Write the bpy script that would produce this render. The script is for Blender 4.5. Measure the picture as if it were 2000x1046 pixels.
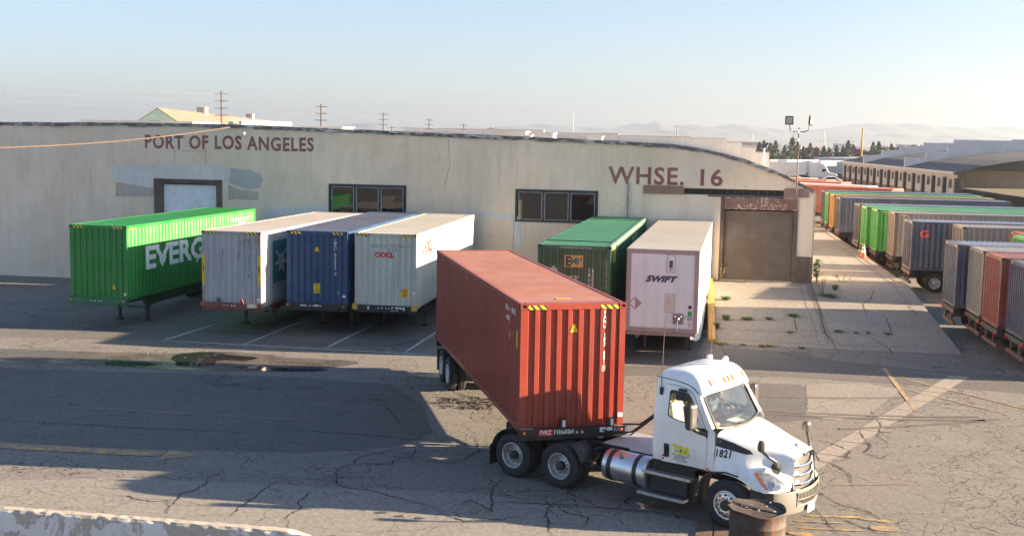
import bpy, bmesh, math, random
from mathutils import Vector, Matrix, Euler
from mathutils.bvhtree import BVHTree
from mathutils.geometry import tessellate_polygon
R = math.radians
sc = bpy.context.scene
for o in list(bpy.data.objects):
    bpy.data.objects.remove(o)
col = sc.collection
random.seed(7)

# ------------------------------------------------------------------ camera, sky, sun, exposure
CAM_H = 7.7
cd = bpy.data.cameras.new('camera')
cam = bpy.data.objects.new('camera', cd)
col.objects.link(cam)
cd.sensor_width = 36.0
cd.lens = 2239.6 / 2000 * 36
cd.clip_start = 0.5
cd.clip_end = 30000
cam.matrix_world = Matrix.Translation((0, 0, CAM_H)) @ Matrix.Rotation(R(90 - 6.426), 4, 'X') @ Matrix.Rotation(R(1.042), 4, 'Z')
cd.dof.use_dof = False
sc.camera = cam

SUN_EL = 14.0
SUN_AZ = -4.0            # degrees from +X towards +Y
world = bpy.data.worlds.new('World')
sc.world = world
world.use_nodes = True
wn = world.node_tree
bg = wn.nodes['Background']
sky = wn.nodes.new('ShaderNodeTexSky')
sky.sky_type = 'NISHITA'
sky.sun_disc = False
sky.sun_elevation = R(SUN_EL)
sky.sun_rotation = R(90 - SUN_AZ)
sky.altitude = 20
sky.air_density = 1.0
sky.dust_density = 0.4
sky.ozone_density = 2.2
tint = wn.nodes.new('ShaderNodeMix')
tint.data_type = 'RGBA'
tint.blend_type = 'MULTIPLY'
tint.inputs[0].default_value = 1.0
tint.inputs[7].default_value = (0.91, 0.985, 1.15, 1.0)
soft = wn.nodes.new('ShaderNodeGamma')
soft.inputs[1].default_value = 0.72
wn.links.new(sky.outputs[0], soft.inputs[0])
wn.links.new(soft.outputs[0], tint.inputs[6])
wn.links.new(tint.outputs[2], bg.inputs[0])
bg.inputs[1].default_value = 0.05

sd = bpy.data.lights.new('sun', 'SUN')
sun = bpy.data.objects.new('sun', sd)
col.objects.link(sun)
sd.energy = 5.0
sd.angle = R(0.5)
sd.color = (1.0, 0.77, 0.51)
sv = Vector((math.cos(R(SUN_AZ)) * math.cos(R(SUN_EL)), math.sin(R(SUN_AZ)) * math.cos(R(SUN_EL)), math.sin(R(SUN_EL))))
sun.rotation_euler = sv.to_track_quat('Z', 'Y').to_euler()
sun.location = (60, -10, 40)

sc.view_settings.view_transform = 'Standard'
sc.view_settings.look = 'None'
sc.view_settings.gamma = 1.0
sc.view_settings.exposure = 2.7
sc.cycles.use_denoising = True
sc.cycles.max_bounces = 8
sc.cycles.transparent_max_bounces = 12
sc.cycles.volume_bounces = 1
sc.cycles.caustics_reflective = False
sc.cycles.caustics_refractive = False
sc.cycles.sample_clamp_indirect = 6

# ------------------------------------------------------------------ frames and helpers
YAW = R(9)
WA = Vector((math.cos(YAW), -math.sin(YAW), 0))     # along the warehouse front, to the right
NB = Vector((math.sin(YAW), math.cos(YAW), 0))      # away from the road, along the dock

def Y(a, b, z=0.0):
    return WA * a + NB * b + Vector((0, 0, z))

def MW(x, y, z, yaw):
    return Matrix.Translation((x, y, z)) @ Matrix.Rotation(-yaw, 4, 'Z')

MY = Matrix.Rotation(-YAW, 4, 'Z')                  # yard frame: local x = a, y = b


def tag(o, label=None, cat=None, group=None, kind=None):
    if label: o['label'] = label
    if cat: o['category'] = cat
    if group: o['group'] = group
    if kind: o['kind'] = kind
    return o


def thing(name, label, cat, mw=None, group=None):
    o = bpy.data.objects.new(name, None)
    o.empty_display_size = 0.3
    col.objects.link(o)
    if mw is not None:
        o.matrix_world = mw
    return tag(o, label, cat, group)


class MB:
    def __init__(self):
        self.v = []
        self.f = []

    def quad(self, *p):
        n = len(self.v)
        self.v += [tuple(q) for q in p]
        self.f.append(tuple(range(n, n + len(p))))
        return self

    def add(self, vs, fs):
        n = len(self.v)
        self.v += [tuple(q) for q in vs]
        self.f += [tuple(i + n for i in f) for f in fs]
        return self

    def box(self, x0, x1, y0, y1, z0, z1, m=None):
        vs = [(x0, y0, z0), (x1, y0, z0), (x1, y1, z0), (x0, y1, z0), (x0, y0, z1), (x1, y0, z1), (x1, y1, z1), (x0, y1, z1)]
        if m is not None:
            vs = [tuple(m @ Vector(v)) for v in vs]
        return self.add(vs, [(0, 3, 2, 1), (4, 5, 6, 7), (0, 1, 5, 4), (1, 2, 6, 5), (2, 3, 7, 6), (3, 0, 4, 7)])

    def bar(self, p, q, w, h=None):
        p, q = Vector(p), Vector(q)
        h = h or w
        d = (q - p)
        L = d.length
        if L < 1e-6: return self
        m = Matrix.Translation(p) @ d.to_track_quat('Y', 'Z').to_matrix().to_4x4()
        return self.box(-w / 2, w / 2, 0, L, -h / 2, h / 2, m)

    def tube(self, pts, r, n=8, cap=True):
        pts = [Vector(p) for p in pts]
        rs = r if isinstance(r, (list, tuple)) else [r] * len(pts)
        vs, fs = [], []
        up = Vector((0, 0, 1))
        u = None
        for i, p in enumerate(pts):
            if i == 0: d = pts[1] - p
            elif i == len(pts) - 1: d = p - pts[i - 1]
            else: d = (pts[i + 1] - p).normalized() + (p - pts[i - 1]).normalized()
            d.normalize()
            if u is None:
                u = d.cross(up)
                if u.length < 1e-3: u = d.cross(Vector((1, 0, 0)))
            else:
                u = u - d * u.dot(d)
            u.normalize()
            w = d.cross(u)
            for k in range(n):
                t = 2 * math.pi * k / n
                vs.append(p + (u * math.cos(t) + w * math.sin(t)) * rs[i])
        for i in range(len(pts) - 1):
            for k in range(n):
                a, b = i * n + k, i * n + (k + 1) % n
                fs.append((a, b, b + n, a + n))
        if cap:
            fs.append(tuple(range(n - 1, -1, -1)))
            fs.append(tuple(range((len(pts) - 1) * n, len(pts) * n)))
        return self.add(vs, fs)

    def lathe(self, prof, n=24, m=None, closed=False):
        """prof: (r, h); axis = local z"""
        vs, fs = [], []
        for r, h in prof:
            for k in range(n):
                t = 2 * math.pi * k / n
                vs.append(Vector((r * math.cos(t), r * math.sin(t), h)))
        L = len(prof)
        for i in range(L - (0 if closed else 1)):
            j = (i + 1) % L
            for k in range(n):
                k2 = (k + 1) % n
                fs.append((i * n + k, i * n + k2, j * n + k2, j * n + k))
        if m is not None:
            vs = [m @ v for v in vs]
        return self.add(vs, fs)

    def disc(self, r, h, n=24, m=None):
        vs = [Vector((r * math.cos(2 * math.pi * k / n), r * math.sin(2 * math.pi * k / n), h)) for k in range(n)]
        if m is not None: vs = [m @ v for v in vs]
        return self.add(vs, [tuple(range(n))])

    def prism(self, poly, d0, d1, m=None):
        """poly in local x,z ; extruded along y from d0 to d1"""
        n = len(poly)
        vs = [Vector((x, d0, z)) for x, z in poly] + [Vector((x, d1, z)) for x, z in poly]
        fs = [tuple(range(n)), tuple(range(2 * n - 1, n - 1, -1))]
        for i in range(n):
            j = (i + 1) % n
            fs.append((j, i, i + n, j + n))
        if m is not None: vs = [m @ v for v in vs]
        return self.add(vs, fs)

    def mesh(self, name, smooth=False):
        me = bpy.data.meshes.new(name)
        me.from_pydata(self.v, [], self.f)
        bm = bmesh.new()
        bm.from_mesh(me)
        bmesh.ops.remove_doubles(bm, verts=bm.verts, dist=1e-5)
        bmesh.ops.recalc_face_normals(bm, faces=bm.faces)
        bm.to_mesh(me)
        bm.free()
        if smooth:
            me.shade_smooth()
        return me


def put(name, me, mt, parent=None, mw=None, bevel=0, smooth=False, subsurf=0, solid=0, angle=40):
    o = bpy.data.objects.new(name, me)
    col.objects.link(o)
    if len(me.materials) == 0:
        me.materials.append(mt)
    if me.materials[0] != mt:
        o.material_slots[0].link = 'OBJECT'
        o.material_slots[0].material = mt
    if parent is not None:
        o.parent = parent
    if mw is not None:
        if parent is None: o.matrix_world = mw
        else: o.matrix_local = mw
    if smooth and not me.polygons[0].use_smooth:
        me.shade_smooth()
    if solid:
        md = o.modifiers.new('s', 'SOLIDIFY'); md.thickness = abs(solid); md.offset = -1 if solid > 0 else 1
    if bevel:
        md = o.modifiers.new('b', 'BEVEL'); md.width = bevel; md.segments = 2; md.limit_method = 'ANGLE'; md.angle_limit = R(angle)
        md.harden_normals = False
    if subsurf:
        md = o.modifiers.new('ss', 'SUBSURF'); md.levels = subsurf; md.render_levels = subsurf
    return o


def part(name, mb, mt, parent=None, **k):
    return put(name, mb.mesh(name), mt, parent, **k)


def struct(o):
    o['kind'] = 'structure'
    return o


# ------------------------------------------------------------------ materials
def newmat(name):
    m = bpy.data.materials.new(name)
    m.use_nodes = True
    nt = m.node_tree
    return m, nt, nt.nodes['Principled BSDF'], nt.nodes['Material Output']


def N(nt, t, **k):
    n = nt.nodes.new(t)
    for a, b in k.items():
        if a.startswith('i_'):
            key = a[2:]
            n.inputs[int(key) if key.isdigit() else key.replace('_', ' ')].default_value = b
        else:
            setattr(n, a, b)
    return n


def noise(nt, src, scale, detail=4, rough=0.55, sx=(1, 1, 1), dist=0.0):
    mp = N(nt, 'ShaderNodeMapping')
    mp.inputs['Scale'].default_value = sx
    nt.links.new(src, mp.inputs[0])
    n = N(nt, 'ShaderNodeTexNoise')
    n.inputs['Scale'].default_value = scale
    n.inputs['Detail'].default_value = detail
    n.inputs['Roughness'].default_value = rough
    n.inputs['Distortion'].default_value = dist
    nt.links.new(mp.outputs[0], n.inputs['Vector'])
    return n.outputs[0]


def ramp(nt, src, lo, hi, c0=0.0, c1=1.0):
    m = N(nt, 'ShaderNodeMapRange')
    m.inputs[1].default_value = lo
    m.inputs[2].default_value = hi
    m.inputs[3].default_value = c0
    m.inputs[4].default_value = c1
    nt.links.new(src, m.inputs[0])
    return m.outputs[0]


def math_(nt, op, a, b=None):
    m = N(nt, 'ShaderNodeMath', operation=op)
    for i, x in enumerate((a, b)):
        if x is None: continue
        if isinstance(x, (int, float)): m.inputs[i].default_value = x
        else: nt.links.new(x, m.inputs[i])
    return m.outputs[0]


def mix(nt, fac, a, b, mode='MIX'):
    m = N(nt, 'ShaderNodeMix', data_type='RGBA', blend_type=mode)
    for s, x in ((0, fac), (6, a), (7, b)):
        if isinstance(x, (int, float)): m.inputs[s].default_value = x
        elif isinstance(x, tuple): m.inputs[s].default_value = (x[0], x[1], x[2], 1)
        else: nt.links.new(x, m.inputs[s])
    return m.outputs[2]


def coords(nt, kind='Object'):
    tc = N(nt, 'ShaderNodeTexCoord')
    return tc.outputs[kind]


def bump(nt, bs, h, strength=0.2, dist=0.01):
    b = N(nt, 'ShaderNodeBump')
    b.inputs['Strength'].default_value = strength
    b.inputs['Distance'].default_value = dist
    nt.links.new(h, b.inputs['Height'])
    nt.links.new(b.outputs[0], bs.inputs['Normal'])


_mc = {}
def plain(name, c, rough=0.6, metal=0.0, var=0.12, scale=3.0, coat=0.0, spec=0.5, bmp=0.0):
    """a colour with gentle mottling"""
    if name in _mc: return _mc[name]
    m, nt, bs, out = newmat(name)
    co = coords(nt)
    n1 = noise(nt, co, scale, 5)
    f = ramp(nt, n1, 0.3, 0.7)
    d = tuple(x * (1 - var) for x in c); e = tuple(min(1, x * (1 + var)) for x in c)
    nt.links.new(mix(nt, f, d, e), bs.inputs['Base Color'])
    bs.inputs['Roughness'].default_value = rough
    bs.inputs['Metallic'].default_value = metal
    bs.inputs['Specular IOR Level'].default_value = spec
    bs.inputs['Coat Weight'].default_value = coat
    if bmp: bump(nt, bs, noise(nt, co, scale * 12, 3), bmp, 0.01)
    _mc[name] = m
    return m


def paint(name, c, rough=0.45, dirt=0.25, rust=0.0, fade=0.15, rustc=(0.22, 0.09, 0.035)):
    """painted steel: streaks of dirt running down, fading, rust blotches"""
    if name in _mc: return _mc[name]
    m, nt, bs, out = newmat(name)
    co = coords(nt)
    a = noise(nt, co, 1.1, 5)
    f = ramp(nt, a, 0.35, 0.7)
    g = tuple(min(1, x * (1 - fade) + 0.42 * fade * 0.8) for x in c)
    base = mix(nt, f, c, g)
    st = noise(nt, co, 3.0, 4, 0.6, (1.4, 1.4, 0.12))
    st2 = noise(nt, co, 14.0, 3, 0.6, (1, 1, 0.08))
    s = ramp(nt, math_(nt, 'ADD', math_(nt, 'MULTIPLY', st, 0.6), math_(nt, 'MULTIPLY', st2, 0.4)), 0.5, 0.68, 0, dirt)
    base = mix(nt, s, base, tuple(x * 0.35 + 0.03 for x in c))
    sc1 = noise(nt, co, 7.0, 9, 0.8, (1, 1, 1), 0.8)
    base = mix(nt, ramp(nt, sc1, 0.66, 0.72, 0, 0.45), base, tuple(min(1, x * 0.6 + 0.16) for x in c))
    base = mix(nt, ramp(nt, noise(nt, co, 0.45, 3), 0.42, 0.62, 0, 0.28), base, tuple(x * 0.62 for x in c))
    if rust:
        r1 = noise(nt, co, 2.2, 8, 0.65, (1, 1, 0.5), 0.4)
        r2 = noise(nt, co, 1.0, 5, 0.7, (6, 6, 0.25))
        rr = math_(nt, 'ADD', math_(nt, 'MULTIPLY', r1, 0.6), math_(nt, 'MULTIPLY', r2, 0.4))
        k = ramp(nt, rr, 0.66 - 0.14 * rust, 0.72 - 0.1 * rust, 0, 0.85)
        base = mix(nt, k, base, rustc)
        nt.links.new(ramp(nt, k, 0, 1, rough, 0.85), bs.inputs['Roughness'])
    else:
        nt.links.new(ramp(nt, st, 0.3, 0.7, rough * 0.85, min(1, rough * 1.25)), bs.inputs['Roughness'])
    nt.links.new(base, bs.inputs['Base Color'])
    bump(nt, bs, noise(nt, co, 2.2, 4), 0.45, 0.02)
    _mc[name] = m
    return m


def glass(name, tint=(0.8, 0.88, 0.9), refl=0.12, rough=0.02):
    if name in _mc: return _mc[name]
    m, nt, bs, out = newmat(name)
    nt.nodes.remove(bs)
    tr = N(nt, 'ShaderNodeBsdfTransparent'); tr.inputs[0].default_value = (*tint, 1)
    gl = N(nt, 'ShaderNodeBsdfGlossy'); gl.inputs['Roughness'].default_value = rough
    fr = N(nt, 'ShaderNodeFresnel'); fr.inputs[0].default_value = 1.5
    mx = N(nt, 'ShaderNodeMixShader')
    nt.links.new(ramp(nt, fr.outputs[0], 0, 1, refl, 1.0), mx.inputs[0])
    nt.links.new(tr.outputs[0], mx.inputs[1]); nt.links.new(gl.outputs[0], mx.inputs[2])
    nt.links.new(mx.outputs[0], out.inputs[0])
    _mc[name] = m
    return m


def stripes(name, c0, c1, scale, ang=45, axis=0, duty=0.5, rough=0.5):
    if name in _mc: return _mc[name]
    m, nt, bs, out = newmat(name)
    co = coords(nt)
    sx = N(nt, 'ShaderNodeSeparateXYZ'); nt.links.new(co, sx.inputs[0])
    v = math_(nt, 'ADD', sx.outputs[axis], math_(nt, 'MULTIPLY', sx.outputs[2], math.tan(R(ang))))
    fr = math_(nt, 'FRACT', math_(nt, 'MULTIPLY', v, scale))
    k = math_(nt, 'GREATER_THAN', fr, duty)
    nt.links.new(mix(nt, k, c0, c1), bs.inputs['Base Color'])
    bs.inputs['Roughness'].default_value = rough
    _mc[name] = m
    return m


# ------------------------------------------------------------------ lettering and flat marks
def text_bm(s, size, bold=0.0, align='CENTER', spacing=1.0, line=1.0, shear=0.0, sx=1.0):
    cu = bpy.data.curves.new('t', 'FONT')
    cu.body = s
    cu.size = size
    cu.offset = bold * size
    cu.align_x = align
    cu.align_y = 'CENTER'
    cu.space_character = spacing
    cu.space_line = line
    cu.shear = shear
    cu.resolution_u = 3
    o = bpy.data.objects.new('t', cu)
    col.objects.link(o)
    dg = bpy.context.evaluated_depsgraph_get()
    me = bpy.data.meshes.new_from_object(o.evaluated_get(dg))
    bpy.data.objects.remove(o)
    bpy.data.curves.remove(cu)
    bm = bmesh.new()
    bm.from_mesh(me)
    bpy.data.meshes.remove(me)
    for v in bm.verts: v.co.x *= sx
    return bm


def poly_bm(loops):
    """flat polygon(s) in xy, first loop outer, others holes"""
    tris = tessellate_polygon([[Vector((x, y, 0)) for x, y in l] for l in loops])
    bm = bmesh.new()
    vs = [bm.verts.new((x, y, 0)) for l in loops for x, y in l]
    for t in tris:
        try: bm.faces.new([vs[i] for i in t])
        except ValueError: pass
    return bm


def fit_bm(bm, x0, x1, y0, y1):
    xs = [v.co.x for v in bm.verts]; ys = [v.co.y for v in bm.verts]
    a, b, c, d = min(xs), max(xs), min(ys), max(ys)
    for v in bm.verts:
        v.co.x = x0 + (v.co.x - a) / (b - a) * (x1 - x0)
        v.co.y = y0 + (v.co.y - c) / (d - c) * (y1 - y0)
    return bm


def drape(bm, breaks, fn, axis='x'):
    """cut a flat mark at the given lines, then map every vertex to 3D with fn(x, y)"""
    no = (1, 0, 0) if axis == 'x' else (0, 1, 0)
    if breaks:
        lo = min(v.co.x if axis == 'x' else v.co.y for v in bm.verts)
        hi = max(v.co.x if axis == 'x' else v.co.y for v in bm.verts)
        for t in breaks:
            if lo < t < hi:
                p = (t, 0, 0) if axis == 'x' else (0, t, 0)
                bmesh.ops.bisect_plane(bm, geom=bm.verts[:] + bm.edges[:] + bm.faces[:], plane_co=p, plane_no=no)
    if fn is not None:
        for v in bm.verts:
            v.co = fn(v.co.x, v.co.y)
    return bm


def bm_obj(name, bm, mt, parent=None, mw=None, **k):
    me = bpy.data.meshes.new(name)
    bm.to_mesh(me)
    bm.free()
    return put(name, me, mt, parent, mw=mw, **k)


def project(bm, bvh, M, off=0.003):
    """M: 4x4 whose xy plane holds the mark; cast along its -z onto the surface"""
    d = (M.to_3x3() @ Vector((0, 0, -1))).normalized()
    lost = []
    for v in bm.verts:
        p = M @ v.co
        hit, nn, i, dist = bvh.ray_cast(p, d)
        if hit is not None and dist < 2.2:
            v.co = hit - d * off
        else:
            lost.append(v)
    if lost:
        bmesh.ops.delete(bm, geom=lost, context='VERTS')
    return bm


def subdiv_long(bm, L):
    for _ in range(6):
        es = [e for e in bm.edges if e.calc_length() > L]
        if not es: break
        bmesh.ops.subdivide_edges(bm, edges=es, cuts=1)
    bmesh.ops.triangulate(bm, faces=bm.faces)
    return bm
# ------------------------------------------------------------------ shared materials
WHITE_INK = plain('white_ink', (0.75, 0.76, 0.76), 0.6, var=0.05)
BLACK_INK = plain('black_ink', (0.03, 0.03, 0.035), 0.6, var=0.05)
YELLOW_DECAL = plain('yellow_decal', (0.80, 0.52, 0.03), 0.5, var=0.05)
ORANGE_DECAL = plain('orange_decal', (0.85, 0.42, 0.01), 0.5, var=0.05)
HAZARD = stripes('hazard', (0.03, 0.03, 0.03), (0.85, 0.6, 0.04), 6.5, 45, 0)
RUBBER = plain('rubber', (0.022, 0.022, 0.024), 0.75, var=0.25, scale=6, bmp=0.1)
BLACK_STEEL = plain('black_steel', (0.025, 0.026, 0.03), 0.5, var=0.3, scale=4)
DARK_STEEL = plain('dark_steel', (0.05, 0.05, 0.055), 0.6, var=0.3, scale=4)
RIM = plain('rim_white', (0.5, 0.51, 0.53), 0.45, var=0.15, scale=6)
ALU = plain('aluminium', (0.62, 0.63, 0.65), 0.32, 0.9, var=0.12, scale=5)
CHROME = plain('chrome', (0.8, 0.8, 0.82), 0.12, 1.0, var=0.03)
AMBER = plain('amber_lens', (0.9, 0.22, 0.02), 0.25, var=0.05)
REDLENS = plain('red_lens', (0.55, 0.03, 0.02), 0.3, var=0.05)
DARKHOLE = plain('dark_hole', (0.012, 0.012, 0.014), 0.9, var=0.1)

# ------------------------------------------------------------------ ground
def asphalt(name, c1, c2, crack=1.0, stain=0.35, cscale=0.9, speck=0.25, wet=False):
    m, nt, bs, out = newmat(name)
    co = coords(nt)
    big = noise(nt, co, 0.12, 6, 0.6)
    mid = noise(nt, co, 0.9, 7, 0.65)
    fine = noise(nt, co, 26, 4, 0.8)
    grit = noise(nt, co, 75, 3, 0.75)
    med = noise(nt, co, 8.5, 5, 0.85)
    base = mix(nt, ramp(nt, big, 0.35, 0.65), c1, c2)
    base = mix(nt, ramp(nt, mid, 0.3, 0.72, 0, 0.5), base, tuple(x * 0.72 for x in c1))
    base = mix(nt, ramp(nt, fine, 0.42, 0.66, 0, speck * 1.5), base, tuple(min(1, x * 1.9) for x in c2))
    base = mix(nt, ramp(nt, grit, 0.47, 0.66, 0, speck * 1.9), base, tuple(x * 0.4 for x in c1))
    base = mix(nt, ramp(nt, med, 0.44, 0.62, 0, 0.45), base, tuple(x * 0.55 for x in c1))
    base = mix(nt, ramp(nt, med, 0.56, 0.40, 0, 0.25), base, tuple(min(1, x * 1.5) for x in c2))
    # long tyre and oil streaks
    stk = noise(nt, co, 0.35, 6, 0.7, (0.5, 4.5, 1))
    base = mix(nt, ramp(nt, stk, 0.56, 0.76, 0, stain), base, tuple(x * 0.45 for x in c1))
    blot = noise(nt, co, 0.55, 5, 0.55, (1, 1, 1), 0.6)
    base = mix(nt, ramp(nt, blot, 0.66, 0.74, 0, stain * 1.3), base, tuple(x * 0.38 for x in c1))
    h = grit
    if crack:
        # warped voronoi edges, in patches
        wv = N(nt, 'ShaderNodeTexNoise'); wv.inputs['Scale'].default_value = 1.3; wv.inputs['Detail'].default_value = 6
        nt.links.new(co, wv.inputs['Vector'])
        va = N(nt, 'ShaderNodeVectorMath', operation='SCALE'); va.inputs[3].default_value = 0.9
        nt.links.new(wv.outputs[1], va.inputs[0])
        vb = N(nt, 'ShaderNodeVectorMath', operation='ADD')
        nt.links.new(co, vb.inputs[0]); nt.links.new(va.outputs[0], vb.inputs[1])
        tot = None
        for s, w, lo, hi, mk in ((cscale, 0.012, 0.46, 0.54, 0.10), (cscale * 2.4, 0.011, 0.52, 0.57, 0.16), (cscale * 5.0, 0.008, 0.55, 0.60, 0.2), (cscale * 0.42, 0.012, 0.0, 0.1, 0.3)):
            vo = N(nt, 'ShaderNodeTexVoronoi', feature='DISTANCE_TO_EDGE'); vo.inputs['Scale'].default_value = s
            nt.links.new(vb.outputs[0], vo.inputs['Vector'])
            ln = ramp(nt, vo.outputs['Distance'], w * 0.25 * s, w * s, 1, 0)
            mask = ramp(nt, noise(nt, co, mk, 5, 0.6), lo, hi)
            k = math_(nt, 'MULTIPLY', ln, mask)
            tot = k if tot is None else math_(nt, 'MAXIMUM', tot, k)
        tot = math_(nt, 'MULTIPLY', tot, crack)
        base = mix(nt, tot, base, (0.012, 0.012, 0.014))
        h = math_(nt, 'SUBTRACT', math_(nt, 'MULTIPLY', grit, 0.35), tot)
    nt.links.new(base, bs.inputs['Base Color'])
    bs.inputs['Roughness'].default_value = 0.88
    bs.inputs['Specular IOR Level'].default_value = 0.3
    if wet:
        w = ramp(nt, noise(nt, co, 0.8, 5, 0.6), 0.42, 0.55)
        nt.links.new(ramp(nt, w, 0, 1, 0.7, 0.16), bs.inputs['Roughness'])
    bump(nt, bs, h, 0.6, 0.012)
    return m


ASPH = asphalt('old_asphalt', (0.150, 0.141, 0.130), (0.20, 0.188, 0.173), 0.9, 0.3)
ASPH_DARK = asphalt('newer_asphalt', (0.100, 0.098, 0.096), (0.128, 0.125, 0.121), 0.6, 0.3, 0.6, 0.18)
ASPH_PALE = asphalt('pale_asphalt', (0.20, 0.185, 0.165), (0.245, 0.225, 0.205), 0.4, 0.15, 0.5)
CONC = asphalt('apron_concrete', (0.235, 0.215, 0.19), (0.30, 0.275, 0.245), 0.2, 0.3, 0.22, 0.12)
CONC2 = asphalt('gutter_concrete', (0.25, 0.225, 0.195), (0.30, 0.272, 0.24), 0.25, 0.3, 0.3, 0.1)


def grid_sheet(x0, x1, y0, y1, step, z=0.0):
    mb = MB()
    nx, ny = max(1, int((x1 - x0) / step)), max(1, int((y1 - y0) / step))
    vs = [(x0 + (x1 - x0) * i / nx, y0 + (y1 - y0) * j / ny, z) for j in range(ny + 1) for i in range(nx + 1)]
    fs = [(j * (nx + 1) + i, j * (nx + 1) + i + 1, (j + 1) * (nx + 1) + i + 1, (j + 1) * (nx + 1) + i) for j in range(ny) for i in range(nx)]
    return mb.add(vs, fs)


struct(part('ground', grid_sheet(-9000, 9000, -400, 13000, 1500), ASPH))


def sheet(name, pts, mt, z=0.004, rough_edge=0.0, seed=1):
    rnd = random.Random(seed)
    out = []
    n = len(pts)
    for i in range(n):
        p, q = Vector(pts[i]), Vector(pts[(i + 1) % n])
        L = (q - p).length
        k = max(1, int(L / 0.25)) if rough_edge else 1
        for j in range(k):
            r = p.lerp(q, j / k)
            if rough_edge:
                r = r + Vector((rnd.uniform(-1, 1), rnd.uniform(-1, 1))) * rough_edge
            out.append((r.x, r.y))
    bm = poly_bm([out])
    for v in bm.verts: v.co.z = z
    return struct(bm_obj(name, bm, mt))


def smooth_loop(pts, n=4):
    out = []
    L = len(pts)
    for i in range(L):
        p0, p1, p2, p3 = [Vector(pts[(i + k - 1) % L]) for k in range(4)]
        for j in range(n):
            t = j / n
            out.append(tuple(0.5 * ((2 * p1) + (p2 - p0) * t + (2 * p0 - 5 * p1 + 4 * p2 - p3) * t * t + (3 * p1 - p0 - 3 * p2 + p3) * t ** 3)))
    return out


# the newer strip of asphalt across the yard, patches and gutter
sheet('asphalt_patch', [(-24, 37.2), (-12.92, 36.41), (-7.16, 36.12), (-3.7, 35.2), (-2.5, 32.5), (-2.0, 29.4), (-2.63, 28.19), (-3.71, 27.64), (-5.04, 27.32), (-7.42, 27.3), (-9.77, 27.42), (-16, 27.9), (-24, 28.6)], ASPH_DARK, 0.004, 0.025)
sheet('asphalt_strip', [(7.9, 42.64), (11.11, 42.08), (10.91, 41.15), (11.79, 40.46), (13.98, 39.3), (19.5, 37.6), (19.0, 34.8), (13.0, 36.6), (9.3, 37.5), (3.0, 37.2), (3.0, 38.9), (7.64, 38.95)], ASPH_DARK, 0.004, 0.03, 2)
sheet('asphalt_strip', [(9.4, 36.3), (9.25, 34), (9.0, 31.9), (7.0, 31.0), (6.6, 34.0), (7.2, 36.6)], ASPH_DARK, 0.0042, 0.03, 3)
sheet('asphalt_patch', [(9.5, 36.23), (10.02, 36.5), (11.69, 36.57), (12.46, 35.87), (11.25, 33.85), (10.28, 32.2), (9.2, 31.6), (8.47, 32.04), (9.0, 34)], ASPH_PALE, 0.008, 0.04, 4)
sheet('asphalt_patch', [(-24, 22.6), (-8.5, 25.0), (-4.2, 24.6), (-0.6, 24.3), (1.0, 23.5), (3.1, 23.1), (4.4, 22.4), (6.5, 20.5), (6.5, 17.5), (-24, 17.5)], asphalt('sandy_asphalt', (0.195, 0.183, 0.168), (0.24, 0.226, 0.208), 0.5, 0.2, 0.5), 0.004, 0.03, 5)
sheet('bay_patch', [(-24, 46), (-15.5, 44.6), (-12, 44.6), (-8.7, 44.4), (-5.3, 43.6), (-1, 42.8), (3, 42.2), (3, 41.2), (-24, 42.6)], asphalt('bay_asphalt', (0.115, 0.112, 0.108), (0.15, 0.145, 0.14), 0.7, 0.3, 0.8), 0.004, 0.03, 6)
# drainage gutter in concrete
sheet('concrete_gutter', [(14.9, 38.25), (6.9, 26.9), (6.62, 25.6), (15.5, 38.05)], CONC2, 0.008)
gj = MB()
gd = Vector((12.51 - 7.61, 34.85 - 27.91)).normalized(); gn = Vector((gd.y, -gd.x))
for k in range(7):
    p = Vector((7.61, 27.91)) + gd * (k * 1.55 + .2); q = p + gn * .84 + gd * .18
    gj.bar((p.x, p.y, 0.010), (q.x, q.y, 0.010), 0.018, 0.004)
struct(part('gutter_joints', gj, DARKHOLE))

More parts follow.
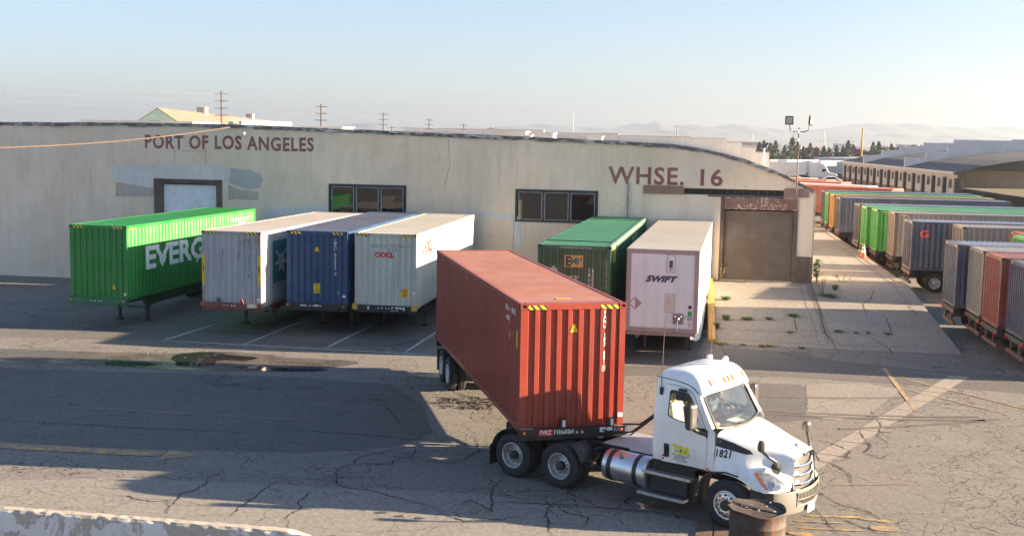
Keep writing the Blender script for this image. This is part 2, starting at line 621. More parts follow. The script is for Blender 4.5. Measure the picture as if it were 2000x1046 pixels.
# cracks traced as thin ribbons
CR = [
 [(-6.57, 25.7), (-6.6, 25.49), (-6.74, 25.2), (-6.73, 24.93), (-6.69, 24.74), (-6.7, 24.44), (-6.8, 24.17), (-7.02, 23.87), (-6.99, 23.52), (-7.0, 23.18), (-6.97, 22.78), (-6.96, 22.59)],
 [(-4.96, 25.12), (-5.12, 24.91), (-5.24, 24.67), (-5.35, 24.26), (-5.36, 24.08), (-5.45, 23.61), (-5.48, 23.27), (-5.58, 23.06), (-5.59, 22.63), (-5.61, 22.44)],
 [(-4.21, 24.4), (-4.3, 24.21), (-4.34, 23.78), (-4.45, 23.5), (-4.3, 23.17), (-4.3, 23.03), (-4.38, 22.83), (-4.48, 22.54), (-4.55, 22.28)],
 [(-2.4, 28.25), (-2.7, 27.8), (-3.18, 27.4), (-3.62, 26.96), (-3.67, 26.43), (-3.89, 26.12), (-3.94, 25.58), (-3.81, 24.8), (-3.61, 24.55), (-3.05, 24.43), (-2.56, 24.03), (-2.09, 23.7), (-1.52, 23.32), (-1.39, 23.0), (-1.48, 22.74)],
 [(-2.76, 27.01), (-2.76, 26.4), (-3.55, 26.44)], [(-2.4, 28.25), (-2.3, 27.64), (-2.38, 26.95), (-3.16, 27.21)],
 [(-8.46, 23.68), (-8.09, 23.7), (-7.79, 23.47), (-7.43, 23.36), (-6.9, 23.5)], [(0.91, 23.67), (0.85, 23.39), (0.79, 22.8), (0.82, 22.48), (0.86, 21.7)],
 [(-0.85, 29.22), (-0.74, 27.74), (-1.09, 26.95), (-1.38, 26.58), (-2.38, 26.95)], [(-0.09, 25.62), (-0.36, 24.63), (-0.33, 23.06), (-0.79, 23.88), (-1.2, 23.34)],
 [(6.55, 23.78), (6.53, 23.12), (6.56, 22.64), (6.59, 22.01)], [(6.71, 23.19), (6.97, 22.98), (7.31, 22.37), (7.62, 22.06)],
 [(6.4, 24.6), (6.92, 24.88), (7.15, 23.99), (7.66, 23.51), (7.78, 22.55)], [(8.82, 29.9), (9.46, 30.22), (9.33, 28.91), (8.97, 28.16), (9.21, 27.71), (9.69, 28.21)],
 [(8.12, 29.33), (8.38, 29.05), (8.65, 28.38), (8.24, 27.42)], [(-6.11, 29.48), (-3.91, 29.11), (-2.55, 28.74), (-1.5, 28.76)],
 [(-14, 29.9), (-10.49, 29.48), (-9.29, 29.3), (-7.65, 29.15), (-6.29, 29.04)], [(-9.9, 35.64), (-9.3, 34.92), (-8.86, 34.44), (-8.27, 34.57), (-7.25, 34.22)],
 [(-9.87, 36.44), (-9.08, 35.95), (-9.21, 35.16), (-8.76, 34.67), (-8.0, 34.9), (-7.6, 35.5)],
 [(-15.82, 44.67), (-15.26, 45.74), (-14.62, 46.34), (-13.81, 46.43), (-12.11, 46.36), (-10.33, 45.91), (-8.99, 45.43), (-7.0, 45.6), (-4.5, 44.6)],
 [(-13.74, 50.46), (-13.42, 48.7), (-13.49, 47.55), (-13.83, 47.24)], [(-1.82, 34.67), (-1.48, 33.99), (-1.0, 33.68), (-0.6, 32.72), (-0.5, 31.48)],
 [(-4.23, 33.76), (-3.77, 32.47), (-3.41, 31.86), (-2.79, 29.88)], [(7.72, 28.31), (7.6, 27.38), (7.86, 27.17), (8.05, 26.33), (7.81, 25.31)],
 [(10.58, 32.95), (10.29, 31.11), (9.87, 29.98), (9.87, 28.95)], [(1.02, 23.67), (1.16, 23.14), (1.67, 22.85), (1.53, 22.21)],
 [(-0.35, 23.73), (0.91, 23.67), (2.0, 23.5), (3.09, 23.25), (4.28, 22.7)], [(-11.0, 47.0), (-9.6, 43.9), (-9.2, 42.9)], [(-2.1, 44.6), (-4.4, 41.9), (-5.2, 41.4)],
 [(1.6, 25.2), (1.3, 24.4), (1.7, 23.9), (1.9, 23.5)], [(2.8, 24.4), (2.5, 23.9), (2.7, 23.35)], [(-1.4, 22.9), (-0.9, 22.5), (-0.2, 22.6), (0.4, 22.9)],
]
rnd = random.Random(3)
cm = MB()
def crack(mb, pts, w, z, jit=0.02):
    P = []
    for i in range(len(pts) - 1):
        p, q = Vector(pts[i]), Vector(pts[i + 1])
        k = max(2, int((q - p).length / 0.07))
        for j in range(k):
            P.append(p.lerp(q, j / k) + Vector((rnd.gauss(0, jit), rnd.gauss(0, jit))))
    P.append(Vector(pts[-1]))
    L = []
    for i, p in enumerate(P):
        d = (P[min(i + 1, len(P) - 1)] - P[max(i - 1, 0)]).normalized()
        n = Vector((-d.y, d.x))
        ww = w * rnd.uniform(0.35, 1.25) * min(1, 0.25 + 3.0 * min(i, len(P) - 1 - i) / len(P))
        zz = z(p.x, p.y) if callable(z) else z
        L.append(((p + n * ww).to_3d() + Vector((0, 0, zz)), (p - n * ww).to_3d() + Vector((0, 0, zz))))
    for i in range(len(L) - 1):
        mb.quad(L[i][0], L[i][1], L[i + 1][1], L[i + 1][0])
for c in CR:
    crack(cm, c, 0.018, 0.012)
    for _ in range(3):      # side branches
        i = rnd.randrange(len(c)); p = Vector(c[i]); a = rnd.uniform(0, 6.28); l = rnd.uniform(0.3, 1.0)
        q = p + Vector((math.cos(a), math.sin(a))) * l; r_ = q + Vector((math.cos(a + .7), math.sin(a + .7))) * l * .7
        crack(cm, [tuple(p), tuple(q), tuple(r_)], 0.006, 0.012)
struct(part('ground_cracks', cm, DARKHOLE))

# broken patch near the container wheels, and alligator crazing
mb = MB()
for k in range(150):
    a, rr = rnd.uniform(0, 6.28), rnd.random() ** 0.6
    x, y = -1.2 + 1.0 * rr * math.cos(a), 32.9 + 0.85 * rr * math.sin(a)
    crack(mb, [(x, y), (x + rnd.uniform(-.25, .25), y + rnd.uniform(-.12, .12)), (x + rnd.uniform(-.35, .35), y + rnd.uniform(-.2, .2))], rnd.uniform(0.012, 0.04), 0.012, 0.02)
struct(part('crumbled_asphalt', mb, plain('tar_crumb', (0.03, 0.027, 0.025), 0.9)))

# painted markings
def worn(name, c, wear=0.5, scale=3.0):
    m, nt, bs, out = newmat(name)
    co = coords(nt)
    w = noise(nt, co, scale, 8, 0.75)
    w2 = noise(nt, co, scale * 9, 4, 0.7)
    k = ramp(nt, math_(nt, 'ADD', math_(nt, 'MULTIPLY', w, 0.6), math_(nt, 'MULTIPLY', w2, 0.4)), wear - 0.06, wear + 0.06)
    nt.links.new(mix(nt, k, c, (0.16, 0.15, 0.14)), bs.inputs['Base Color'])
    bs.inputs['Roughness'].default_value = 0.8
    return m
WLINE = worn('worn_white_paint', (0.42, 0.43, 0.44), 0.56)
YLINE = worn('worn_yellow_paint', (0.48, 0.29, 0.09), 0.485)
YFAINT = worn('faint_yellow_paint', (0.32, 0.22, 0.11), 0.45)

def line(mb, p, q, w, z=0.012):
    p, q = Vector(p), Vector(q)
    d = (q - p); L = d.length; d.normalize(); n = Vector((-d.y, d.x))
    k = max(2, int(L / 0.12))
    P = []
    for i in range(k + 1):
        t = min(1.0, .35 + 4 * min(i, k - i) / k)
        o = rnd.gauss(0, w * .05)
        c = p + d * (L * i / k)
        a = c + n * (w * .5 * t * rnd.uniform(.82, 1.12) + o); b = c - n * (w * .5 * t * rnd.uniform(.82, 1.12) - o)
        P.append(((a.x, a.y, z), (b.x, b.y, z)))
    for i in range(k):
        mb.quad(P[i][0], P[i][1], P[i + 1][1], P[i + 1][0])
mb = MB()
line(mb, (-12.95, 42.08), (-2.0, 40.08), 0.13)
for p, q in (((-12.95, 42.08), (-12.0, 46.0)), ((-9.81, 41.55), (-8.68, 47.2)), ((-6.75, 41.02), (-5.7, 46.4)), ((-3.81, 40.55), (-2.85, 45.6))):
    line(mb, p, q, 0.14)
struct(part('bay_lines', mb, WLINE))
mb = MB()
line(mb, (-13.17, 41.1), (-9.6, 40.35), 0.06); line(mb, (-11.5, 40.75), (-11.4, 41.8), 0.06)
line(mb, (-12.6, 39.25), (-15, 39.6), 0.05); line(mb, (-13, 31.6), (-5, 30.4), 0.09); line(mb, (2, 39.2), (9.5, 37.9), 0.05)
struct(part('faded_lines', mb, YFAINT))
def flat(mb, pts, z=0.012):
    n = len(mb.v)
    bm = poly_bm([pts])
    bm.verts.index_update()
    mb.add([(v.co.x, v.co.y, z) for v in bm.verts], [tuple(v.index for v in f.verts) for f in bm.faces])
    bm.free()
mb = MB()
flat(mb, [(-14.2, 27.95), (-9.73, 27.3), (-8.31, 27.14), (-8.42, 26.73), (-9.57, 26.83), (-13.9, 27.4)])
flat(mb, [(-8.26, 27.19), (-7.98, 27.21), (-7.45, 26.84), (-8.29, 26.47)])
struct(part('painted_arrow', mb, YLINE))
mb = MB()
flat(mb, [(12.92, 39.27), (13.09, 39.29), (12.05, 33.38), (11.80, 32.7)])
line(mb, (13.06, 39.15), (19.0, 36.1), 0.07); line(mb, (12.83, 38.13), (16.6, 31.0), 0.1); line(mb, (12.48, 36.1), (14.5, 32.6), 0.08)
struct(part('hatched_lines', mb, YLINE))
mb = MB()
for p, q, w in (((6.2, 23.2), (7.5, 23.15), .13), ((7.3, 23.1), (7.95, 22.9), .2), ((5.9, 22.85), (6.9, 22.78), .09), ((7.35, 22.5), (7.95, 22.42), .32), ((5.9, 22.42), (7.3, 22.32), .1),
                ((5.6, 22.12), (6.1, 22.0), .24), ((6.0, 21.8), (7.3, 21.95), .1), ((-3.6, 24.2), (-3.3, 24.25), .05), ((7.4, 25.4), (9.4, 25.6), .05)):
    line(mb, p, q, w)
struct(part('worn_road_lettering', mb, YFAINT if False else YLINE))

# damp ground and puddles
sheet('damp_ground', smooth_loop([(-20, 39.9), (-14.04, 39.61), (-13.43, 39.67), (-12.33, 39.58), (-11.72, 39.64), (-10.5, 40.15), (-8.59, 39.75), (-7.79, 39.35), (-5.22, 38.76), (-6.11, 37.6), (-7.48, 37.2), (-9.36, 36.8), (-11.32, 36.9), (-13.56, 37.3), (-20, 38)], 3),
      asphalt('damp_asphalt', (0.095, 0.085, 0.075), (0.12, 0.11, 0.098), 0.3, 0.3, 0.6, 0.2, wet=True), 0.009, 0.03, 8)
m, nt, bs, out = newmat('puddle_water')
bs.inputs['Base Color'].default_value = (0.025, 0.027, 0.025, 1)
bs.inputs['Roughness'].default_value = 0.03
bs.inputs['IOR'].default_value = 1.33
bump(nt, bs, noise(nt, coords(nt), 3, 2), 0.03, 0.01)
PUD = m
sheet('puddle', smooth_loop([(-11.6, 38.6), (-11.66, 39.35), (-11.37, 39.67), (-10.89, 39.92), (-10.34, 39.87), (-9.89, 39.53), (-9.41, 39.39), (-8.79, 39.16), (-8.81, 38.8), (-9.09, 38.5), (-9.51, 38.62), (-9.98, 38.39), (-9.93, 37.96), (-10.2, 37.45), (-11.06, 37.5), (-11.32, 38.2)]), PUD, 0.016)
sheet('puddle', smooth_loop([(-13.53, 38.0), (-12.3, 37.95), (-11.8, 37.6), (-12.3, 37.35), (-13.3, 37.4)]), PUD, 0.016)
sheet('puddle', smooth_loop([(-9.2, 37.5), (-8.2, 37.55), (-7.2, 37.45), (-6.07, 37.34), (-6.4, 37.0), (-7.33, 36.9), (-8.43, 36.95)]), PUD, 0.016)
mb = MB()
for cx, cy, r0, k in ((-3.9, 34.0, .35, 7), (-6.2, 34.7, .4, 9), (-2.5, 36.7, .5, 8), (1.9, 40.2, .5, 8), (3.2, 23.6, .25, 7), (-2.2, 22.7, .1, 6), (-1.8, 22.6, .09, 6), (-2.6, 22.9, .12, 6)):
    flat(mb, smooth_loop([(cx + r0 * rnd.uniform(.7, 1.5) * math.cos(i / k * 6.28), cy + r0 * rnd.uniform(.4, .8) * math.sin(i / k * 6.28)) for i in range(k)], 3), 0.0135)
struct(part('oil_stains', mb, plain('oil', (0.06, 0.055, 0.05), 0.5)))

# tyre marks
tm_, nt, bs, out = newmat('tyre_mark')
co = coords(nt)
kk = ramp(nt, noise(nt, co, 3, 6, .8, (.4, 3, 1)), .42, .55)
nt.links.new(mix(nt, kk, (0.15, 0.132, 0.115), (0.085, 0.075, 0.068)), bs.inputs['Base Color']); bs.inputs['Roughness'].default_value = .85
mb = MB()
for (p, q, r_) in (((6.2, 33.0), (9.0, 31.9), (13.5, 32.3)), ((6.1, 32.7), (9.0, 31.55), (13.5, 31.9)), ((7.0, 34.6), (9.5, 34.2), (12.0, 34.6)), ((-6.3, 33.1), (-4.8, 32.8), (-3.4, 32.7)), ((-6.1, 33.6), (-4.8, 33.4), (-3.9, 33.3)), ((9.0, 30.6), (11.0, 30.9), (14, 32.1))):
    P = [(Vector(p) * (1 - t) ** 2 + Vector(q) * 2 * t * (1 - t) + Vector(r_) * t * t) for t in [k / 14 for k in range(15)]]
    for i in range(14):
        d = (P[i + 1] - P[i]).normalized(); n = Vector((-d.y, d.x)) * .09
        mb.quad(*[(v.x, v.y, .0125) for v in (P[i] + n, P[i] - n, P[i + 1] - n, P[i + 1] + n)])
struct(part('tyre_marks', mb, tm_))
# grit and small stones lying about
mb = MB()
for k in range(700):
    x, y = (rnd.uniform(-16, 14), rnd.uniform(21, 42)) if k % 3 else (rnd.gauss(-1.2, 1.3), rnd.gauss(33, .9))
    s_ = rnd.uniform(.005, .016)
    m_ = Matrix.Translation((x, y, s_ * .5 + .012)) @ Matrix.Rotation(rnd.uniform(0, 6), 4, 'Z') @ Matrix.Rotation(rnd.uniform(0, 1), 4, 'X')
    mb.box(-s_, s_, -s_ * .7, s_ * .7, -s_ * .5, s_ * .5, m_)
tag(part('loose_stones', mb, plain('stone', (.20, .17, .14), .9, var=.4)), kind='stuff')

# steel grate let into the road below the drum
mb = MB()
for i in range(4):
    for j in range(2):
        mb.box(0.02 + i * 0.36, 0.34 + i * 0.36, 0.02 + j * 0.5, 0.49 + j * 0.5, 0, 0.03)
t = part('trench_cover', mb, paint('grate_rust', (0.11, 0.075, 0.055), 0.7, 0.4, 0.8), mw=MW(3.66, 21.75, 0.012, R(12)), bevel=0.004)
tag(t, 'brown steel trench plates lying flat in the road beside the drum', 'trench cover')
# ------------------------------------------------------------------ ramp, apron, dock
RB0, RB1, DZ = 44.3, 55.6, 1.15
def rz(b):
    return max(0.0, min(DZ, DZ * (b - RB0) / (RB1 - RB0)))

mb = MB()
A0, A1 = 1.0, 10.05
mb.add([(A0, RB0, 0.006), (A1, RB0, 0.006), (A1, RB1, DZ), (A0, RB1, DZ), (A0, RB1, 0), (A1, RB1, 0)],
       [(0, 1, 2, 3), (0, 3, 4), (1, 5, 2), (3, 2, 5, 4)])
struct(part('dock_ramp', mb, CONC, mw=MY))
mb = MB().box(5.56, 10.05, RB1 + 0.002, 108, 0, DZ)
struct(part('dock_apron', mb, CONC, mw=MY))
mb = MB()
mb.box(9.75, 10.1, RB1, 108, DZ + 0.002, DZ + 0.02)
struct(part('dock_edge', mb, paint('dock_edge', (0.26, 0.20, 0.14), 0.8, 0.5, 0.9), mw=MY))
mb = MB()
mb.box(9.1, 9.22, 50.0, 76, 0, 0.004)
mb2 = MB()
for i in range(40):
    b = 50 + i * .65
    z = rz(b) if b < RB1 else DZ
    z2 = rz(b + .5) if b + .5 < RB1 else DZ
    mb2.quad((9.35, b, z + .012), (9.47, b, z + .012), (9.47, b + .5, z2 + .012), (9.35, b + .5, z2 + .012))
for a in (5.0, 5.55):
    for i in range(20):
        b = 44.6 + i * .55
        mb2.quad((a - (55 - b) * 0.01, b, rz(b) + .012), (a + .05 - (55 - b) * 0.01, b, rz(b) + .012), (a + .05 - (55 - b) * 0.01, b + .42, rz(b + .42) + .012), (a - (55 - b) * 0.01, b + .42, rz(b + .42) + .012))
mb2.quad((1.1, 44.95, rz(44.95) + .012), (5.3, 44.75, rz(44.75) + .012), (5.3, 44.83, rz(44.83) + .012), (1.1, 45.03, rz(45.03) + .012))
struct(part('ramp_lines', mb2, YFAINT, mw=MY))
# dirt seam and cracks of the ramp
mb = MB()
RC = [[(1.07, 47.97), (2.33, 48.09), (4.19, 48.58)], [(4.26, 48.93), (4.22, 46.78), (4.03, 46.36), (3.77, 46.32)], [(1.14, 46.58), (2.67, 46.45), (3.87, 46.41)],
      [(4.23, 46.86), (5.3, 46.81), (6.68, 46.73), (7.95, 46.71)], [(8.08, 49.66), (7.93, 46.79)], [(5.53, 55.33), (5.45, 52.72), (5.49, 50.82), (5.38, 48.61), (5.32, 46.58), (5.43, 45.25), (5.51, 43.38)],
      [(6.87, 46.69), (7.2, 45.54), (7.46, 44.72), (7.48, 43.68), (7.97, 43.91)], [(5.12, 46.94), (5.69, 44.93), (6.82, 44.9), (8.44, 45.03), (9.9, 45.1)],
      [(8.44, 55.28), (7.89, 52.64), (7.45, 51.81), (7.35, 50.23), (7.34, 49.53)], [(5.67, 50.49), (6.52, 50.36), (7.08, 50.64)], [(2.92, 51.81), (4.91, 51.66)], [(5.61, 53.25), (6.56, 52.61), (7.6, 52.11)],
      [(6.8, 58.5), (7.3, 59.6), (7.0, 60.6)], [(7.4, 57), (8.0, 57.9), (8.3, 57.4)], [(5.6, 56.5), (7.5, 56.3), (9.9, 56.6)], [(5.6, 66), (9.8, 66.4)]]
zf = lambda a, b: (rz(b) if b < RB1 else DZ) + 0.010
for c in RC:
    crack(mb, c, 0.022, zf, 0.015)
struct(part('ramp_cracks', mb, DARKHOLE, mw=MY))
bm = poly_bm([[(5.25, 55.06), (5.51, 55.11), (5.60, 53.3), (5.54, 51.77), (5.56, 50.2), (5.49, 48.62), (5.40, 47.0), (5.37, 45.24), (5.22, 44.9), (5.22, 46.4), (5.18, 47.34), (5.30, 49.0), (5.26, 50.32), (5.32, 51.6), (5.22, 52.68)]])
drape(bm, [], lambda x, y: Vector((x, y, rz(y) + 0.007)))
struct(bm_obj('dirt_seam', bm, asphalt('seam_dirt', (0.10, 0.09, 0.085), (0.24, 0.22, 0.20), 0.3, 0.8, 1, 0.5), mw=MY))
bm = poly_bm([[(7.9, 76), (5.6, 72.2), (5.6, 61.6), (7.9, 62.0)]])
for v in bm.verts: v.co.z = DZ + 0.005
struct(bm_obj('apron_patch', bm, asphalt('apron_patch', (0.19, 0.195, 0.19), (0.235, 0.24, 0.235), 0.1, 0.2, 1, 0.1), mw=MY))
bm = poly_bm([[(5.6, 46.9), (7.9, 46.9), (8.05, 49.6), (5.7, 49.9)]])
drape(bm, [], lambda x, y: Vector((x, y, rz(y) + 0.004)))
struct(bm_obj('ramp_patch', bm, asphalt('ramp_patch', (0.22, 0.215, 0.205), (0.27, 0.262, 0.25), 0.1, 0.2, 1, 0.1), mw=MY))

# yellow curb wall along the left of the ramp
mb = MB()
for i in range(9):
    b0 = RB0 + 0.1 + i * 1.25; b1 = b0 + 1.25
    z0, z1 = rz(b0) + 0.16, rz(min(b1, RB1)) + 0.16
    mb.add([(0.70, b0, 0), (0.99, b0, 0), (0.99, b1, 0), (0.70, b1, 0), (0.70, b0, z0), (0.99, b0, z0), (0.99, b1, z1), (0.70, b1, z1)],
           [(4, 5, 6, 7), (0, 1, 5, 4), (2, 3, 7, 6), (1, 2, 6, 5), (3, 0, 4, 7)])
t = part('ramp_curb', mb, paint('curb_yellow', (0.60, 0.33, 0.06), 0.7, 0.5, 0.25), mw=MY, bevel=0.02)
tag(t, 'yellow painted kerb wall rising along the left side of the concrete ramp', 'kerb wall')

# ------------------------------------------------------------------ the warehouse
def stucco():
    m, nt, bs, out = newmat('stucco')
    co = coords(nt)
    a = noise(nt, co, 0.35, 6, 0.6)
    b = noise(nt, co, 1.7, 6, 0.65, (1, 1, 0.35))
    c = noise(nt, co, 4.0, 5, 0.7, (1, 1, 0.07))
    base = mix(nt, ramp(nt, a, 0.35, 0.68), (0.76, 0.62, 0.48), (0.83, 0.70, 0.57))
    base = mix(nt, ramp(nt, b, 0.45, 0.7, 0, 0.5), base, (0.60, 0.50, 0.395))
    base = mix(nt, ramp(nt, c, 0.5, 0.75, 0, 0.3), base, (0.52, 0.43, 0.34))
    base = mix(nt, ramp(nt, noise(nt, co, 0.8, 5, 0.5, (1, 1, 1), 1.0), 0.60, 0.68, 0, 0.35), base, (0.72, 0.65, 0.55))
    sx = N(nt, 'ShaderNodeSeparateXYZ'); nt.links.new(co, sx.inputs[0])
    low = math_(nt, 'MULTIPLY', ramp(nt, sx.outputs[2], 1.0, 4.2, 1, 0), ramp(nt, a, 0.45, 0.6))
    base = mix(nt, math_(nt, 'MULTIPLY', low, 0.35), base, (0.62, 0.59, 0.54))
    # thin hairline cracks
    wv = N(nt, 'ShaderNodeTexNoise'); wv.inputs['Scale'].default_value = 2.0; wv.inputs['Detail'].default_value = 5
    nt.links.new(co, wv.inputs['Vector'])
    vo = N(nt, 'ShaderNodeTexVoronoi', feature='DISTANCE_TO_EDGE'); vo.inputs['Scale'].default_value = 0.22
    va = N(nt, 'ShaderNodeVectorMath', operation='SCALE'); va.inputs[3].default_value = 0.8
    nt.links.new(wv.outputs[1], va.inputs[0])
    vb = N(nt, 'ShaderNodeVectorMath', operation='ADD'); nt.links.new(co, vb.inputs[0]); nt.links.new(va.outputs[0], vb.inputs[1])
    nt.links.new(vb.outputs[0], vo.inputs['Vector'])
    base = mix(nt, ramp(nt, vo.outputs['Distance'], 0.001, 0.003, 0.18, 0), base, (0.2, 0.17, 0.14))
    nt.links.new(base, bs.inputs['Base Color'])
    bs.inputs['Roughness'].default_value = 0.9
    bs.inputs['Specular IOR Level'].default_value = 0.2
    bump(nt, bs, noise(nt, co, 9, 6, 0.6), 0.25, 0.03)
    return m
STUCCO = stucco()
FB = 55.6
TOP = [(-57, 5.4), (-54, 6.5), (-50, 7.4), (-44, 7.9), (-36, 8.06), (-29.9, 8.11), (-26, 8.14), (-23.4, 8.12), (-21.2, 8.08), (-18.6, 8.02), (-16.15, 7.97), (-11.5, 7.85), (-6.9, 7.74),
       (-4.4, 7.66), (-2.6, 7.60), (-1.2, 7.54), (0.23, 7.36), (2.27, 6.92), (3.66, 6.42), (4.7, 5.93), (5.54, 5.50)]
HOLES = [(-27.4, -24.0, 0.9, 5.25), (-18.16, -14.25, 3.70, 5.23), (-8.65, -4.69, 3.72, 5.2), (1.27, 4.78, 1.17, 4.57), (-0.54, 4.15, 5.21, 5.50)]
wh = thing('warehouse', 'long tan stucco warehouse with bowed roofline behind the parked trailers', 'warehouse', MY)
# roofline is slightly wavy
TOPW = []
rr = random.Random(5)
for i in range(len(TOP) - 1):
    p, q = Vector(TOP[i]), Vector(TOP[i + 1])
    k = max(1, int((q - p).length / 0.8))
    for j in range(k):
        r_ = p.lerp(q, j / k)
        TOPW.append((r_.x, r_.y + rr.uniform(-0.015, 0.015)))
TOPW.append(TOP[-1])
outer = [(-57, 0), (5.54, 0)] + TOPW[::-1]
holes = [[(x0, z0), (x0, z1), (x1, z1), (x1, z0)] for x0, x1, z0, z1 in HOLES]
bm = poly_bm([outer] + holes)
ex = bmesh.ops.extrude_face_region(bm, geom=bm.faces[:])
for v in [g for g in ex['geom'] if isinstance(g, bmesh.types.BMVert)]: v.co.z -= 0.25
bmesh.ops.recalc_face_normals(bm, faces=bm.faces)
for v in bm.verts:
    v.co = Vector((v.co.x, FB - v.co.z, v.co.y))
bm_obj('front_wall', bm, STUCCO, wh)
mb = MB()
mb.box(5.29, 5.54, FB + 0.251, 250, 0, 5.45)
part('side_wall', mb, STUCCO, wh)
mb = MB()
for i in range(len(TOP) - 1):
    (x0, z0), (x1, z1) = TOP[i], TOP[i + 1]
    mb.quad((x0, FB + .25, z0 - .14), (x1 + (0.2 if i == len(TOP) - 2 else 0), FB + .25, z1 - .14), (x1 + (0.2 if i == len(TOP) - 2 else 0), 250, z1 - .14), (x0, 250, z0 - .14))
part('roof', mb, plain('roof_felt', (0.55, 0.52, 0.48), 0.9, var=0.25, scale=0.6), wh)
# dark board standing in for interior blackness behind the openings
mb = MB().box(-56, 5.2, FB + 1.2, FB + 1.3, 0.2, 5.3)
part('dark_backboard', mb, plain('interior', (0.05, 0.045, 0.04), 0.9), wh)
# flaking tar coping
def tarmat():
    m, nt, bs, out = newmat('tar_coping')
    co = coords(nt)
    a = noise(nt, co, 5, 7, 0.75, (0.5, 1, 2.5))
    base = mix(nt, ramp(nt, a, 0.47, 0.53), (0.045, 0.048, 0.055), (0.52, 0.50, 0.47))
    base = mix(nt, ramp(nt, noise(nt, co, 1.1, 5), 0.4, 0.6), base, (0.12, 0.12, 0.13))
    nt.links.new(base, bs.inputs['Base Color']); bs.inputs['Roughness'].default_value = 0.7
    bump(nt, bs, a, 0.6, 0.03)
    return m
TAR = tarmat()
mb = MB()
for i in range(len(TOPW) - 1):
    p, q = Vector(TOPW[i]), Vector(TOPW[i + 1])
    d = (q - p).normalized(); n = Vector((-d.y, d.x))
    h = rr.uniform(0.10, 0.17); o = rr.uniform(0.03, 0.09)
    a0, a1, b0, b1 = p + n * 0.035, q + n * 0.035, p - n * h, q - n * h
    mb.add([(a0.x, FB - o, a0.y), (a1.x, FB - o, a1.y), (b1.x, FB - o, b1.y), (b0.x, FB - o, b0.y), (a0.x, FB + .3, a0.y), (a1.x, FB + .3, a1.y), (b1.x, FB - .002, b1.y), (b0.x, FB - .002, b0.y)],
           [(0, 1, 2, 3), (0, 4, 5, 1), (3, 2, 6, 7), (0, 3, 7), (1, 5, 6, 2)])
part('roof_coping', mb, TAR, wh)
# left roller door
def shutter(name, x0, x1, z0, z1, y, mt, pitch, parent):
    mb = MB()
    z = z0
    while z < z1 - 1e-3:
        zz = min(z + pitch, z1)
        mb.quad((x0, y, z), (x1, y, z), (x1, y - pitch * .22, (z + zz) / 2 - pitch * .1), (x0, y - pitch * .22, (z + zz) / 2 - pitch * .1))
        mb.quad((x0, y - pitch * .22, (z + zz) / 2 - pitch * .1), (x1, y - pitch * .22, (z + zz) / 2 - pitch * .1), (x1, y, zz), (x0, y, zz))
        z = zz
    return part(name, mb, mt, parent)
shutter('roller_door', -27.1, -24.2, 0.9, 5.05, FB + .12, plain('shutter_white', (0.74, 0.77, 0.80), 0.5, var=0.1), 0.10, wh)
WOOD = paint('weathered_wood', (0.10, 0.065, 0.05), 0.85, 0.4, 0.0, 0.2)
mb = MB()
mb.box(-27.57, -27.12, FB - .06, FB + .2, 0.9, 5.34); mb.box(-24.18, -23.87, FB - .06, FB + .2, 0.9, 5.34); mb.box(-27.115, -24.185, FB - .05, FB + .2, 5.1, 5.33)
part('door_frame', mb, WOOD, wh, bevel=0.01)
# right roller door
shutter('roller_door', 1.42, 4.62, 1.17, 4.5, FB + .14, paint('shutter_brown', (0.125, 0.092, 0.066), 0.5, 0.25, 0.15, 0.2), 0.085, wh)
mb = MB()
mb.box(1.22, 1.40, FB - .07, FB + .2, 1.17, 5.15)
part('door_jamb', mb, WOOD, wh, bevel=0.01)
part('door_jamb', MB().box(4.64, 4.82, FB - .07, FB + .2, 1.17, 4.6), WOOD, wh, bevel=0.01)
BROWNP = paint('peeling_brown', (0.20, 0.085, 0.06), 0.8, 0.5, 0.5, 0.3, (0.30, 0.24, 0.20))
mb = MB().box(1.41, 4.78, FB - .10, FB + .02, 4.60, 5.12)
sg = part('painted_sign', mb, BROWNP, wh, bevel=0.01)
def chipped():
    m, nt, bs, out = newmat('chipped_white')
    co = coords(nt)
    a = noise(nt, co, 5.5, 8, 0.8, (1, 1, 1), 0.5)
    k = ramp(nt, a, 0.475, 0.49)
    nt.links.new(mix(nt, k, (0.55, 0.50, 0.46), (0.20, 0.09, 0.065)), bs.inputs['Base Color'])
    bs.inputs['Roughness'].default_value = 0.85
    return m
CHIP = chipped()
for s, box in (('SHIPPING', (2.35, 3.9, 4.88, 5.07)), ('& RECEIVING', (1.95, 4.3, 4.63, 4.83))):
    bm = fit_bm(text_bm(s, 1, 0.02), *box)
    bm_obj('lettering', drape(bm, [], lambda x, y: Vector((x, FB - .104, y))), CHIP, sg)
mb = MB()
for z0 in (4.60, 5.12):
    mb.box(1.41, 4.78, FB - .112, FB - .1015, z0 - .03, z0 + .012)
part('trim', mb, CHIP, sg)
# rough beam ends and the slot with rafters
mb = MB()
mb.box(-2.47, -0.55, FB - .08, FB - .001, 5.20, 5.60); 
part('beam_board', mb, paint('rough_board', (0.28, 0.17, 0.13), 0.9, 0.55, 0.3, 0.3, (0.1, 0.06, 0.045)), wh, bevel=0.015)
mb = MB().box(4.16, 5.30, FB - .08, FB - .001, 5.19, 5.59)
part('beam_board', mb, _mc['rough_board'], wh, bevel=0.015)
mb = MB()
mb.box(-0.52, 4.14, FB + .15, FB + .2, 5.215, 5.495)
for i in range(13):
    x = -0.4 + i * 0.37
    mb.box(x, x + .10, FB + .02, FB + .15, 5.215, 5.495)
part('rafter_slot', mb, plain('rafter', (0.05, 0.043, 0.038), 0.9), wh)
mb = MB().box(0.6, 4.14, FB - .05, FB - .001, 5.13, 5.20)
part('header_beam', mb, WOOD, wh)
mb = MB()
for i in range(4):
    mb.box(4.86, 5.50, FB - .07 - .004 * (i % 2), FB - .001, 1.16 + i * .31, 1.16 + i * .31 + .302)
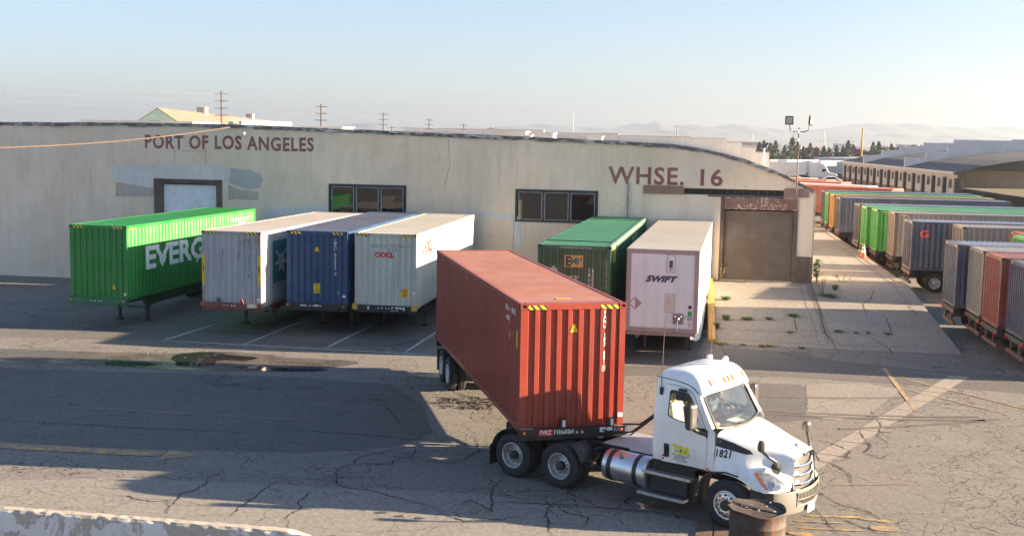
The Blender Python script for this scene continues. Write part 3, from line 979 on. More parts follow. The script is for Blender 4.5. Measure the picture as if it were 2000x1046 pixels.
mb.box(5.545, 5.60, FB - .06, FB + .3, 1.16, 2.4)
part('base_cladding', mb, WOOD, wh, bevel=0.008)
mb = MB()
mb.box(5.545, 5.62, FB - 0.03, FB + .1, 2.4, 5.4)
part('corner_trim', mb, plain('corner_trim', (0.5, 0.42, 0.30), 0.8, var=.3), wh)
# windows
WFR = plain('window_frame', (0.30, 0.33, 0.38), 0.5, var=0.25)
WDK = plain('window_dark', (0.03, 0.033, 0.045), 0.6, var=.3)
WGL = plain('window_glass', (0.012, 0.013, 0.014), 0.04, var=0.3, scale=0.8, spec=0.8)
for (x0, x1, z0, z1) in HOLES[1:3]:
    mb = MB()
    mb.box(x0 - .05, x1 + .05, FB - .04, FB + .1, z1 - .05, z1 + .06)
    mb.box(x0 - .05, x1 + .05, FB - .06, FB + .1, z0 - .05, z0 + .03)
    mb.box(x0 - .05, x0 + .04, FB - .04, FB + .1, z0 + .031, z1 - .051); mb.box(x1 - .04, x1 + .05, FB - .04, FB + .1, z0 + .031, z1 - .051)
    w = (x1 - x0 - .08) / 3
    for i in (1, 2):
        mb.box(x0 + .04 + w * i - .05, x0 + .04 + w * i + .05, FB - .02, FB + .1, z0 + .031, z1 - .051)
    wf = part('window', mb, WDK, wh)
    for i in range(3):
        a0, a1 = x0 + .04 + w * i + .055, x0 + .04 + w * (i + 1) - .055
        c0, c1 = z0 + .05, z1 - .07
        mb = MB()
        for q in ((a0, a0 + .035, c0, c1), (a1 - .035, a1, c0, c1), (a0 + .036, a1 - .036, c0, c0 + .03), (a0 + .036, a1 - .036, c1 - .03, c1)):
            mb.box(q[0], q[1], FB - .012, FB + .03, q[2], q[3])
        part('sash', mb, WFR, wf)
        mb = MB().quad((a0, FB + .02, c0), (a1, FB + .02, c0), (a1, FB + .02 + .01 * i, c1), (a0, FB + .02, c1))
        part('pane', mb, WGL, wf)
# painted names
MAROON = paint('faded_maroon', (0.27, 0.095, 0.080), 0.85, 0.15, 0.25, 0.28, (0.40, 0.33, 0.28))
for s, box, bold, sp in (('PORT OF LOS ANGELES', (-28.04, -18.99, 6.87, 7.58), 0.032, 1.12), ('WHSE.', (-4.19, -0.56, 5.62, 6.47), 0.022, 1.1), ('16', (0.22, 1.27, 5.62, 6.44), 0.022, 1.1)):
    bm = fit_bm(text_bm(s, 1, bold, spacing=sp), *box)
    if s[0] == 'P':
        for v in bm.verts: v.co.y += 0.02 * math.sin(v.co.x)
    bm_obj('lettering', drape(bm, [], lambda x, y: Vector((x, FB - .004, y))), MAROON, wh)
# repair paint patches
def wallpatch(pts, mt, jag, seed, d):
    rnd = random.Random(seed); out = []
    for i in range(len(pts)):
        p, q = Vector(pts[i]), Vector(pts[(i + 1) % len(pts)])
        k = max(1, int((q - p).length / .12))
        for j in range(k):
            r_ = p.lerp(q, j / k); out.append((r_.x + rnd.uniform(-jag, jag), r_.y + rnd.uniform(-jag, jag)))
    bm = poly_bm([out])
    bm_obj('paint_patch', drape(bm, [], lambda x, y: Vector((x, FB - d, y))), mt, wh)
PG = paint('patch_pale', (0.70, 0.70, 0.67), 0.85, 0.25, 0.0, 0.2)
wallpatch([(-29.9, 5.87), (-28.01, 6.0), (-27.4, 6.08), (-26.5, 6.16), (-25.6, 6.02), (-24.9, 6.1), (-23.97, 6.07), (-23.45, 5.96), (-23.5, 5.6), (-23.53, 5.2), (-23.86, 5.16), (-23.86, 5.35), (-27.58, 5.35), (-27.6, 4.86), (-28.45, 4.98), (-29.0, 5.1), (-29.8, 5.15)], PG, .025, 1, .003)
wallpatch([(-23.44, 5.96), (-22.9, 5.9), (-22.32, 5.88), (-21.8, 5.7), (-21.7, 5.4), (-21.84, 5.01), (-22.2, 4.9), (-22.61, 4.86), (-23.0, 5.05), (-23.5, 5.17)], paint('patch_grey', (0.45, 0.46, 0.46), 0.85, 0.2, 0.0, 0.15), .02, 2, .003)
LT = paint('patch_tan', (0.49, 0.44, 0.38), 0.85, 0.2, 0.0, 0.15)
wallpatch([(-23.54, 5.12), (-22.9, 4.85), (-21.93, 4.8), (-21.93, 4.38), (-23.55, 4.34)], LT, .02, 3, .0025)
wallpatch([(-29.7, 5.1), (-28.4, 4.93), (-27.62, 4.84), (-27.62, 4.4), (-29.7, 4.35)], LT, .03, 4, .0025)
wallpatch([(-21.9, 3.4), (-21.5, 3.9), (-20.4, 4.02), (-19.3, 4.05), (-18.6, 4.28), (-18.3, 4.1), (-18.3, 3.3)], PG, .04, 5, .0026)
wallpatch([(-10.7, 3.95), (-9.9, 4.1), (-9.2, 3.98), (-8.72, 4.0), (-8.3, 3.6), (-8.2, 2.6), (-8.7, 2.3), (-8.9, 3.7)], PG, .04, 6, .0026)
mb = MB()
for p, q in (((-26.45, 6.05), (-26.45, 6.78)), ((-26.45, 6.78), (-24.73, 6.78)), ((-24.73, 6.78), (-24.73, 6.05)), ((-23.5, 4.3), (-23.5, 5.1)), ((-12.1, 7.6), (-12.0, 6.4)), ((-12.0, 6.4), (-12.25, 5.3)), ((-8.75, 3.7), (-8.78, 1.2))):
    part('wall_seam', MB().bar((p[0], FB - .004, p[1]), (q[0], FB - .004, q[1]), .012, .012), plain('seam', (.18, .15, .12), .9), wh)
# downpipe
mb = MB().tube([(-3.2, FB - .08, 0.2), (-3.2, FB - .08, 5.6), (-3.17, FB - .02, 5.7)], 0.045, 8)
mb.box(-3.27, -3.13, FB - .13, FB - .001, 4.9, 4.95); mb.box(-3.27, -3.13, FB - .13, FB - .001, 3.0, 3.05)
part('downpipe', mb, plain('pipe_grey', (.26, .28, .31), .6), wh)
# small fittings: lamp under the eave, wall bracket, round light
mb = MB().lathe([(0.0, 0), (.05, .0), (.085, .06), (.06, .13), (0, .15)], 12, Matrix.Translation((-22.6, FB - .1, 7.7)) @ Matrix.Rotation(R(90), 4, 'X'))
part('wall_lamp', mb, WHITE_INK, wh, smooth=True)
mb = MB().tube([(2.31, FB - .001, 5.62), (2.31, FB - .15, 5.68), (2.31, FB - .2, 5.6)], .025, 6)
part('bracket', mb, plain('bracket', (.6, .5, .3), .5), wh)

# stepped white fire wall across the roof
FW = [(-22.45, 8.25), (-13.62, 8.32), (-11.53, 8.29), (-11.49, 8.12), (-5.86, 8.16), (-5.77, 8.01), (-0.49, 8.03), (-0.44, 7.95), (2.13, 7.95), (2.19, 7.71), (3.26, 7.70), (3.31, 7.35), (4.29, 7.32), (4.33, 6.99), (5.29, 6.98), (5.32, 4.8), (-22.45, 4.8)]
WHITEW = paint('whitewash', (0.62, 0.585, 0.56), 0.8, 0.25, 0.0, 0.1)
mb = MB().prism(FW, 87, 87.3)
fw = part('fire_wall', mb, WHITEW, wh)
mb = MB()
for i in range(0, 14, 1):
    (x0, z0), (x1, z1) = FW[i], FW[i + 1]
    if x1 - x0 > .3: mb.box(x0 - .03, x1 + .03, 86.95, 87.35, max(z0, z1) + .001, max(z0, z1) + .07)
part('coping', mb, plain('coping', (.42, .38, .36), .8), fw)
for x0, x1, y0, y1, z0, z1 in ((-24.5, -21.9, 69.5, 72, 7.6, 8.2), (-37.5, -30.2, 66, 70, 7.6, 8.33), (-13.2, -11.0, 74, 76, 7.6, 8.14), (-9.8, -8.7, 60.5, 61.2, 7.3, 7.88), (-10.0, -8.5, 68.5, 70, 7.4, 8.05), (-6.2, -5.4, 66, 67, 7.3, 7.88)):
    mb = MB().box(x0, x1, y0, y1, z0, z1)
    mb.box(x0 - .06, x1 + .06, y0 - .06, y1 + .06, z1 + .001, z1 + .05)
    part('roof_curb', mb, WHITEW, wh)
mb = MB().tube([(-22.9, FB + .1, 8.25), (-21.3, FB + 3, 8.25)], .12, 8).box(-23.5, -23.2, FB - .02, FB + .25, 8.13, 8.3)
part('roof_roll', mb, WHITEW, wh)

# floodlight mast fixed to the front wall
MET = plain('mast_rust', (0.16, 0.10, 0.075), 0.7, var=0.3)
fl = thing('floodlight_mast', 'rusty mast with two square floodlights above the right corner of the warehouse', 'floodlight mast', MY)
mb = MB().tube([(4.70, FB - .12, 5.35), (4.68, FB - .12, 8.45)], .03, 8)
part('mast', mb, MET, fl)
mb = MB().tube([(4.3, FB - .12, 8.28), (4.95, FB - .12, 8.26), (5.1, FB - .12, 8.33), (5.14, FB - .12, 8.46), (5.14, FB - .12, 8.62)], .022, 8)
mb.tube([(4.26, FB - .12, 8.28), (4.26, FB - .12, 8.6)], .02, 8)
part('crossarm', mb, MET, fl)
for (cx, cz, ry) in ((4.23, 8.78, 0), (5.24, 8.78, 62)):
    M = Matrix.Translation((cx, FB - .14, cz)) @ Matrix.Rotation(R(ry), 4, 'Z') @ Matrix.Rotation(R(12 if ry else 0), 4, 'Y')
    mb = MB().box(-.19, .19, -.02, .07, -.2, .2, M)
    h = part('lamp_head', mb, BLACK_STEEL, fl, bevel=0.01)
    mb = MB().quad(*[M @ Vector(v) for v in ((-.14, -.025, -.15), (.14, -.025, -.15), (.14, -.025, .15), (-.14, -.025, .15))])
    part('lens', mb, plain('lamp_lens', (.45, .42, .36), .15, var=.2), h)
for (cx, cz) in ((4.31, 8.33), (4.62, 8.27), (4.64, 7.88)):
    M = Matrix.Translation((cx, FB - .18, cz)) @ Matrix.Rotation(R(90), 4, 'X')
    mb = MB().lathe([(0, .05), (.06, .045), (.085, .02), (.09, 0), (0, 0)], 14, M)
    part('junction_box', mb, WHITE_INK, fl, smooth=True)
mb = MB().tube([(4.6, FB - .14, 7.85), (4.45, FB - .14, 7.95), (4.42, FB - .14, 8.15), (4.55, FB - .14, 8.3)], .008, 5).tube([(4.69, FB - .16, 8.3), (4.73, FB - .15, 7.6), (4.71, FB - .06, 6.0), (4.72, FB - .02, 5.45)], .012, 5)
part('conduit', mb, DARK_STEEL, fl)
# small spotlight on the fire wall
s = thing('roof_spotlight', 'small spotlight on a short white pipe at the far white roof wall', 'spotlight', MY)
mb = MB().tube([(4.9, 86.7, 6.2), (4.9, 86.7, 7.35)], .05, 8)
part('pipe', mb, WHITE_INK, s)
mb = MB().bar((4.78, 86.7, 7.32), (5.16, 86.7, 7.75), .14)
part('lamp_head', mb, BLACK_STEEL, s)
# ------------------------------------------------------------------ containers and chassis
PITCH, DEP = 0.278, 0.036
def side_depth(t):
    u = (t % PITCH) / PITCH
    if u < 0.26: return 0.0
    if u < 0.5: return (u - 0.26) / 0.24
    if u < 0.76: return 1.0
    return (1.0 - u) / 0.24
def prof(L, m, pitch, dep, cuts=(0, .26, .5, .76)):
    xs = [m]
    k = math.floor((m) / pitch)
    while True:
        done = False
        for c in cuts:
            x = (k + c) * pitch
            if x > L - m: done = True; break
            if x > m + .01: xs.append(x)
        if done: break
        k += 1
    xs.append(L - m)
    return xs
FP, FD = 0.2515, 0.045
def front_depth(x):          # x measured from the panel centre
    u = ((x + FP * 0.5 + FP * 4) % FP) / FP
    # outer flat .40 | slope .08 | inner flat .40 | slope
    if u < 0.38: return 0.0
    if u < 0.46: return (u - 0.38) / 0.08
    if u < 0.92: return 1.0
    return (1.0 - u) / 0.08

_gc = {}
def container_meshes(L, W, H, frontcorr=True, roofcorr=True):
    key = (L, W, H, frontcorr, roofcorr)
    if key in _gc: return _gc[key]
    g = {}
    hw = W / 2
    inset = 0.02
    # right side at local x = +hw ; origin = front bottom centre, y to the rear
    xs = prof(L, 0.16, PITCH, DEP)
    for s, nm in ((1, 'sideR'), (-1, 'sideL')):
        mb = MB()
        pts = [(s * (hw - inset - DEP * side_depth(t)), t) for t in xs]
        for i in range(len(pts) - 1):
            (a, t0), (b, t1) = pts[i], pts[i + 1]
            mb.quad((a, t0, .15), (b, t1, .15), (b, t1, H - .10), (a, t0, H - .10))
        g[nm] = mb.mesh('side_panel')
    # ends
    for y, s, nm in ((0, 1, 'front'), (L, -1, 'rear')):
        mb = MB()
        if nm == 'front' or True:
            x = -hw + .13
            pts = []
            n = int((W - .26) / FP) + 2
            br = sorted(set([round(v, 4) for k in range(-8, 9) for v in ((k - .5) * FP, (k - .5 + .38) * FP, (k - .5 + .46) * FP, (k - .5 + .92) * FP)]))
            xs2 = [-hw + .13] + [v for v in br if -hw + .14 < v < hw - .14] + [hw - .13]
            pts = [(v, y + s * (inset + FD * (front_depth(v) if frontcorr else 0))) for v in xs2]
            for i in range(len(pts) - 1):
                (a, t0), (b, t1) = pts[i], pts[i + 1]
                mb.quad((a, t0, .12), (b, t1, .12), (b, t1, H - .12), (a, t0, H - .12))
        g[nm] = mb.mesh('end_panel')
    # roof
    mb = MB()
    rp = 0.209
    y = .35
    ys = [(.10, 0)]
    if roofcorr:
        while y < L - .35:
            ys += [(y, 0), (y + .05, .018), (y + .105, .018), (y + .155, 0)]
            y += rp
    ys.append((L - .10, 0))
    for i in range(len(ys) - 1):
        (t0, d0), (t1, d1) = ys[i], ys[i + 1]
        mb.quad((-hw + .07, t0, H - .012 - d0), (hw - .07, t0, H - .012 - d0), (hw - .07, t1, H - .012 - d1), (-hw + .07, t1, H - .012 - d1))
    g['roof'] = mb.mesh('roof_panel')
    # frame
    mb = MB()
    for s in (-1, 1):
        a, b = (hw - .15, hw - .012) if s > 0 else (-hw + .012, -hw + .15)
        for y0, y1 in ((.012, .17), (L - .17, L - .012)):
            mb.box(a, b, y0, y1, .12, H - .12)
        c, d = (hw - .08, hw - .008) if s > 0 else (-hw + .008, -hw + .08)
        mb.box(c, d, .178, L - .178, H - .11, H - .004)
        mb.box(c, d, .178, L - .178, .01, .16)
    for y0, y1 in ((.010, .09), (L - .09, L - .010)):
        mb.box(-hw + .178, hw - .178, y0, y1, H - .13, H - .006)
        mb.box(-hw + .178, hw - .178, y0, y1, .01, .14)
    # header plate of the roof
    mb.box(-hw + .178, hw - .178, .091, .33, H - .02, H - .004)
    mb.box(-hw + .178, hw - .178, L - .33, L - .091, H - .02, H - .004)
    g['frame'] = mb.mesh('frame')
    # floor
    mb = MB()
    mb.box(-hw + .09, hw - .09, .1, L - .1, .10, .14)
    y = .5
    while y < L - .3:
        mb.box(-hw + .08, hw - .08, y, y + .05, .02, .099); y += .45
    g['floor'] = mb.mesh('floor')
    # corner casting with oval holes (one mesh, at origin)
    bm = bmesh.new()
    bmesh.ops.create_cube(bm, size=1)
    for v in bm.verts:
        v.co = Vector((v.co.x * .162, v.co.y * .178, v.co.z * .118))
    for f in bm.faces[:]:
        r1 = bmesh.ops.inset_region(bm, faces=[f], thickness=.034)
        r2 = bmesh.ops.inset_region(bm, faces=[f], thickness=.001)
        for v in f.verts: v.co -= f.normal * .02
    me = bpy.data.meshes.new('corner_casting'); bm.to_mesh(me); bm.free()
    g['cast'] = me
    mb = MB()
    for ax in range(3):
        for s in (-1, 1):
            d = [.081, .089, .059][ax] - .0195
            n = Vector([0, 0, 0]); n[ax] = s
            u = Vector([0, 0, 0]); w = Vector([0, 0, 0]); u[(ax + 1) % 3] = 1; w[(ax + 2) % 3] = 1
            e = [(.046, .054, .024)[(ax + 1) % 3], (.046, .054, .024)[(ax + 2) % 3]]
            c = n * d
            mb.quad(*[c + u * e[0] * math.cos(t) + w * e[1] * math.sin(t) for t in [k * math.pi / 5 for k in range(10)]])
    g['hole'] = mb.mesh('hole')
    _gc[key] = g
    return g


def container(label, pos, yaw, color, L=12.19, W=2.44, H=2.9, group=None, roofmat=None, frame=None, castings=True, cat='shipping container', frontcorr=True, roofcorr=True, castmat=None, tilt=0, detail=True):
    g = container_meshes(L, W, H, frontcorr, roofcorr)
    M = MW(*pos, yaw)
    if tilt: M = M @ Matrix.Rotation(tilt, 4, 'X')
    t = thing('shipping_container', label, cat, M, group)
    put('side_panel', g['sideR'], color, t); put('side_panel', g['sideL'], color, t)
    put('front_panel', g['front'], color, t)
    put('rear_panel', g['rear'], color, t)
    put('roof_panel', g['roof'], roofmat or color, t)
    put('frame', g['frame'], frame or color, t)
    put('floor', g['floor'], DARK_STEEL, t)
    if castings:
        for x in (-1, 1):
            for y in (0, 1):
                for z in (0, 1):
                    c = put('corner_casting', g['cast'], castmat or frame or color, t, mw=Matrix.Translation((x * (W / 2 - .081), .089 if y == 0 else L - .089, .059 if z == 0 else H - .059)))
                    if detail and y == 0: put('hole', g['hole'], DARKHOLE, c)
    return t


def on_front(t, bm, mt, name='marking', W=2.44, off=.004, corr=True):
    """bm in front coords: x from centre (viewer's right), y = height"""
    br = sorted(set([round(v, 4) for k in range(-8, 9) for v in ((k - .5) * FP, (k - .5 + .38) * FP, (k - .5 + .46) * FP, (k - .5 + .92) * FP)])) if corr else []
    drape(bm, br, lambda x, y: Vector((x, .02 + (FD * front_depth(x) if corr else 0) - off, y)))
    return bm_obj(name, bm, mt, t)


def on_right(t, bm, mt, name='marking', W=2.44, off=.004):
    """bm x = distance from the front end, y = height, on the +x side. Text reads with x increasing towards the rear."""
    br = prof(12.19 if True else 0, 0.0, PITCH, DEP) + [12.2 + k * PITCH * .25 for k in range(0)]
    drape(bm, br, lambda x, y: Vector((W / 2 - .02 - DEP * side_depth(x) + off, x, y)))
    return bm_obj(name, bm, mt, t)


def on_left(t, bm, mt, name='marking', W=2.44, off=.004):
    br = prof(12.19, 0.0, PITCH, DEP)
    drape(bm, br, lambda x, y: Vector((-(W / 2 - .02 - DEP * side_depth(x) + off), x, y)))
    return bm_obj(name, bm, mt, t)


def rect(x0, x1, y0, y1):
    return poly_bm([[(x0, y0), (x1, y0), (x1, y1), (x0, y1)]])


def hazard(t, W, H, w=.42):
    for x0, x1 in ((-W / 2 + .18, -W / 2 + .18 + w), (W / 2 - .18 - w, W / 2 - .18)):
        bm = rect(x0, x1, H - .125, H - .035)
        drape(bm, [], lambda x, y: Vector((x, .006, y)))
        bm_obj('hazard_stripe', bm, HAZARD, t)


def triangle_sign(t, cx, cz, s, W=2.44, fn=on_front):
    on = fn(t, poly_bm([[(cx - s * .56, cz), (cx + s * .56, cz), (cx + s * .08, cz + s), (cx - s * .08, cz + s)]]), BLACK_INK, 'warning_triangle', off=.004)
    k = .82
    fn(t, poly_bm([[(cx - s * .56 * k, cz + .06 * s), (cx + s * .56 * k, cz + .06 * s), (cx + s * .05, cz + s * .93), (cx - s * .05, cz + s * .93)]]), YELLOW_DECAL, 'warning_face', off=.007)
    fn(t, fit_bm(text_bm('WARNING\nHEIGHT', 1), cx - s * .26, cx + s * .26, cz + .16 * s, cz + .4 * s), BLACK_INK, 'lettering', off=.009)


# ---- chassis
_wheel = {}
def wheel_meshes(r=.51, w=.26, dual=False, kind='steel'):
    key = (r, w, kind)
    if key in _wheel: return _wheel[key]
    # axis = local z ; z=0 is the outer face, tyre goes to -w
    mb = MB()
    rr_ = .286
    mb.lathe([(rr_, -.02), (rr_ + .03, -.004), (r * .78, .006), (r * .90, -.006), (r * .965, -.022), (r, -.055), (r, -w * .22), (r - .008, -w * .235), (r - .008, -w * .26), (r, -w * .28), (r, -w * .48), (r - .008, -w * .49), (r - .008, -w * .52), (r, -w * .53),
              (r, -w * .73), (r - .008, -w * .745), (r - .008, -w * .77), (r, -w * .79), (r, -w + .055), (r * .965, -w + .022), (r * .78, -w), (rr_, -w + .02)], 40)
    tyre = mb.mesh('tyre', smooth=True)
    mb = MB()
    if kind == 'rear':      # deep dish dual wheel seen from outside
        mb.lathe([(rr_ + .012, -.012), (rr_ + .006, .002), (rr_ - .010, .0), (rr_ - .022, -.03), (rr_ - .035, -.12), (.225, -.14), (.215, -.135), (.205, -.125), (.105, -.125), (.10, -.12)], 36)
    elif kind == 'front':
        mb.lathe([(rr_ + .012, -.012), (rr_ + .006, .002), (rr_ - .010, .0), (rr_ - .022, -.012), (rr_ - .03, -.02), (.235, .012), (.20, .032), (.115, .040), (.105, .03)], 36)
    else:
        mb.lathe([(rr_ + .012, -.012), (rr_ + .006, .002), (rr_ - .010, .0), (rr_ - .025, -.04), (rr_ - .04, -.10), (.20, -.12), (.13, -.12), (.12, -.12)], 30)
    rim = mb.mesh('rim', smooth=True)
    mb = MB()
    if kind == 'rear':
        mb.lathe([(.105, -.13), (.105, -.06), (.085, -.02), (.05, -.005), (0, 0)], 20)
        for k in range(10):
            a = k * math.pi / 5
            mb.lathe([(.014, -.13), (.014, -.095), (0, -.095)], 6, Matrix.Translation((.155 * math.cos(a), .155 * math.sin(a), 0)))
    elif kind == 'front':
        mb.lathe([(.105, 0), (.105, .05), (.09, .085), (.05, .1), (0, .1)], 20)
        for k in range(10):
            a = k * math.pi / 5
            mb.lathe([(.013, .0), (.013, .065), (0, .065)], 6, Matrix.Translation((.155 * math.cos(a), .155 * math.sin(a), 0)))
    else:
        mb.lathe([(.12, -.12), (.115, -.03), (.08, 0), (0, 0)], 16)
    hub = mb.mesh('hub', smooth=False)
    mb = MB()
    n, rad, rh, zz = (10, .238, .026, -.1385) if kind == 'rear' else ((10, .216, .026, .027) if kind == 'front' else (5, .20, .04, -.115))
    for k in range(n):
        a = (k + .5) * 2 * math.pi / n
        tiltm = Matrix.Translation((rad * math.cos(a), rad * math.sin(a), zz)) @ Matrix.Rotation(a, 4, 'Z') @ Matrix.Rotation(R(30) if kind == 'front' else 0, 4, 'Y')
        mb.disc(rh, .004, 12, tiltm)
    hol = mb.mesh('hand_hole')
    _wheel[key] = (tyre, rim, hub, hol)
    return _wheel[key]


def wheel(parent, x, y, z, side, kind='steel', r=.51, w=.26, rimmat=None, hubmat=None, steer=0, simple=False):
    """side: local direction of the outward face, +1 = +axis given by frame: we use rotation about Y/X outside"""
    ty, rim, hub, hol = wheel_meshes(r, w, False, kind)
    M = Matrix.Translation((x, y, z)) @ Matrix.Rotation(steer, 4, 'Z') @ side
    t = put('tyre', ty, RUBBER, parent, mw=M)
    put('rim', rim, rimmat or RIM, t)
    if not simple:
        put('hub', hub, hubmat or DARK_STEEL, t)
        put('hand_hole', hol, DARKHOLE, t)
    return t
OUT_R = Matrix.Rotation(R(90), 4, 'Y')       # local z -> +x
OUT_L = Matrix.Rotation(R(-90), 4, 'Y')      # local z -> -x


def chassis(label, pos, yaw, mt, L=12.3, z=1.14, legs=True, legback=2.6, group=None, axles=(9.7, 10.95), bolst=None, marks=None, legmat=None, flap=False, boxtrailer=False, legx=.62, cornercaps=None, W=2.44, legdown=True, wheels_simple=True):
    """gooseneck container chassis; local origin on the ground at the front centre, y to the rear"""
    t = thing('container_chassis', label, 'trailer chassis', MW(*pos, yaw), group)
    f = MB()
    for s in (-1, 1):
        f.box(s * .47 - .06, s * .47 + .06, .15, 3.0, z - .20, z - .03)
        f.box(s * .47 - .06, s * .47 + .06, 3.0, L - .1, z - .52, z - .03)
    for y in [3.1 + .9 * k for k in range(int((L - 3.4) / .9))]:
        f.box(-.4, .4, y, y + .08, z - .35, z - .1)
    f.box(-.4, .4, .5, 1.4, z - .26, z - .21)
    part('frame', f, mt, t, bevel=.006)
    b = MB()
    b.box(-W / 2 - .01, W / 2 + .01, -.14, -.012, z - .045, z + .12)
    b.box(-W / 2 + .35, W / 2 - .35, -.12, -.02, z - .14, z - .046)
    b.box(-W / 2 + .02, W / 2 - .02, -.012, .22, z - .18, z - .03)
    bl = part('front_bolster', b, bolst or mt, t, bevel=.008)
    b = MB().box(-W / 2 + .02, W / 2 - .02, L - .25, L, z - .22, z - .03)
    rb = part('rear_bolster', b, mt, t, bevel=.008)
    for s in (-1, 1):
        part('tail_lamp', MB().box(s * .95 - .12, s * .95 + .12, L + .001, L + .03, z - .17, z - .08), REDLENS, rb)
        part('marker_lamp', MB().lathe([(0, 0), (.035, 0), (.035, .02), (0, .028)], 10, Matrix.Translation((s * (W / 2 - .1), -.14, z + .035)) @ Matrix.Rotation(R(90), 4, 'X')), AMBER, bl)
    if cornercaps:
        for s in (-1, 1):
            part('corner_cap', MB().box(s * (W / 2 - .06) - .1, s * (W / 2 - .06) + .1, -.16, .14, z - .06, z + .16), cornercaps, bl, bevel=.015)
    g = MB()
    for x in (-.22, -.08, .08, .2):
        g.lathe([(.03, 0), (.03, .05), (0, .05)], 8, Matrix.Translation((x, -.14, z + .03)) @ Matrix.Rotation(R(90), 4, 'X'))
    part('couplings', g, ALU, bl)
    lm = legmat or mt
    zb = 0.0 if legdown else .38
    for s in (-1, 1):
        g = MB()
        g.box(s * legx - .07, s * legx + .07, legback - .07, legback + .07, zb + .42, z - .05)
        g.box(s * legx - .05, s * legx + .05, legback - .05, legback + .05, zb + .06, zb + .42)
        lg = part('landing_leg', g, lm, t, bevel=.006)
        m_ = MB().add([(s * legx - .15, legback - .13, zb + .002), (s * legx + .15, legback - .13, zb + .002), (s * legx + .15, legback + .13, zb + .002), (s * legx - .15, legback + .13, zb + .002),
                       (s * legx - .07, legback - .06, zb + .10), (s * legx + .07, legback - .06, zb + .10), (s * legx + .07, legback + .06, zb + .10), (s * legx - .07, legback + .06, zb + .10)],
                      [(0, 3, 2, 1), (4, 5, 6, 7), (0, 1, 5, 4), (1, 2, 6, 5), (2, 3, 7, 6), (3, 0, 4, 7)])
        part('foot', m_, BLACK_STEEL, lg)
    g = MB()
    g.box(-legx + .07, legx - .07, legback - .03, legback + .03, .52, .60)
    for s in (-1, 1):
        g.add([(s * (legx - .07), legback - .02, .9), (s * (legx - .35), legback - .02, .98), (s * (legx - .07), legback - .02, .62), (s * (legx - .07), legback + .02, .9), (s * (legx - .35), legback + .02, .98), (s * (legx - .07), legback + .02, .62)],
              [(0, 1, 2), (5, 4, 3), (0, 2, 5, 3), (1, 0, 3, 4), (2, 1, 4, 5)])
    g.bar((legx - .05, legback, .6), (legx - .15, legback + 1.1, z - .5), .05)
    g.bar((-legx + .05, legback, .6), (-legx + .15, legback + 1.1, z - .5), .05)
    part('leg_brace', g, mt, t)
    g = MB().tube([(legx + .08, legback + .1, .62), (legx + .28, legback + .14, .60), (legx + .30, legback + .14, .38)], .012, 6)
    part('crank_handle', g, DARK_STEEL, t)
    for ya in axles:
        g = MB().tube([(-.95, ya, .51), (.95, ya, .51)], .065, 10)
        g.box(-.55, -.43, ya - .5, ya + .5, .58, z - .53); g.box(.43, .55, ya - .5, ya + .5, .58, z - .53)
        part('axle', g, DARK_STEEL, t)
        for s, O in ((1, OUT_R), (-1, OUT_L)):
            wheel(t, s * 1.20, ya, .51, O, 'rear', w=.25, rimmat=RIM, hubmat=RIM, simple=False)
            wheel(t, s * .92, ya, .51, O, 'steel', w=.25, simple=True)
    for s in (-1, 1):
        part('mudflap', MB().box(s * .93 - .3, s * .93 + .3, axles[-1] + .6, axles[-1] + .62, .25, z - .25), RUBBER, t)
    return t
# ------------------------------------------------------------------ parked containers on the left
GREEN = paint('evergreen_green', (0.008, 0.20, 0.028), 0.42, 0.3, 0.08, 0.1)
ev = container('bright green container lettered EVERGREEN, leftmost of the parked row', (-16.05, 44.2, 1.19), R(10.83), GREEN)
M_ = lambda t: t
bm = fit_bm(text_bm('EVERGREEN', 1, 0.035, spacing=1.02), 1.5, 10.9, 1.04, 2.0)
on_right(ev, bm, WHITE_INK, 'lettering')
on_right(ev, fit_bm(text_bm('EGHU 911452 7\n45G1', 1, 0.01), 9.6, 11.6, 2.25, 2.56), WHITE_INK, 'lettering')
on_right(ev, rect(.5, .62, 2.45, 2.66), plain('leaf_green', (.02, .35, .06), .5), 'sticker')
on_right(ev, rect(11.2, 11.32, 2.42, 2.64), _mc['leaf_green'], 'sticker')
on_right(ev, rect(.22, .62, 2.76, 2.79), ORANGE_DECAL, 'marking', off=.03)
hazard(ev, 2.44, 2.9)
triangle_sign(ev, .0 + .62, .42, .24)
on_front(ev, rect(1.06, 1.15, .20, .30), WHITE_INK, 'sticker', corr=False, off=.03)
bmc = poly_bm([[(5.95 + .12 * math.cos(k), .98 + .12 * math.sin(k)) for k in [i * .785 for i in range(8)]]])
on_right(ev, bmc, WHITE_INK, 'sticker')
CHG = paint('chassis_green', (0.015, 0.13, 0.07), 0.6, 0.4, 0.3)
ch = chassis('dark green chassis under the leftmost bright green container', (-16.05, 44.2, 0), R(10.83), CHG, legback=2.6, legmat=BLACK_STEEL, legx=.62)

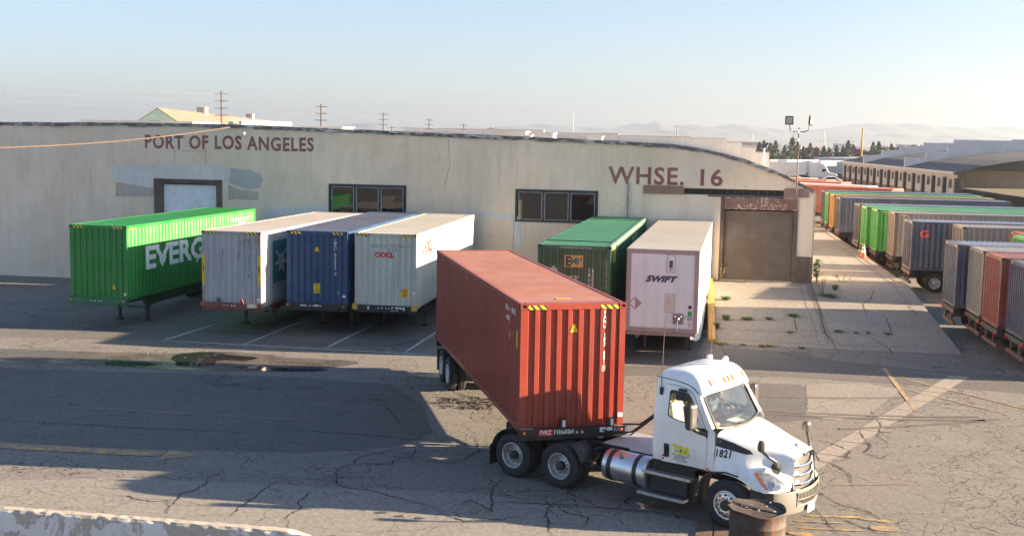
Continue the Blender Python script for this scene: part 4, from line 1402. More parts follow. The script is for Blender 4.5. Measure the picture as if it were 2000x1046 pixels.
GREY = paint('weathered_grey', (0.43, 0.44, 0.46), 0.6, 0.4, 0.75, 0.2, (0.24, 0.14, 0.085))
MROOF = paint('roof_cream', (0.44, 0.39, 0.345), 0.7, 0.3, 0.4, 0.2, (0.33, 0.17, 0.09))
RUSTF = paint('frame_rusty', (0.36, 0.34, 0.33), 0.7, 0.4, 1.0, 0.2, (0.26, 0.13, 0.06))
mk = container('rust streaked pale grey container with a teal star emblem on its side', (-10.75, 43.6, 1.10), R(10.9), GREY, roofmat=MROOF, frame=RUSTF)
TEAL = paint('teal', (0.02, 0.20, 0.22), 0.5, 0.2, 0.0, 0.1)
on_right(mk, rect(1.16, 2.95, .80, 2.46), TEAL, 'emblem_panel')
def star(cx, cz, r, r2, n=7, rot=90):
    return [(cx + (r if k % 2 == 0 else r2) * math.cos(R(rot) + k * math.pi / n), cz + (r if k % 2 == 0 else r2) * math.sin(R(rot) + k * math.pi / n)) for k in range(2 * n)]
on_right(mk, poly_bm([star(2.05, 1.66, .74, .24)]), plain('pale_star', (.55, .58, .6), .6), 'star_emblem', off=.008)
on_front(mk, fit_bm(text_bm('M\nR\nK\nU\n \n5\n0\n4\n1\n7\n5\n \n8', 1, 0.01, line=.82), .66, .76, 1.15, 2.62), plain('faded_ink', (.13, .15, .2), .7), 'serial_number')
for s in (-1, 1):
    on_front(mk, rect(s * 1.14 - .055, s * 1.14 + .055, .82, 1.98), YELLOW_DECAL, 'height_strip', corr=False, off=.022)
    on_front(mk, rect(s * 1.14 - .03, s * 1.14 + .03, 1.34, 1.60), BLACK_INK, 'height_mark', corr=False, off=.026)
    on_front(mk, fit_bm(text_bm('9\n6', 1, 0.02), s * 1.14 - .02, s * 1.14 + .02, 1.37, 1.57), YELLOW_DECAL, 'lettering', corr=False, off=.03)
    for zz0, zz1 in ((.86, 1.3), (1.63, 1.95)):
        on_front(mk, fit_bm(text_bm('H\nI\nG\nH' if zz0 < 1 else 'H\nI\nG\nH', 1, 0.0), s * 1.14 - .015, s * 1.14 + .015, zz0, zz1), BLACK_INK, 'lettering', corr=False, off=.026)
hazard(mk, 2.44, 2.9)
on_front(mk, rect(1.06, 1.16, .24, .36), WHITE_INK, 'sticker', corr=False, off=.03)
CHR = paint('chassis_oxide', (0.20, 0.055, 0.045), 0.65, 0.4, 0.4)
c2 = chassis('oxide red chassis under the rust streaked pale grey container', (-10.75, 43.6, 0), R(10.9), CHR, legback=2.7, legmat=paint('leg_rust', (0.13, 0.045, 0.035), .7, .4, .6))
mb = MB()
for x in (-.55, .42):
    mb.add([(x, -.13, 1.262), (x + .13, -.13, 1.262), (x + .05, -.13, 1.44), (x, -.13, 1.44), (x, -.02, 1.262), (x + .13, -.02, 1.262), (x + .05, -.02, 1.44), (x, -.02, 1.44)], [(0, 1, 2, 3), (7, 6, 5, 4), (0, 4, 5, 1), (1, 5, 6, 2), (2, 6, 7, 3), (3, 7, 4, 0)])
part('stop_bracket', mb, CHR, c2)
part('steel_plate', MB().box(.70, 1.08, -.15, -.142, 1.10, 1.25), ALU, c2)

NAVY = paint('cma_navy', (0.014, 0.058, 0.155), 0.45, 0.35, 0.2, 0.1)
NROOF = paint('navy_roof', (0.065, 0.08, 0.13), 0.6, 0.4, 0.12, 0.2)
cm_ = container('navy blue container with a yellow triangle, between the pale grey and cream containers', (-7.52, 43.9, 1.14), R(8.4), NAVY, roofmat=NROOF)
on_front(cm_, fit_bm(text_bm('C\nM\nA\nU\n \n6\n7\n5\n3\n1\n3\n \n2', 1, 0.01, line=.82), .68, .77, 1.22, 2.60), WHITE_INK, 'serial_number')
triangle_sign(cm_, 0.0, 2.1, .22)
on_front(cm_, rect(-.15, .11, .50, .88), YELLOW_DECAL, 'height_plate', off=.006)
on_front(cm_, fit_bm(text_bm('CAUTION\n9 6\nHIGH\nCONTAINER', 1, 0.01), -.12, .08, .54, .85), BLACK_INK, 'lettering', off=.009)
on_front(cm_, rect(.80, .86, .48, .60), plain('neon_green', (.03, .6, .1), .5), 'sticker', off=.006)
on_front(cm_, poly_bm([[(1.02, .38), (1.13, .35), (1.15, .44), (1.04, .47)]]), WHITE_INK, 'sticker', off=.03, corr=False)
hazard(cm_, 2.44, 2.9)
on_right(cm_, rect(.30, .42, .55, .90), YELLOW_DECAL, 'height_strip')
c3 = chassis('black chassis under the navy blue container with the yellow triangle', (-7.52, 43.9, 0), R(8.4), BLACK_STEEL, legback=2.7)
part('plate', MB().box(-.05, .12, -.146, -.141, 1.14, 1.21), WHITE_INK, c3); part('plate', MB().box(-.62, -.36, -.146, -.141, 1.15, 1.19), WHITE_INK, c3)

CREAM = paint('cream_paint', (0.54, 0.56, 0.51), 0.55, 0.35, 0.3, 0.12)
CFRAME = paint('cream_frame', (0.47, 0.47, 0.42), 0.6, 0.35, 0.6, 0.15, (0.34, 0.17, 0.07))
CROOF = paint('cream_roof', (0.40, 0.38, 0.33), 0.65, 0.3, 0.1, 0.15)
oo = container('cream container with red OOCL lettering, beside the navy blue one', (-4.85, 43.62, 1.12), R(8.4), CREAM, roofmat=CROOF, frame=CFRAME)
REDI = plain('red_ink', (0.62, 0.03, 0.05), 0.5, var=.08)
on_front(oo, fit_bm(text_bm('O O C U   7 2 3 9 3 1 7', 1, 0.0), -.56, .95, 2.36, 2.47), BLACK_INK, 'serial_number')
on_front(oo, fit_bm(text_bm('4 5 G 1', 1, 0.0), .10, .56, 2.23, 2.33), BLACK_INK, 'serial_number')
on_front(oo, fit_bm(text_bm('OOCL', 1, 0.05, spacing=.95), -.43, .33, 1.96, 2.18), REDI, 'company_lettering', off=.006)
on_right(oo, fit_bm(text_bm('OOCL', 1, 0.05, spacing=.95), 1.1, 2.9, 2.0, 2.52), plain('faded_red', (.36, .03, .02), .6), 'company_lettering')
on_front(oo, rect(.62, .89, .46, .79), ORANGE_DECAL, 'height_plate', off=.006)
on_front(oo, fit_bm(text_bm('CAUTION\n9 6\nHIGH', 1, 0.01), .65, .86, .50, .76), BLACK_INK, 'lettering', off=.009)
on_front(oo, rect(1.07, 1.17, .60, .69), WHITE_INK, 'sticker', off=.03, corr=False)
hazard(oo, 2.44, 2.9)
CAPY = paint('cap_yellow', (0.58, 0.36, 0.04), 0.6, 0.4, 0.3)
c4 = chassis('black chassis with yellow corner caps under the cream container', (-4.85, 43.62, 0), R(8.4), plain('chassis_navy', (.018, .022, .035), .5), legback=3.1, cornercaps=CAPY, legx=.85)
for x0, x1, z0, z1 in ((-.66, -.60, 1.10, 1.22), (.74, .80, 1.10, 1.22), (.28, .36, 1.17, 1.21), (.44, .57, 1.16, 1.22), (.60, .71, 1.15, 1.21)):
    part('plate', MB().box(x0, x1, -.146, -.141, z0, z1), WHITE_INK, c4)
bm = fit_bm(text_bm('MAEZ 454724', 1), .26, .56, 1.06, 1.11)
drape(bm, [], lambda x, y: Vector((x, -.1465, y))); bm_obj('lettering', bm, WHITE_INK, c4)

# ------------------------------------------------------------------ green 53 ft container and white dry van by the ramp
EMPG = paint('emp_green', (0.018, 0.105, 0.055), 0.45, 0.3, 0.06, 0.08)
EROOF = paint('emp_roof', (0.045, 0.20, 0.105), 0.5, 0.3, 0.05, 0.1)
em = container('long dark green container marked EMP and 53, behind the red container', (2.16, 39.9, 1.13), R(10.94), EMPG, L=16.15, W=2.6, roofmat=EROOF)
for yy in (1.9, 14.1):
    mb = MB()
    for s in (-1, 1):
        mb.box(s * 1.3 - .06 if s > 0 else -1.302, 1.302 if s > 0 else -1.24, yy, yy + .16, .1, 2.9)
    mb.box(-1.3, 1.3, yy, yy + .12, 2.88, 2.915)
    part('lifting_frame', mb, EMPG, em)
mb = MB().box(1.18, 1.296, .18, 15.9, 2.80, 2.91)
part('roof_rail', mb, paint('rail_light', (.16, .33, .20), .5, .3, .1), em)
on_front(em, rect(-.33, .32, 2.14, 2.56), plain('gold_panel', (.62, .40, .08), .5), 'emblem_panel', W=2.6, off=.006)
on_front(em, fit_bm(text_bm('E', 1, .03), -.29, -.09, 2.17, 2.52), plain('navy_ink', (.02, .03, .08), .5), 'lettering', W=2.6, off=.010)
on_front(em, fit_bm(text_bm('MP', 1, .02), -.11, .28, 2.23, 2.48), plain('teal_ink', (.04, .16, .17), .5), 'lettering', W=2.6, off=.011)
on_front(em, fit_bm(text_bm("53'", 1, 0), -.16, .18, 1.62, 1.84), WHITE_INK, 'length_mark', W=2.6, off=.006)
on_front(em, fit_bm(text_bm('E\nM\nH\nU', 1, .01, line=.85), .51, .58, 1.46, 2.12), WHITE_INK, 'serial_number', W=2.6, off=.006)
on_front(em, fit_bm(text_bm('6\n5\n0\n0\n8\n1', 1, .01, line=.85), .64, .71, 1.14, 2.12), WHITE_INK, 'serial_number', W=2.6, off=.006)
on_front(em, fit_bm(text_bm('W\nA\nR\nN\nI\nN\nG\n \nH\nI\nG\nH\n \nC\nU\nB\nE', 1, .01, line=.85), 1.12, 1.17, 1.0, 2.40), WHITE_INK, 'warning_lettering', W=2.6, corr=False, off=.022)
on_front(em, poly_bm([[(-.72, 1.86), (-.56, 2.02), (-.72, 2.18), (-.88, 2.02)]]), plain('placard', (.5, .5, .5), .5), 'placard', W=2.6, off=.006)
on_front(em, fit_bm(text_bm('CLEARANCE 13FT 6IN', 1, .01), -.5, .6, 2.81, 2.85), WHITE_INK, 'lettering', W=2.6, corr=False, off=.026)
on_right(em, poly_bm([[(1.0, 2.2), (1.8, 2.2), (1.8, 2.75), (1.0, 2.75)]]), plain('gold_panel2', (.62, .40, .08), .5), 'emblem_panel', W=2.6, off=.004)
on_right(em, fit_bm(text_bm('EMHU 650081', 1, .01), 8.5, 11, 2.35, 2.6), WHITE_INK, 'serial_number', W=2.6)
c5 = chassis('dark chassis under the long dark green container', (2.16, 39.9, 0), R(10.94), BLACK_STEEL, L=16.2, W=2.6, legback=2.9, axles=(12.6, 13.85))

def van():
    W, L, H = 2.52, 15.66, 2.91
    hw = W / 2
    t = thing('dry_van_trailer', 'white box trailer lettered SWIFT parked against the yellow ramp kerb', 'box trailer', MW(5.24, 39.6, 1.065, R(11.3)))
    SKIN = paint('van_white', (0.70, 0.79, 0.79), 0.35, 0.14, 0.03, 0.05)
    TRIM = paint('van_trim', (0.36, 0.29, 0.27), 0.6, 0.4, 0.25, 0.2, (0.3, 0.16, 0.1))
    mb = MB()
    mb.quad((-hw + .16, .012, .16), (hw - .16, .012, .16), (hw - .16, .012, H - .16), (-hw + .16, .012, H - .16))
    part('front_skin', mb, SKIN, t)
    for s in (-1, 1):
        mb = MB()
        n = 13
        for i in range(n):
            y0, y1 = .14 + (L - .28) * i / n, .14 + (L - .28) * (i + 1) / n - .008
            mb.box(s * hw - (.03 if s > 0 else 0), s * hw + (.03 if s < 0 else 0), y0, y1, .14, H - .08)
        part('side_skin', mb, paint('van_side', (.62, .61, .60), .35, .15, .02, .05), t)
        mb = MB().box(s * hw - (.02 if s > 0 else .012), s * hw + (.02 if s < 0 else .012), .02, L, 0.0, .135)
        mb.box(s * hw - (.02 if s > 0 else .012), s * hw + (.02 if s < 0 else .012), .02, L, H - .078, H - .005)
        part('side_rail', mb, plain('rail_alu', (.55, .52, .5), .4, .4), t)
    mb = MB()
    mb.box(-hw + .002, -hw + .16, .0, .06, 0.0, H - .02); mb.box(hw - .16, hw - .002, .0, .06, 0.0, H - .02)
    mb.box(-hw + .161, hw - .161, -.002, .05, H - .16, H - .02); mb.box(-hw + .161, hw - .161, -.004, .05, .0, .16)
    mb.box(-hw + .05, hw - .05, .06, 1.2, -.12, -.01)
    fr = part('front_trim', mb, TRIM, t, bevel=.012)
    mb = MB().quad((-hw, 0.01, H), (hw, .01, H), (hw, L, H), (-hw, L, H)).quad((-hw, .01, H), (-hw, .01, H - .02), (hw, .01, H - .02), (hw, .01, H))
    part('roof_skin', mb, paint('van_roof', (.33, .31, .28), .6, .25, .03, .1), t)
    mb = MB().box(-hw + .02, hw - .02, .07, L - .02, .0, .06)
    mb.box(-hw + .04, hw - .04, L - .04, L, 0, H - .03)
    part('floor', mb, DARK_STEEL, t)
    # rivets
    mb = MB()
    def dot(x, z, r=.008):
        mb.quad((x - r, .006, z - r), (x + r, .006, z - r), (x + r, .006, z + r), (x - r, .006, z + r))
    for x in (-.62, -.53, -.24, -.15, .12, .20, .46, .55):
        for k in range(42): dot(x, .2 + k * .062)
    for x in (-hw + .18, hw - .18):
        for k in range(60): dot(x, .18 + k * .0435)
    for k in range(48):
        dot(-hw + .2 + k * .0455, .18)
    part('rivets', mb, plain('rivet', (.36, .33, .35), .5), t)
    def fl(bm, mt, name, d=.005):
        drape(bm, [], lambda x, y: Vector((x, -d + .012, y)))
        return bm_obj(name, bm, mt, t)
    DKB = plain('swift_blue', (.015, .05, .11), .5)
    fl(fit_bm(text_bm('SWIFT', 1, .05, shear=.35, spacing=1.05), -.58, .53, 1.77, 2.0), DKB, 'company_lettering', .008)
    bm = fit_bm(text_bm('SWIFT', 1, .052, shear=.35, spacing=1.05), -.60, .51, 1.755, 1.985)
    fl(bm, plain('logo_shadow', (.45, .40, .33), .5), 'lettering_shadow', .005)
    fl(rect(.22, .34, 2.28, 2.54), plain('dark_plate', (.07, .06, .06), .4), 'vent_plate')
    fl(rect(.21, .35, 2.0 + .17, 2.27), plain('tan_plate', (.5, .4, .33), .5), 'vent_plate')
    mb = MB()
    def outline(x0, x1, z0, z1, n):
        for k in range(n):
            for q in (0, 1):
                x = x0 + (x1 - x0) * k / (n - 1)
                if q == 0: dot2(x, z0); dot2(x, z1)
        m = int((z1 - z0) / ((x1 - x0) / (n - 1)))
        for k in range(m + 1):
            z = z0 + (z1 - z0) * k / m
            dot2(x0, z); dot2(x1, z)
    def dot2(x, z, r=.014):
        mb.quad((x - r, .005, z - r), (x + r, .005, z - r), (x + r, .005, z + r), (x - r, .005, z + r))
    outline(.14, .42, 2.12, 2.74, 7)
    outline(.12, .43, .74, 1.36, 7)
    part('rivet_frame', mb, plain('rivet_dark', (.2, .15, .13), .6), t)
    fl(rect(.16, .39, .79, 1.31), plain('cream_panel', (.56, .53, .42), .5), 'inspection_plate')
    PLC = plain('placard_pink', (.36, .27, .25), .6)
    r_ = .235
    fl(poly_bm([[(-.93 - r_, 1.0), (-.93, 1.0 - r_), (-.93 + r_, 1.0), (-.93, 1.0 + r_)], [(-.93 - r_ + .05, 1.0), (-.93, 1.0 + r_ - .05), (-.93 + .01, 1.0), (-.93, 1.0 - r_ + .05)]]), PLC, 'placard_holder')
    fl(rect(.91, 1.05, .62, .74), plain('green_sticker', (.05, .3, .08), .5), 'sticker'); fl(rect(.91, 1.05, .74, .90 - .1), plain('gs2', (.05, .4, .12), .5), 'sticker', .006)
    for k, z in enumerate((.58, .53, .48)): fl(rect(.90, 1.07, z - .012, z + .012), plain('violet_ink', (.08, .05, .3), .5), 'sticker')
    fl(rect(.93, 1.06, .22, .42), plain('pale_sticker', (.55, .5, .5), .5), 'sticker')
    part('air_vent', MB().lathe([(0, .02), (.06, .018), (.07, 0)], 14, Matrix.Translation((.98, .012, .93)) @ Matrix.Rotation(R(90), 4, 'X')), DARK_STEEL, t)
    gb = part('coupling_box', MB().box(.40, .76, -.03, .011, .33, .70), plain('gland_grey', (.25, .24, .24), .5, .4), t, bevel=.01)
    g = MB()
    for x, z, r in ((.47, .6, .035), (.58, .52, .05), (.68, .6, .035)):
        g.lathe([(r, .0), (r, .06), (r * .6, .09), (0, .09)], 10, Matrix.Translation((x, -.03, z)) @ Matrix.Rotation(R(90), 4, 'X'))
    g.tube([(.56, -.06, .5), (.57, -.09, .3), (.56, -.06, .05)], .02, 6).tube([(.76, -.02, .6), (.9, -.04, .58)], .02, 6)
    part('couplings', g, ALU, gb)
    # landing gear
    for s in (-1, 1):
        g = MB().box(s * .78 - .07, s * .78 + .07, 2.9, 3.04, -.72, -.02).box(s * .78 - .05, s * .78 + .05, 2.92, 3.02, -1.03, -.721)
        lg = part('landing_leg', g, paint('leg_brown', (.10, .065, .05), .7, .4, .5), t, bevel=.006)
        part('foot', MB().box(s * .78 - .16, s * .78 + .16, 2.83, 3.11, -1.062, -1.031), BLACK_STEEL, lg)
    g = MB().box(-.7, .7, 2.93, 3.0, -.35, -.28).box(-.9, .9, 2.0, 2.1, -.14, -.02).box(-.9, .9, 3.4, 3.5, -.14, -.02)
    g.bar((-.7, 2.97, -.3), (.4, 2.97, -.05), .05)
    part('leg_brace', g, DARK_STEEL, t)
    # side skirt
    for s in (-1, 1):
        mb = MB()
        pts = [(hw - .32, 2.2), (hw - .14, 2.9), (hw - .03, 3.8), (hw - .02, 10.6)]
        for i in range(len(pts) - 1):
            (a, y0), (b, y1) = pts[i], pts[i + 1]
            zb = [-.55, -.74, -.8, -.8]
            mb.quad((s * a, y0, -.01), (s * b, y1, -.01), (s * b, y1, zb[i + 1]), (s * a, y0, zb[i]))
        part('side_skirt', mb, WHITE_INK, t, solid=.01)
    for ya in (12.6, 13.85):
        part('axle', MB().tube([(-.95, ya, -.555), (.95, ya, -.555)], .065, 10).box(-.55, -.4, ya - .5, ya + .5, -.5, -.03).box(.4, .55, ya - .5, ya + .5, -.5, -.03), DARK_STEEL, t)
        for s, O in ((1, OUT_R), (-1, OUT_L)):
            wheel(t, s * 1.22, ya, -.555, O, 'rear', w=.25, rimmat=RIM, hubmat=RIM)
            wheel(t, s * .94, ya, -.555, O, 'steel', w=.25, simple=True)
    return t
van()

# ------------------------------------------------------------------ the red container being hauled
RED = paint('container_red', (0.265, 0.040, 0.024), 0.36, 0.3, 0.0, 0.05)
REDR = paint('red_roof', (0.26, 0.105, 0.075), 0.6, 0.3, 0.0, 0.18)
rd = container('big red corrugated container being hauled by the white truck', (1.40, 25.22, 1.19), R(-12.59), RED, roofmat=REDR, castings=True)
on_front(rd, fit_bm(text_bm('F\nA\nN\nU\n \n1\n0\n3\n \n0\n8\n1', 1, 0.012, line=.8), .685, .775, 1.52, 2.73), WHITE_INK, 'serial_number', off=.006)
bm = fit_bm(text_bm('3', 1, .012), .70, .76, 1.38, 1.46)
on_front(rd, bm, WHITE_INK, 'check_digit', off=.006)
bm = poly_bm([[(.68, 1.355), (.78, 1.355), (.78, 1.485), (.68, 1.485)], [(.688, 1.363), (.688, 1.477), (.772, 1.477), (.772, 1.363)]])
on_front(rd, bm, WHITE_INK, 'digit_box', off=.006)
triangle_sign(rd, 0.02, 2.24, .22)
hazard(rd, 2.44, 2.9)
on_front(rd, rect(1.08, 1.19, .30, .40), WHITE_INK, 'sticker', off=.03, corr=False)
def mir(bm, c):
    for v in bm.verts: v.co.x = c - v.co.x
    return bm
on_left(rd, mir(fit_bm(text_bm('FANU 103081 3', 1, 0.01), .0, 1.25, 2.55, 2.68), 1.65), WHITE_INK, 'serial_number')
on_left(rd, mir(fit_bm(text_bm('45G1', 1, 0.01), .0, .5, 2.33, 2.46), 1.65), WHITE_INK, 'size_code')
on_left(rd, rect(1.14, 1.22, 1.96, 2.10), WHITE_INK, 'marking')
triangle_sign(rd, .92, 2.04, .2, fn=on_left)
on_left(rd, rect(.40, .52, 1.84, 2.22), YELLOW_DECAL, 'height_strip', off=.008)
on_left(rd, mir(fit_bm(text_bm('9\n6\nH\nI\nG\nH', 1, .02), .02, .08, 1.87, 2.19), .51), BLACK_INK, 'lettering', off=.012)
bm = rect(-.2, .16, .80, .92)
drape(bm, [], lambda x, y: Vector((x, y, 2.892)))
bm_obj('roof_mark', bm, YELLOW_DECAL, rd)
bm = rect(.26, .7, 12.0, 12.1)
bm.free()
TB = plain('trailer_black', (.018, .018, .02), .4)
rc = chassis('black chassis carrying the big red container', (1.40, 25.22, 0), R(-12.59), TB, z=1.19, legback=2.75, legdown=False, axles=(9.9, 11.15))
bl = [c for c in rc.children if c.name.startswith('front_bolster')][0]
def plate_on(bm, mt, name, d=-.146):
    drape(bm, [], lambda x, y: Vector((x, d, y)))
    return bm_obj(name, bm, mt, bl)
plate_on(rect(-.80, -.46, 1.155, 1.295), plain('plate_red', (.5, .02, .02), .5), 'number_plate')
plate_on(fit_bm(text_bm('FVKZ', 1, .02), -.76, -.50, 1.175, 1.275), WHITE_INK, 'lettering', -.149)
plate_on(fit_bm(text_bm('106484', 1, .01), -.43, .02, 1.175, 1.285), WHITE_INK, 'lettering')
for x0, x1, z0, z1 in ((.62, .76, 1.19, 1.30), (.78, .92, 1.22, 1.30), (-1.2, -.85, 1.311, 1.313)):
    plate_on(rect(x0, x1, z0, z1), WHITE_INK, 'plate')
plate_on(fit_bm(text_bm('FLXV', 1, .01), .96, 1.15, 1.2, 1.28), WHITE_INK, 'lettering')
mb = MB()
for x in (-.30, .82):
    mb.box(x, x + .14, -.14, -.02, 1.311, 1.50)
st = part('stop_bracket', mb, TB, rc, bevel=.006)
mb = MB()
for x in (-.30, .82):
    mb.box(x + .05, x + .12, -.146, -.141, 1.34, 1.49)
part('reflector', mb, WHITE_INK, st)
mb = MB()
for x in (-1.22, .9):
    mb.box(x, x + .30, -.14, -.02, 1.3105, 1.316)
part('wear_plate', mb, ALU, rc)

# ------------------------------------------------------------------ row of trailers along the right dock
ROW = [ # b of near edge, a of left end, colour key
 (62.9, 10.85, 'navy_dusty', 'dark navy container marked with an orange red G in the dock row'),
 (70.5, 11.2, 'taupe', 'brownish grey container beside the nearest light green one along the dock'),
 (73.4, 10.65, 'lime', 'light green container just behind the traffic cone, nearest of the dock row greens'),
 (76.2, 10.4, 'lime', 'light green container second from the cone, beside a dark blue one'),
 (79.2, 10.35, 'navy_dusty', 'dark blue container standing behind the two light green ones along the dock'),
 (88.9, 10.25, 'slate', 'long slate blue container with wheels showing past the gap in the dock row'),
 (93.1, 10.25, 'ochre', 'ochre yellow container between slate blue and bright green ones on the dock row'),
 (97.1, 10.3, 'lime2', 'bright green container behind the ochre one in the dock row'),
 (101.0, 10.4, 'navy_dusty', 'dark navy container half hidden by the warehouse corner, far in the dock row'),
 (59.7, 13.2, 'taupe', 'taupe container just in front of the navy one marked G'),  # added beyond the seen row to keep the apron in shade
 (55.55, 15.0, 'oxide', 'added oxide red container set back to shade the apron by the ramp top'),  # added shade caster, placed to close a gap that lit the apron
 (52.95, 14.4, 'lime', 'added green container set back so sun reaches the upper ramp'),  # added; its offset leaves a sunlit area and stripe on the ramp
 (48.65, 10.6, 'slate', 'slate container parked beside the foot of the ramp'),
 (46.05, 11.0, 'taupe', 'taupe container second from the road in the right hand row'),
 (43.4, 11.0, 'oxide', 'oxide red container third from the ramp in the right hand row'),
 (40.7, 11.2, 'navy_dusty', 'dark navy container nearest the road in the right hand row'),
]
COLS = {
 'navy_dusty': paint('navy_dusty', (0.055, 0.07, 0.12), 0.6, 0.3, 0.2, 0.2),
 'taupe': paint('taupe', (0.27, 0.24, 0.215), 0.6, 0.3, 0.35, 0.2),
 'lime': paint('lime', (0.05, 0.36, 0.06), 0.5, 0.25, 0.3, 0.15, (.25, .14, .05)),
 'lime2': paint('lime2', (0.07, 0.42, 0.10), 0.5, 0.2, 0.1, 0.15),
 'slate': paint('slate', (0.07, 0.085, 0.125), 0.6, 0.3, 0.15, 0.2),
 'ochre': paint('ochre', (0.50, 0.27, 0.05), 0.55, 0.3, 0.4, 0.15),
 'oxide': paint('oxide', (0.30, 0.06, 0.04), 0.6, 0.3, 0.2, 0.2),
 'greywhite': paint('greywhite', (0.45, 0.45, 0.46), 0.6, 0.3, 0.2, 0.1),
}
RFR = paint('frame_brown', (0.15, 0.11, 0.085), 0.7, 0.4, 0.8)
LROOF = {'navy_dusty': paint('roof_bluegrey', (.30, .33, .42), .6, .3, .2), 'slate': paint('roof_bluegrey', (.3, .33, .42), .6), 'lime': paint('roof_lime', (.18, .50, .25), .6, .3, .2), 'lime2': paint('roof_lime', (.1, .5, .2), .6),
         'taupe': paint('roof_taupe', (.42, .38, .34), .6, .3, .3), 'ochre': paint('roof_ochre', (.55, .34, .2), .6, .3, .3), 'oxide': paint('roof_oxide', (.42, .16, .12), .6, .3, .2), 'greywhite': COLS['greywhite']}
DG = 'containers backed up along the right dock'
CHW = paint('chassis_dark', (0.04, 0.035, 0.035), 0.6, 0.4, 0.4)
for i, (b, a, key, lab) in enumerate(ROW):
    if i < 9: a += 0.5
    p = Y(a, b + 1.22)
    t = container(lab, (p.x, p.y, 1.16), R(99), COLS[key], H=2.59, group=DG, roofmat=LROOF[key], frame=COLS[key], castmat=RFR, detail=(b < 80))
    hazard(t, 2.44, 2.59, .3)
    if i < 12:
        # the closed doors face the dock: lock rods
        mb = MB()
        for x in (-.8, -.3, .3, .8):
            mb.tube([(x, -.01, .15), (x, -.01, 2.45)], .02, 6)
        part('lock_rods', mb, COLS[key], t)
        mb = MB()
        mb.box(1.175, 1.225, .012, .17, .13, 2.46)
        part('rear_post', mb, RFR if i % 3 == 1 else COLS[key], t)
    if i == 0:
        on_right(t, fit_bm(text_bm('G', 1, .03), .42, .86, 1.75, 2.15), plain('orange_red', (.75, .10, .03), .5), 'company_lettering', off=.006)
    if key == 'taupe' and i == 1:
        on_right(t, rect(.3, .75, 2.44, 2.48), YELLOW_DECAL, 'marking', off=.03)
    if i == 2:
        on_right(t, rect(.3, .62, 2.44, 2.48), YELLOW_DECAL, 'marking', off=.03)
    if key == 'slate':
        on_right(t, rect(8.6, 10.2, 1.85, 2.3), plain('blue_panel', (.03, .10, .2), .5), 'emblem_panel')
    # chassis with its wheels at the dock end
    ct = thing('container_chassis', 'chassis under the ' + lab.split(',')[0][:70], 'trailer chassis', MW(p.x, p.y, 0, R(99)), 'chassis along the right dock')
    f = MB()
    for s in (-1, 1): f.box(s * .47 - .06, s * .47 + .06, .05, 12.2, .72, 1.11)
    f.box(-1.2, 1.2, .0, .22, .92, 1.11)
    part('frame', f, CHW, ct)
    part('tail_lamp', MB().box(-1.15, -.9, -.03, -.001, .95, 1.05).box(.9, 1.15, -.03, -.001, .95, 1.05), REDLENS, ct)
    part('bumper', MB().box(-1.1, 1.1, .02, .12, .45, .58).box(-.6, -.5, .02, .1, .58, .92).box(.5, .6, .02, .1, .58, .92), paint('red_bumper', (.12, .05, .04), .6, .3, .4), ct)
    for ya in (1.3, 2.55):
        part('axle', MB().tube([(-.95, ya, .51), (.95, ya, .51)], .065, 8), DARK_STEEL, ct)
        for s, O in ((1, OUT_R), (-1, OUT_L)):
            wheel(ct, s * 1.20, ya, .51, O, 'rear', w=.25, rimmat=RIM, hubmat=RIM, simple=(b > 92))
    for s in (-1, 1):
        part('landing_leg', MB().box(s * .62 - .06, s * .62 + .06, 9.6, 9.72, 0.01, 1.1), CHW, ct)

# rotated row beyond
for i, (x, y, key, lab) in enumerate(((34.8, 105.6, 'oxide', 'nearest red container of the far rank, its sunlit end facing the yard'), (34.2, 111.4, 'greywhite', 'grey container with a white end between the two far red ones'),
                                   (34.5, 121.3, 'oxide', 'second red container in the far rank, shorter lit end'), (34.8, 128.4, 'oxide', 'farthest red container in the far rank'),
                                   (34.2, 133.5, 'taupe', 'small looking beige container at the back of the far rank'))):
    yaw = R(-45.5)
    lx = Vector((math.cos(yaw), -math.sin(yaw), 0))
    p = Vector((x, y, 0)) + lx * 1.22
    t = container(lab, (p.x, p.y, 1.16), yaw, COLS[key], H=2.59, group='containers in the far rank', roofmat=LROOF[key], castings=False, detail=False)
    ct = thing('container_chassis', 'chassis under the ' + lab.split(',')[0][:70], 'trailer chassis', MW(p.x, p.y, 0, yaw), 'chassis of the far rank')
    part('frame', MB().box(-.53, .53, .1, 12, .75, 1.12).box(-1.2, 1.2, 0.02, .2, .95, 1.12), CHW, ct)
    part('landing_leg', MB().box(-.7, -.58, 2.6, 2.7, 0, .75).box(.58, .7, 2.6, 2.7, 0, .75), CHW, ct)
    for ya in (10, 11.2):
        for s, O in ((1, OUT_R), (-1, OUT_L)):
            wheel(ct, s * 1.2, ya, .51, O, 'rear', w=.5, simple=True)
# ------------------------------------------------------------------ the white day-cab tractor (local x forward, y left, origin under the front axle)
TM = Matrix.Translation((4.976, 23.297, 0)) @ Matrix.Rotation(R(-38.2), 4, 'Z')
tk = thing('semi_truck', 'white day cab semi truck numbered 1821 hauling the red container', 'semi truck', TM)
WP, nt_, bs_, _o = newmat('truck_white')
co_ = coords(nt_)
nt_.links.new(mix(nt_, ramp(nt_, noise(nt_, co_, 1.5, 5, .6, (1, 1, .5)), .35, .75), (0.86, 0.86, 0.86), (0.78, 0.775, 0.76)), bs_.inputs['Base Color'])
sx_n = N(nt_, 'ShaderNodeSeparateXYZ'); nt_.links.new(co_, sx_n.inputs[0])
dirt_ = math_(nt_, 'MULTIPLY', ramp(nt_, sx_n.outputs[2], 1.0, 1.75, .55, 0), ramp(nt_, noise(nt_, co_, 5, 7, .7, (1, 1, .4)), .4, .65))
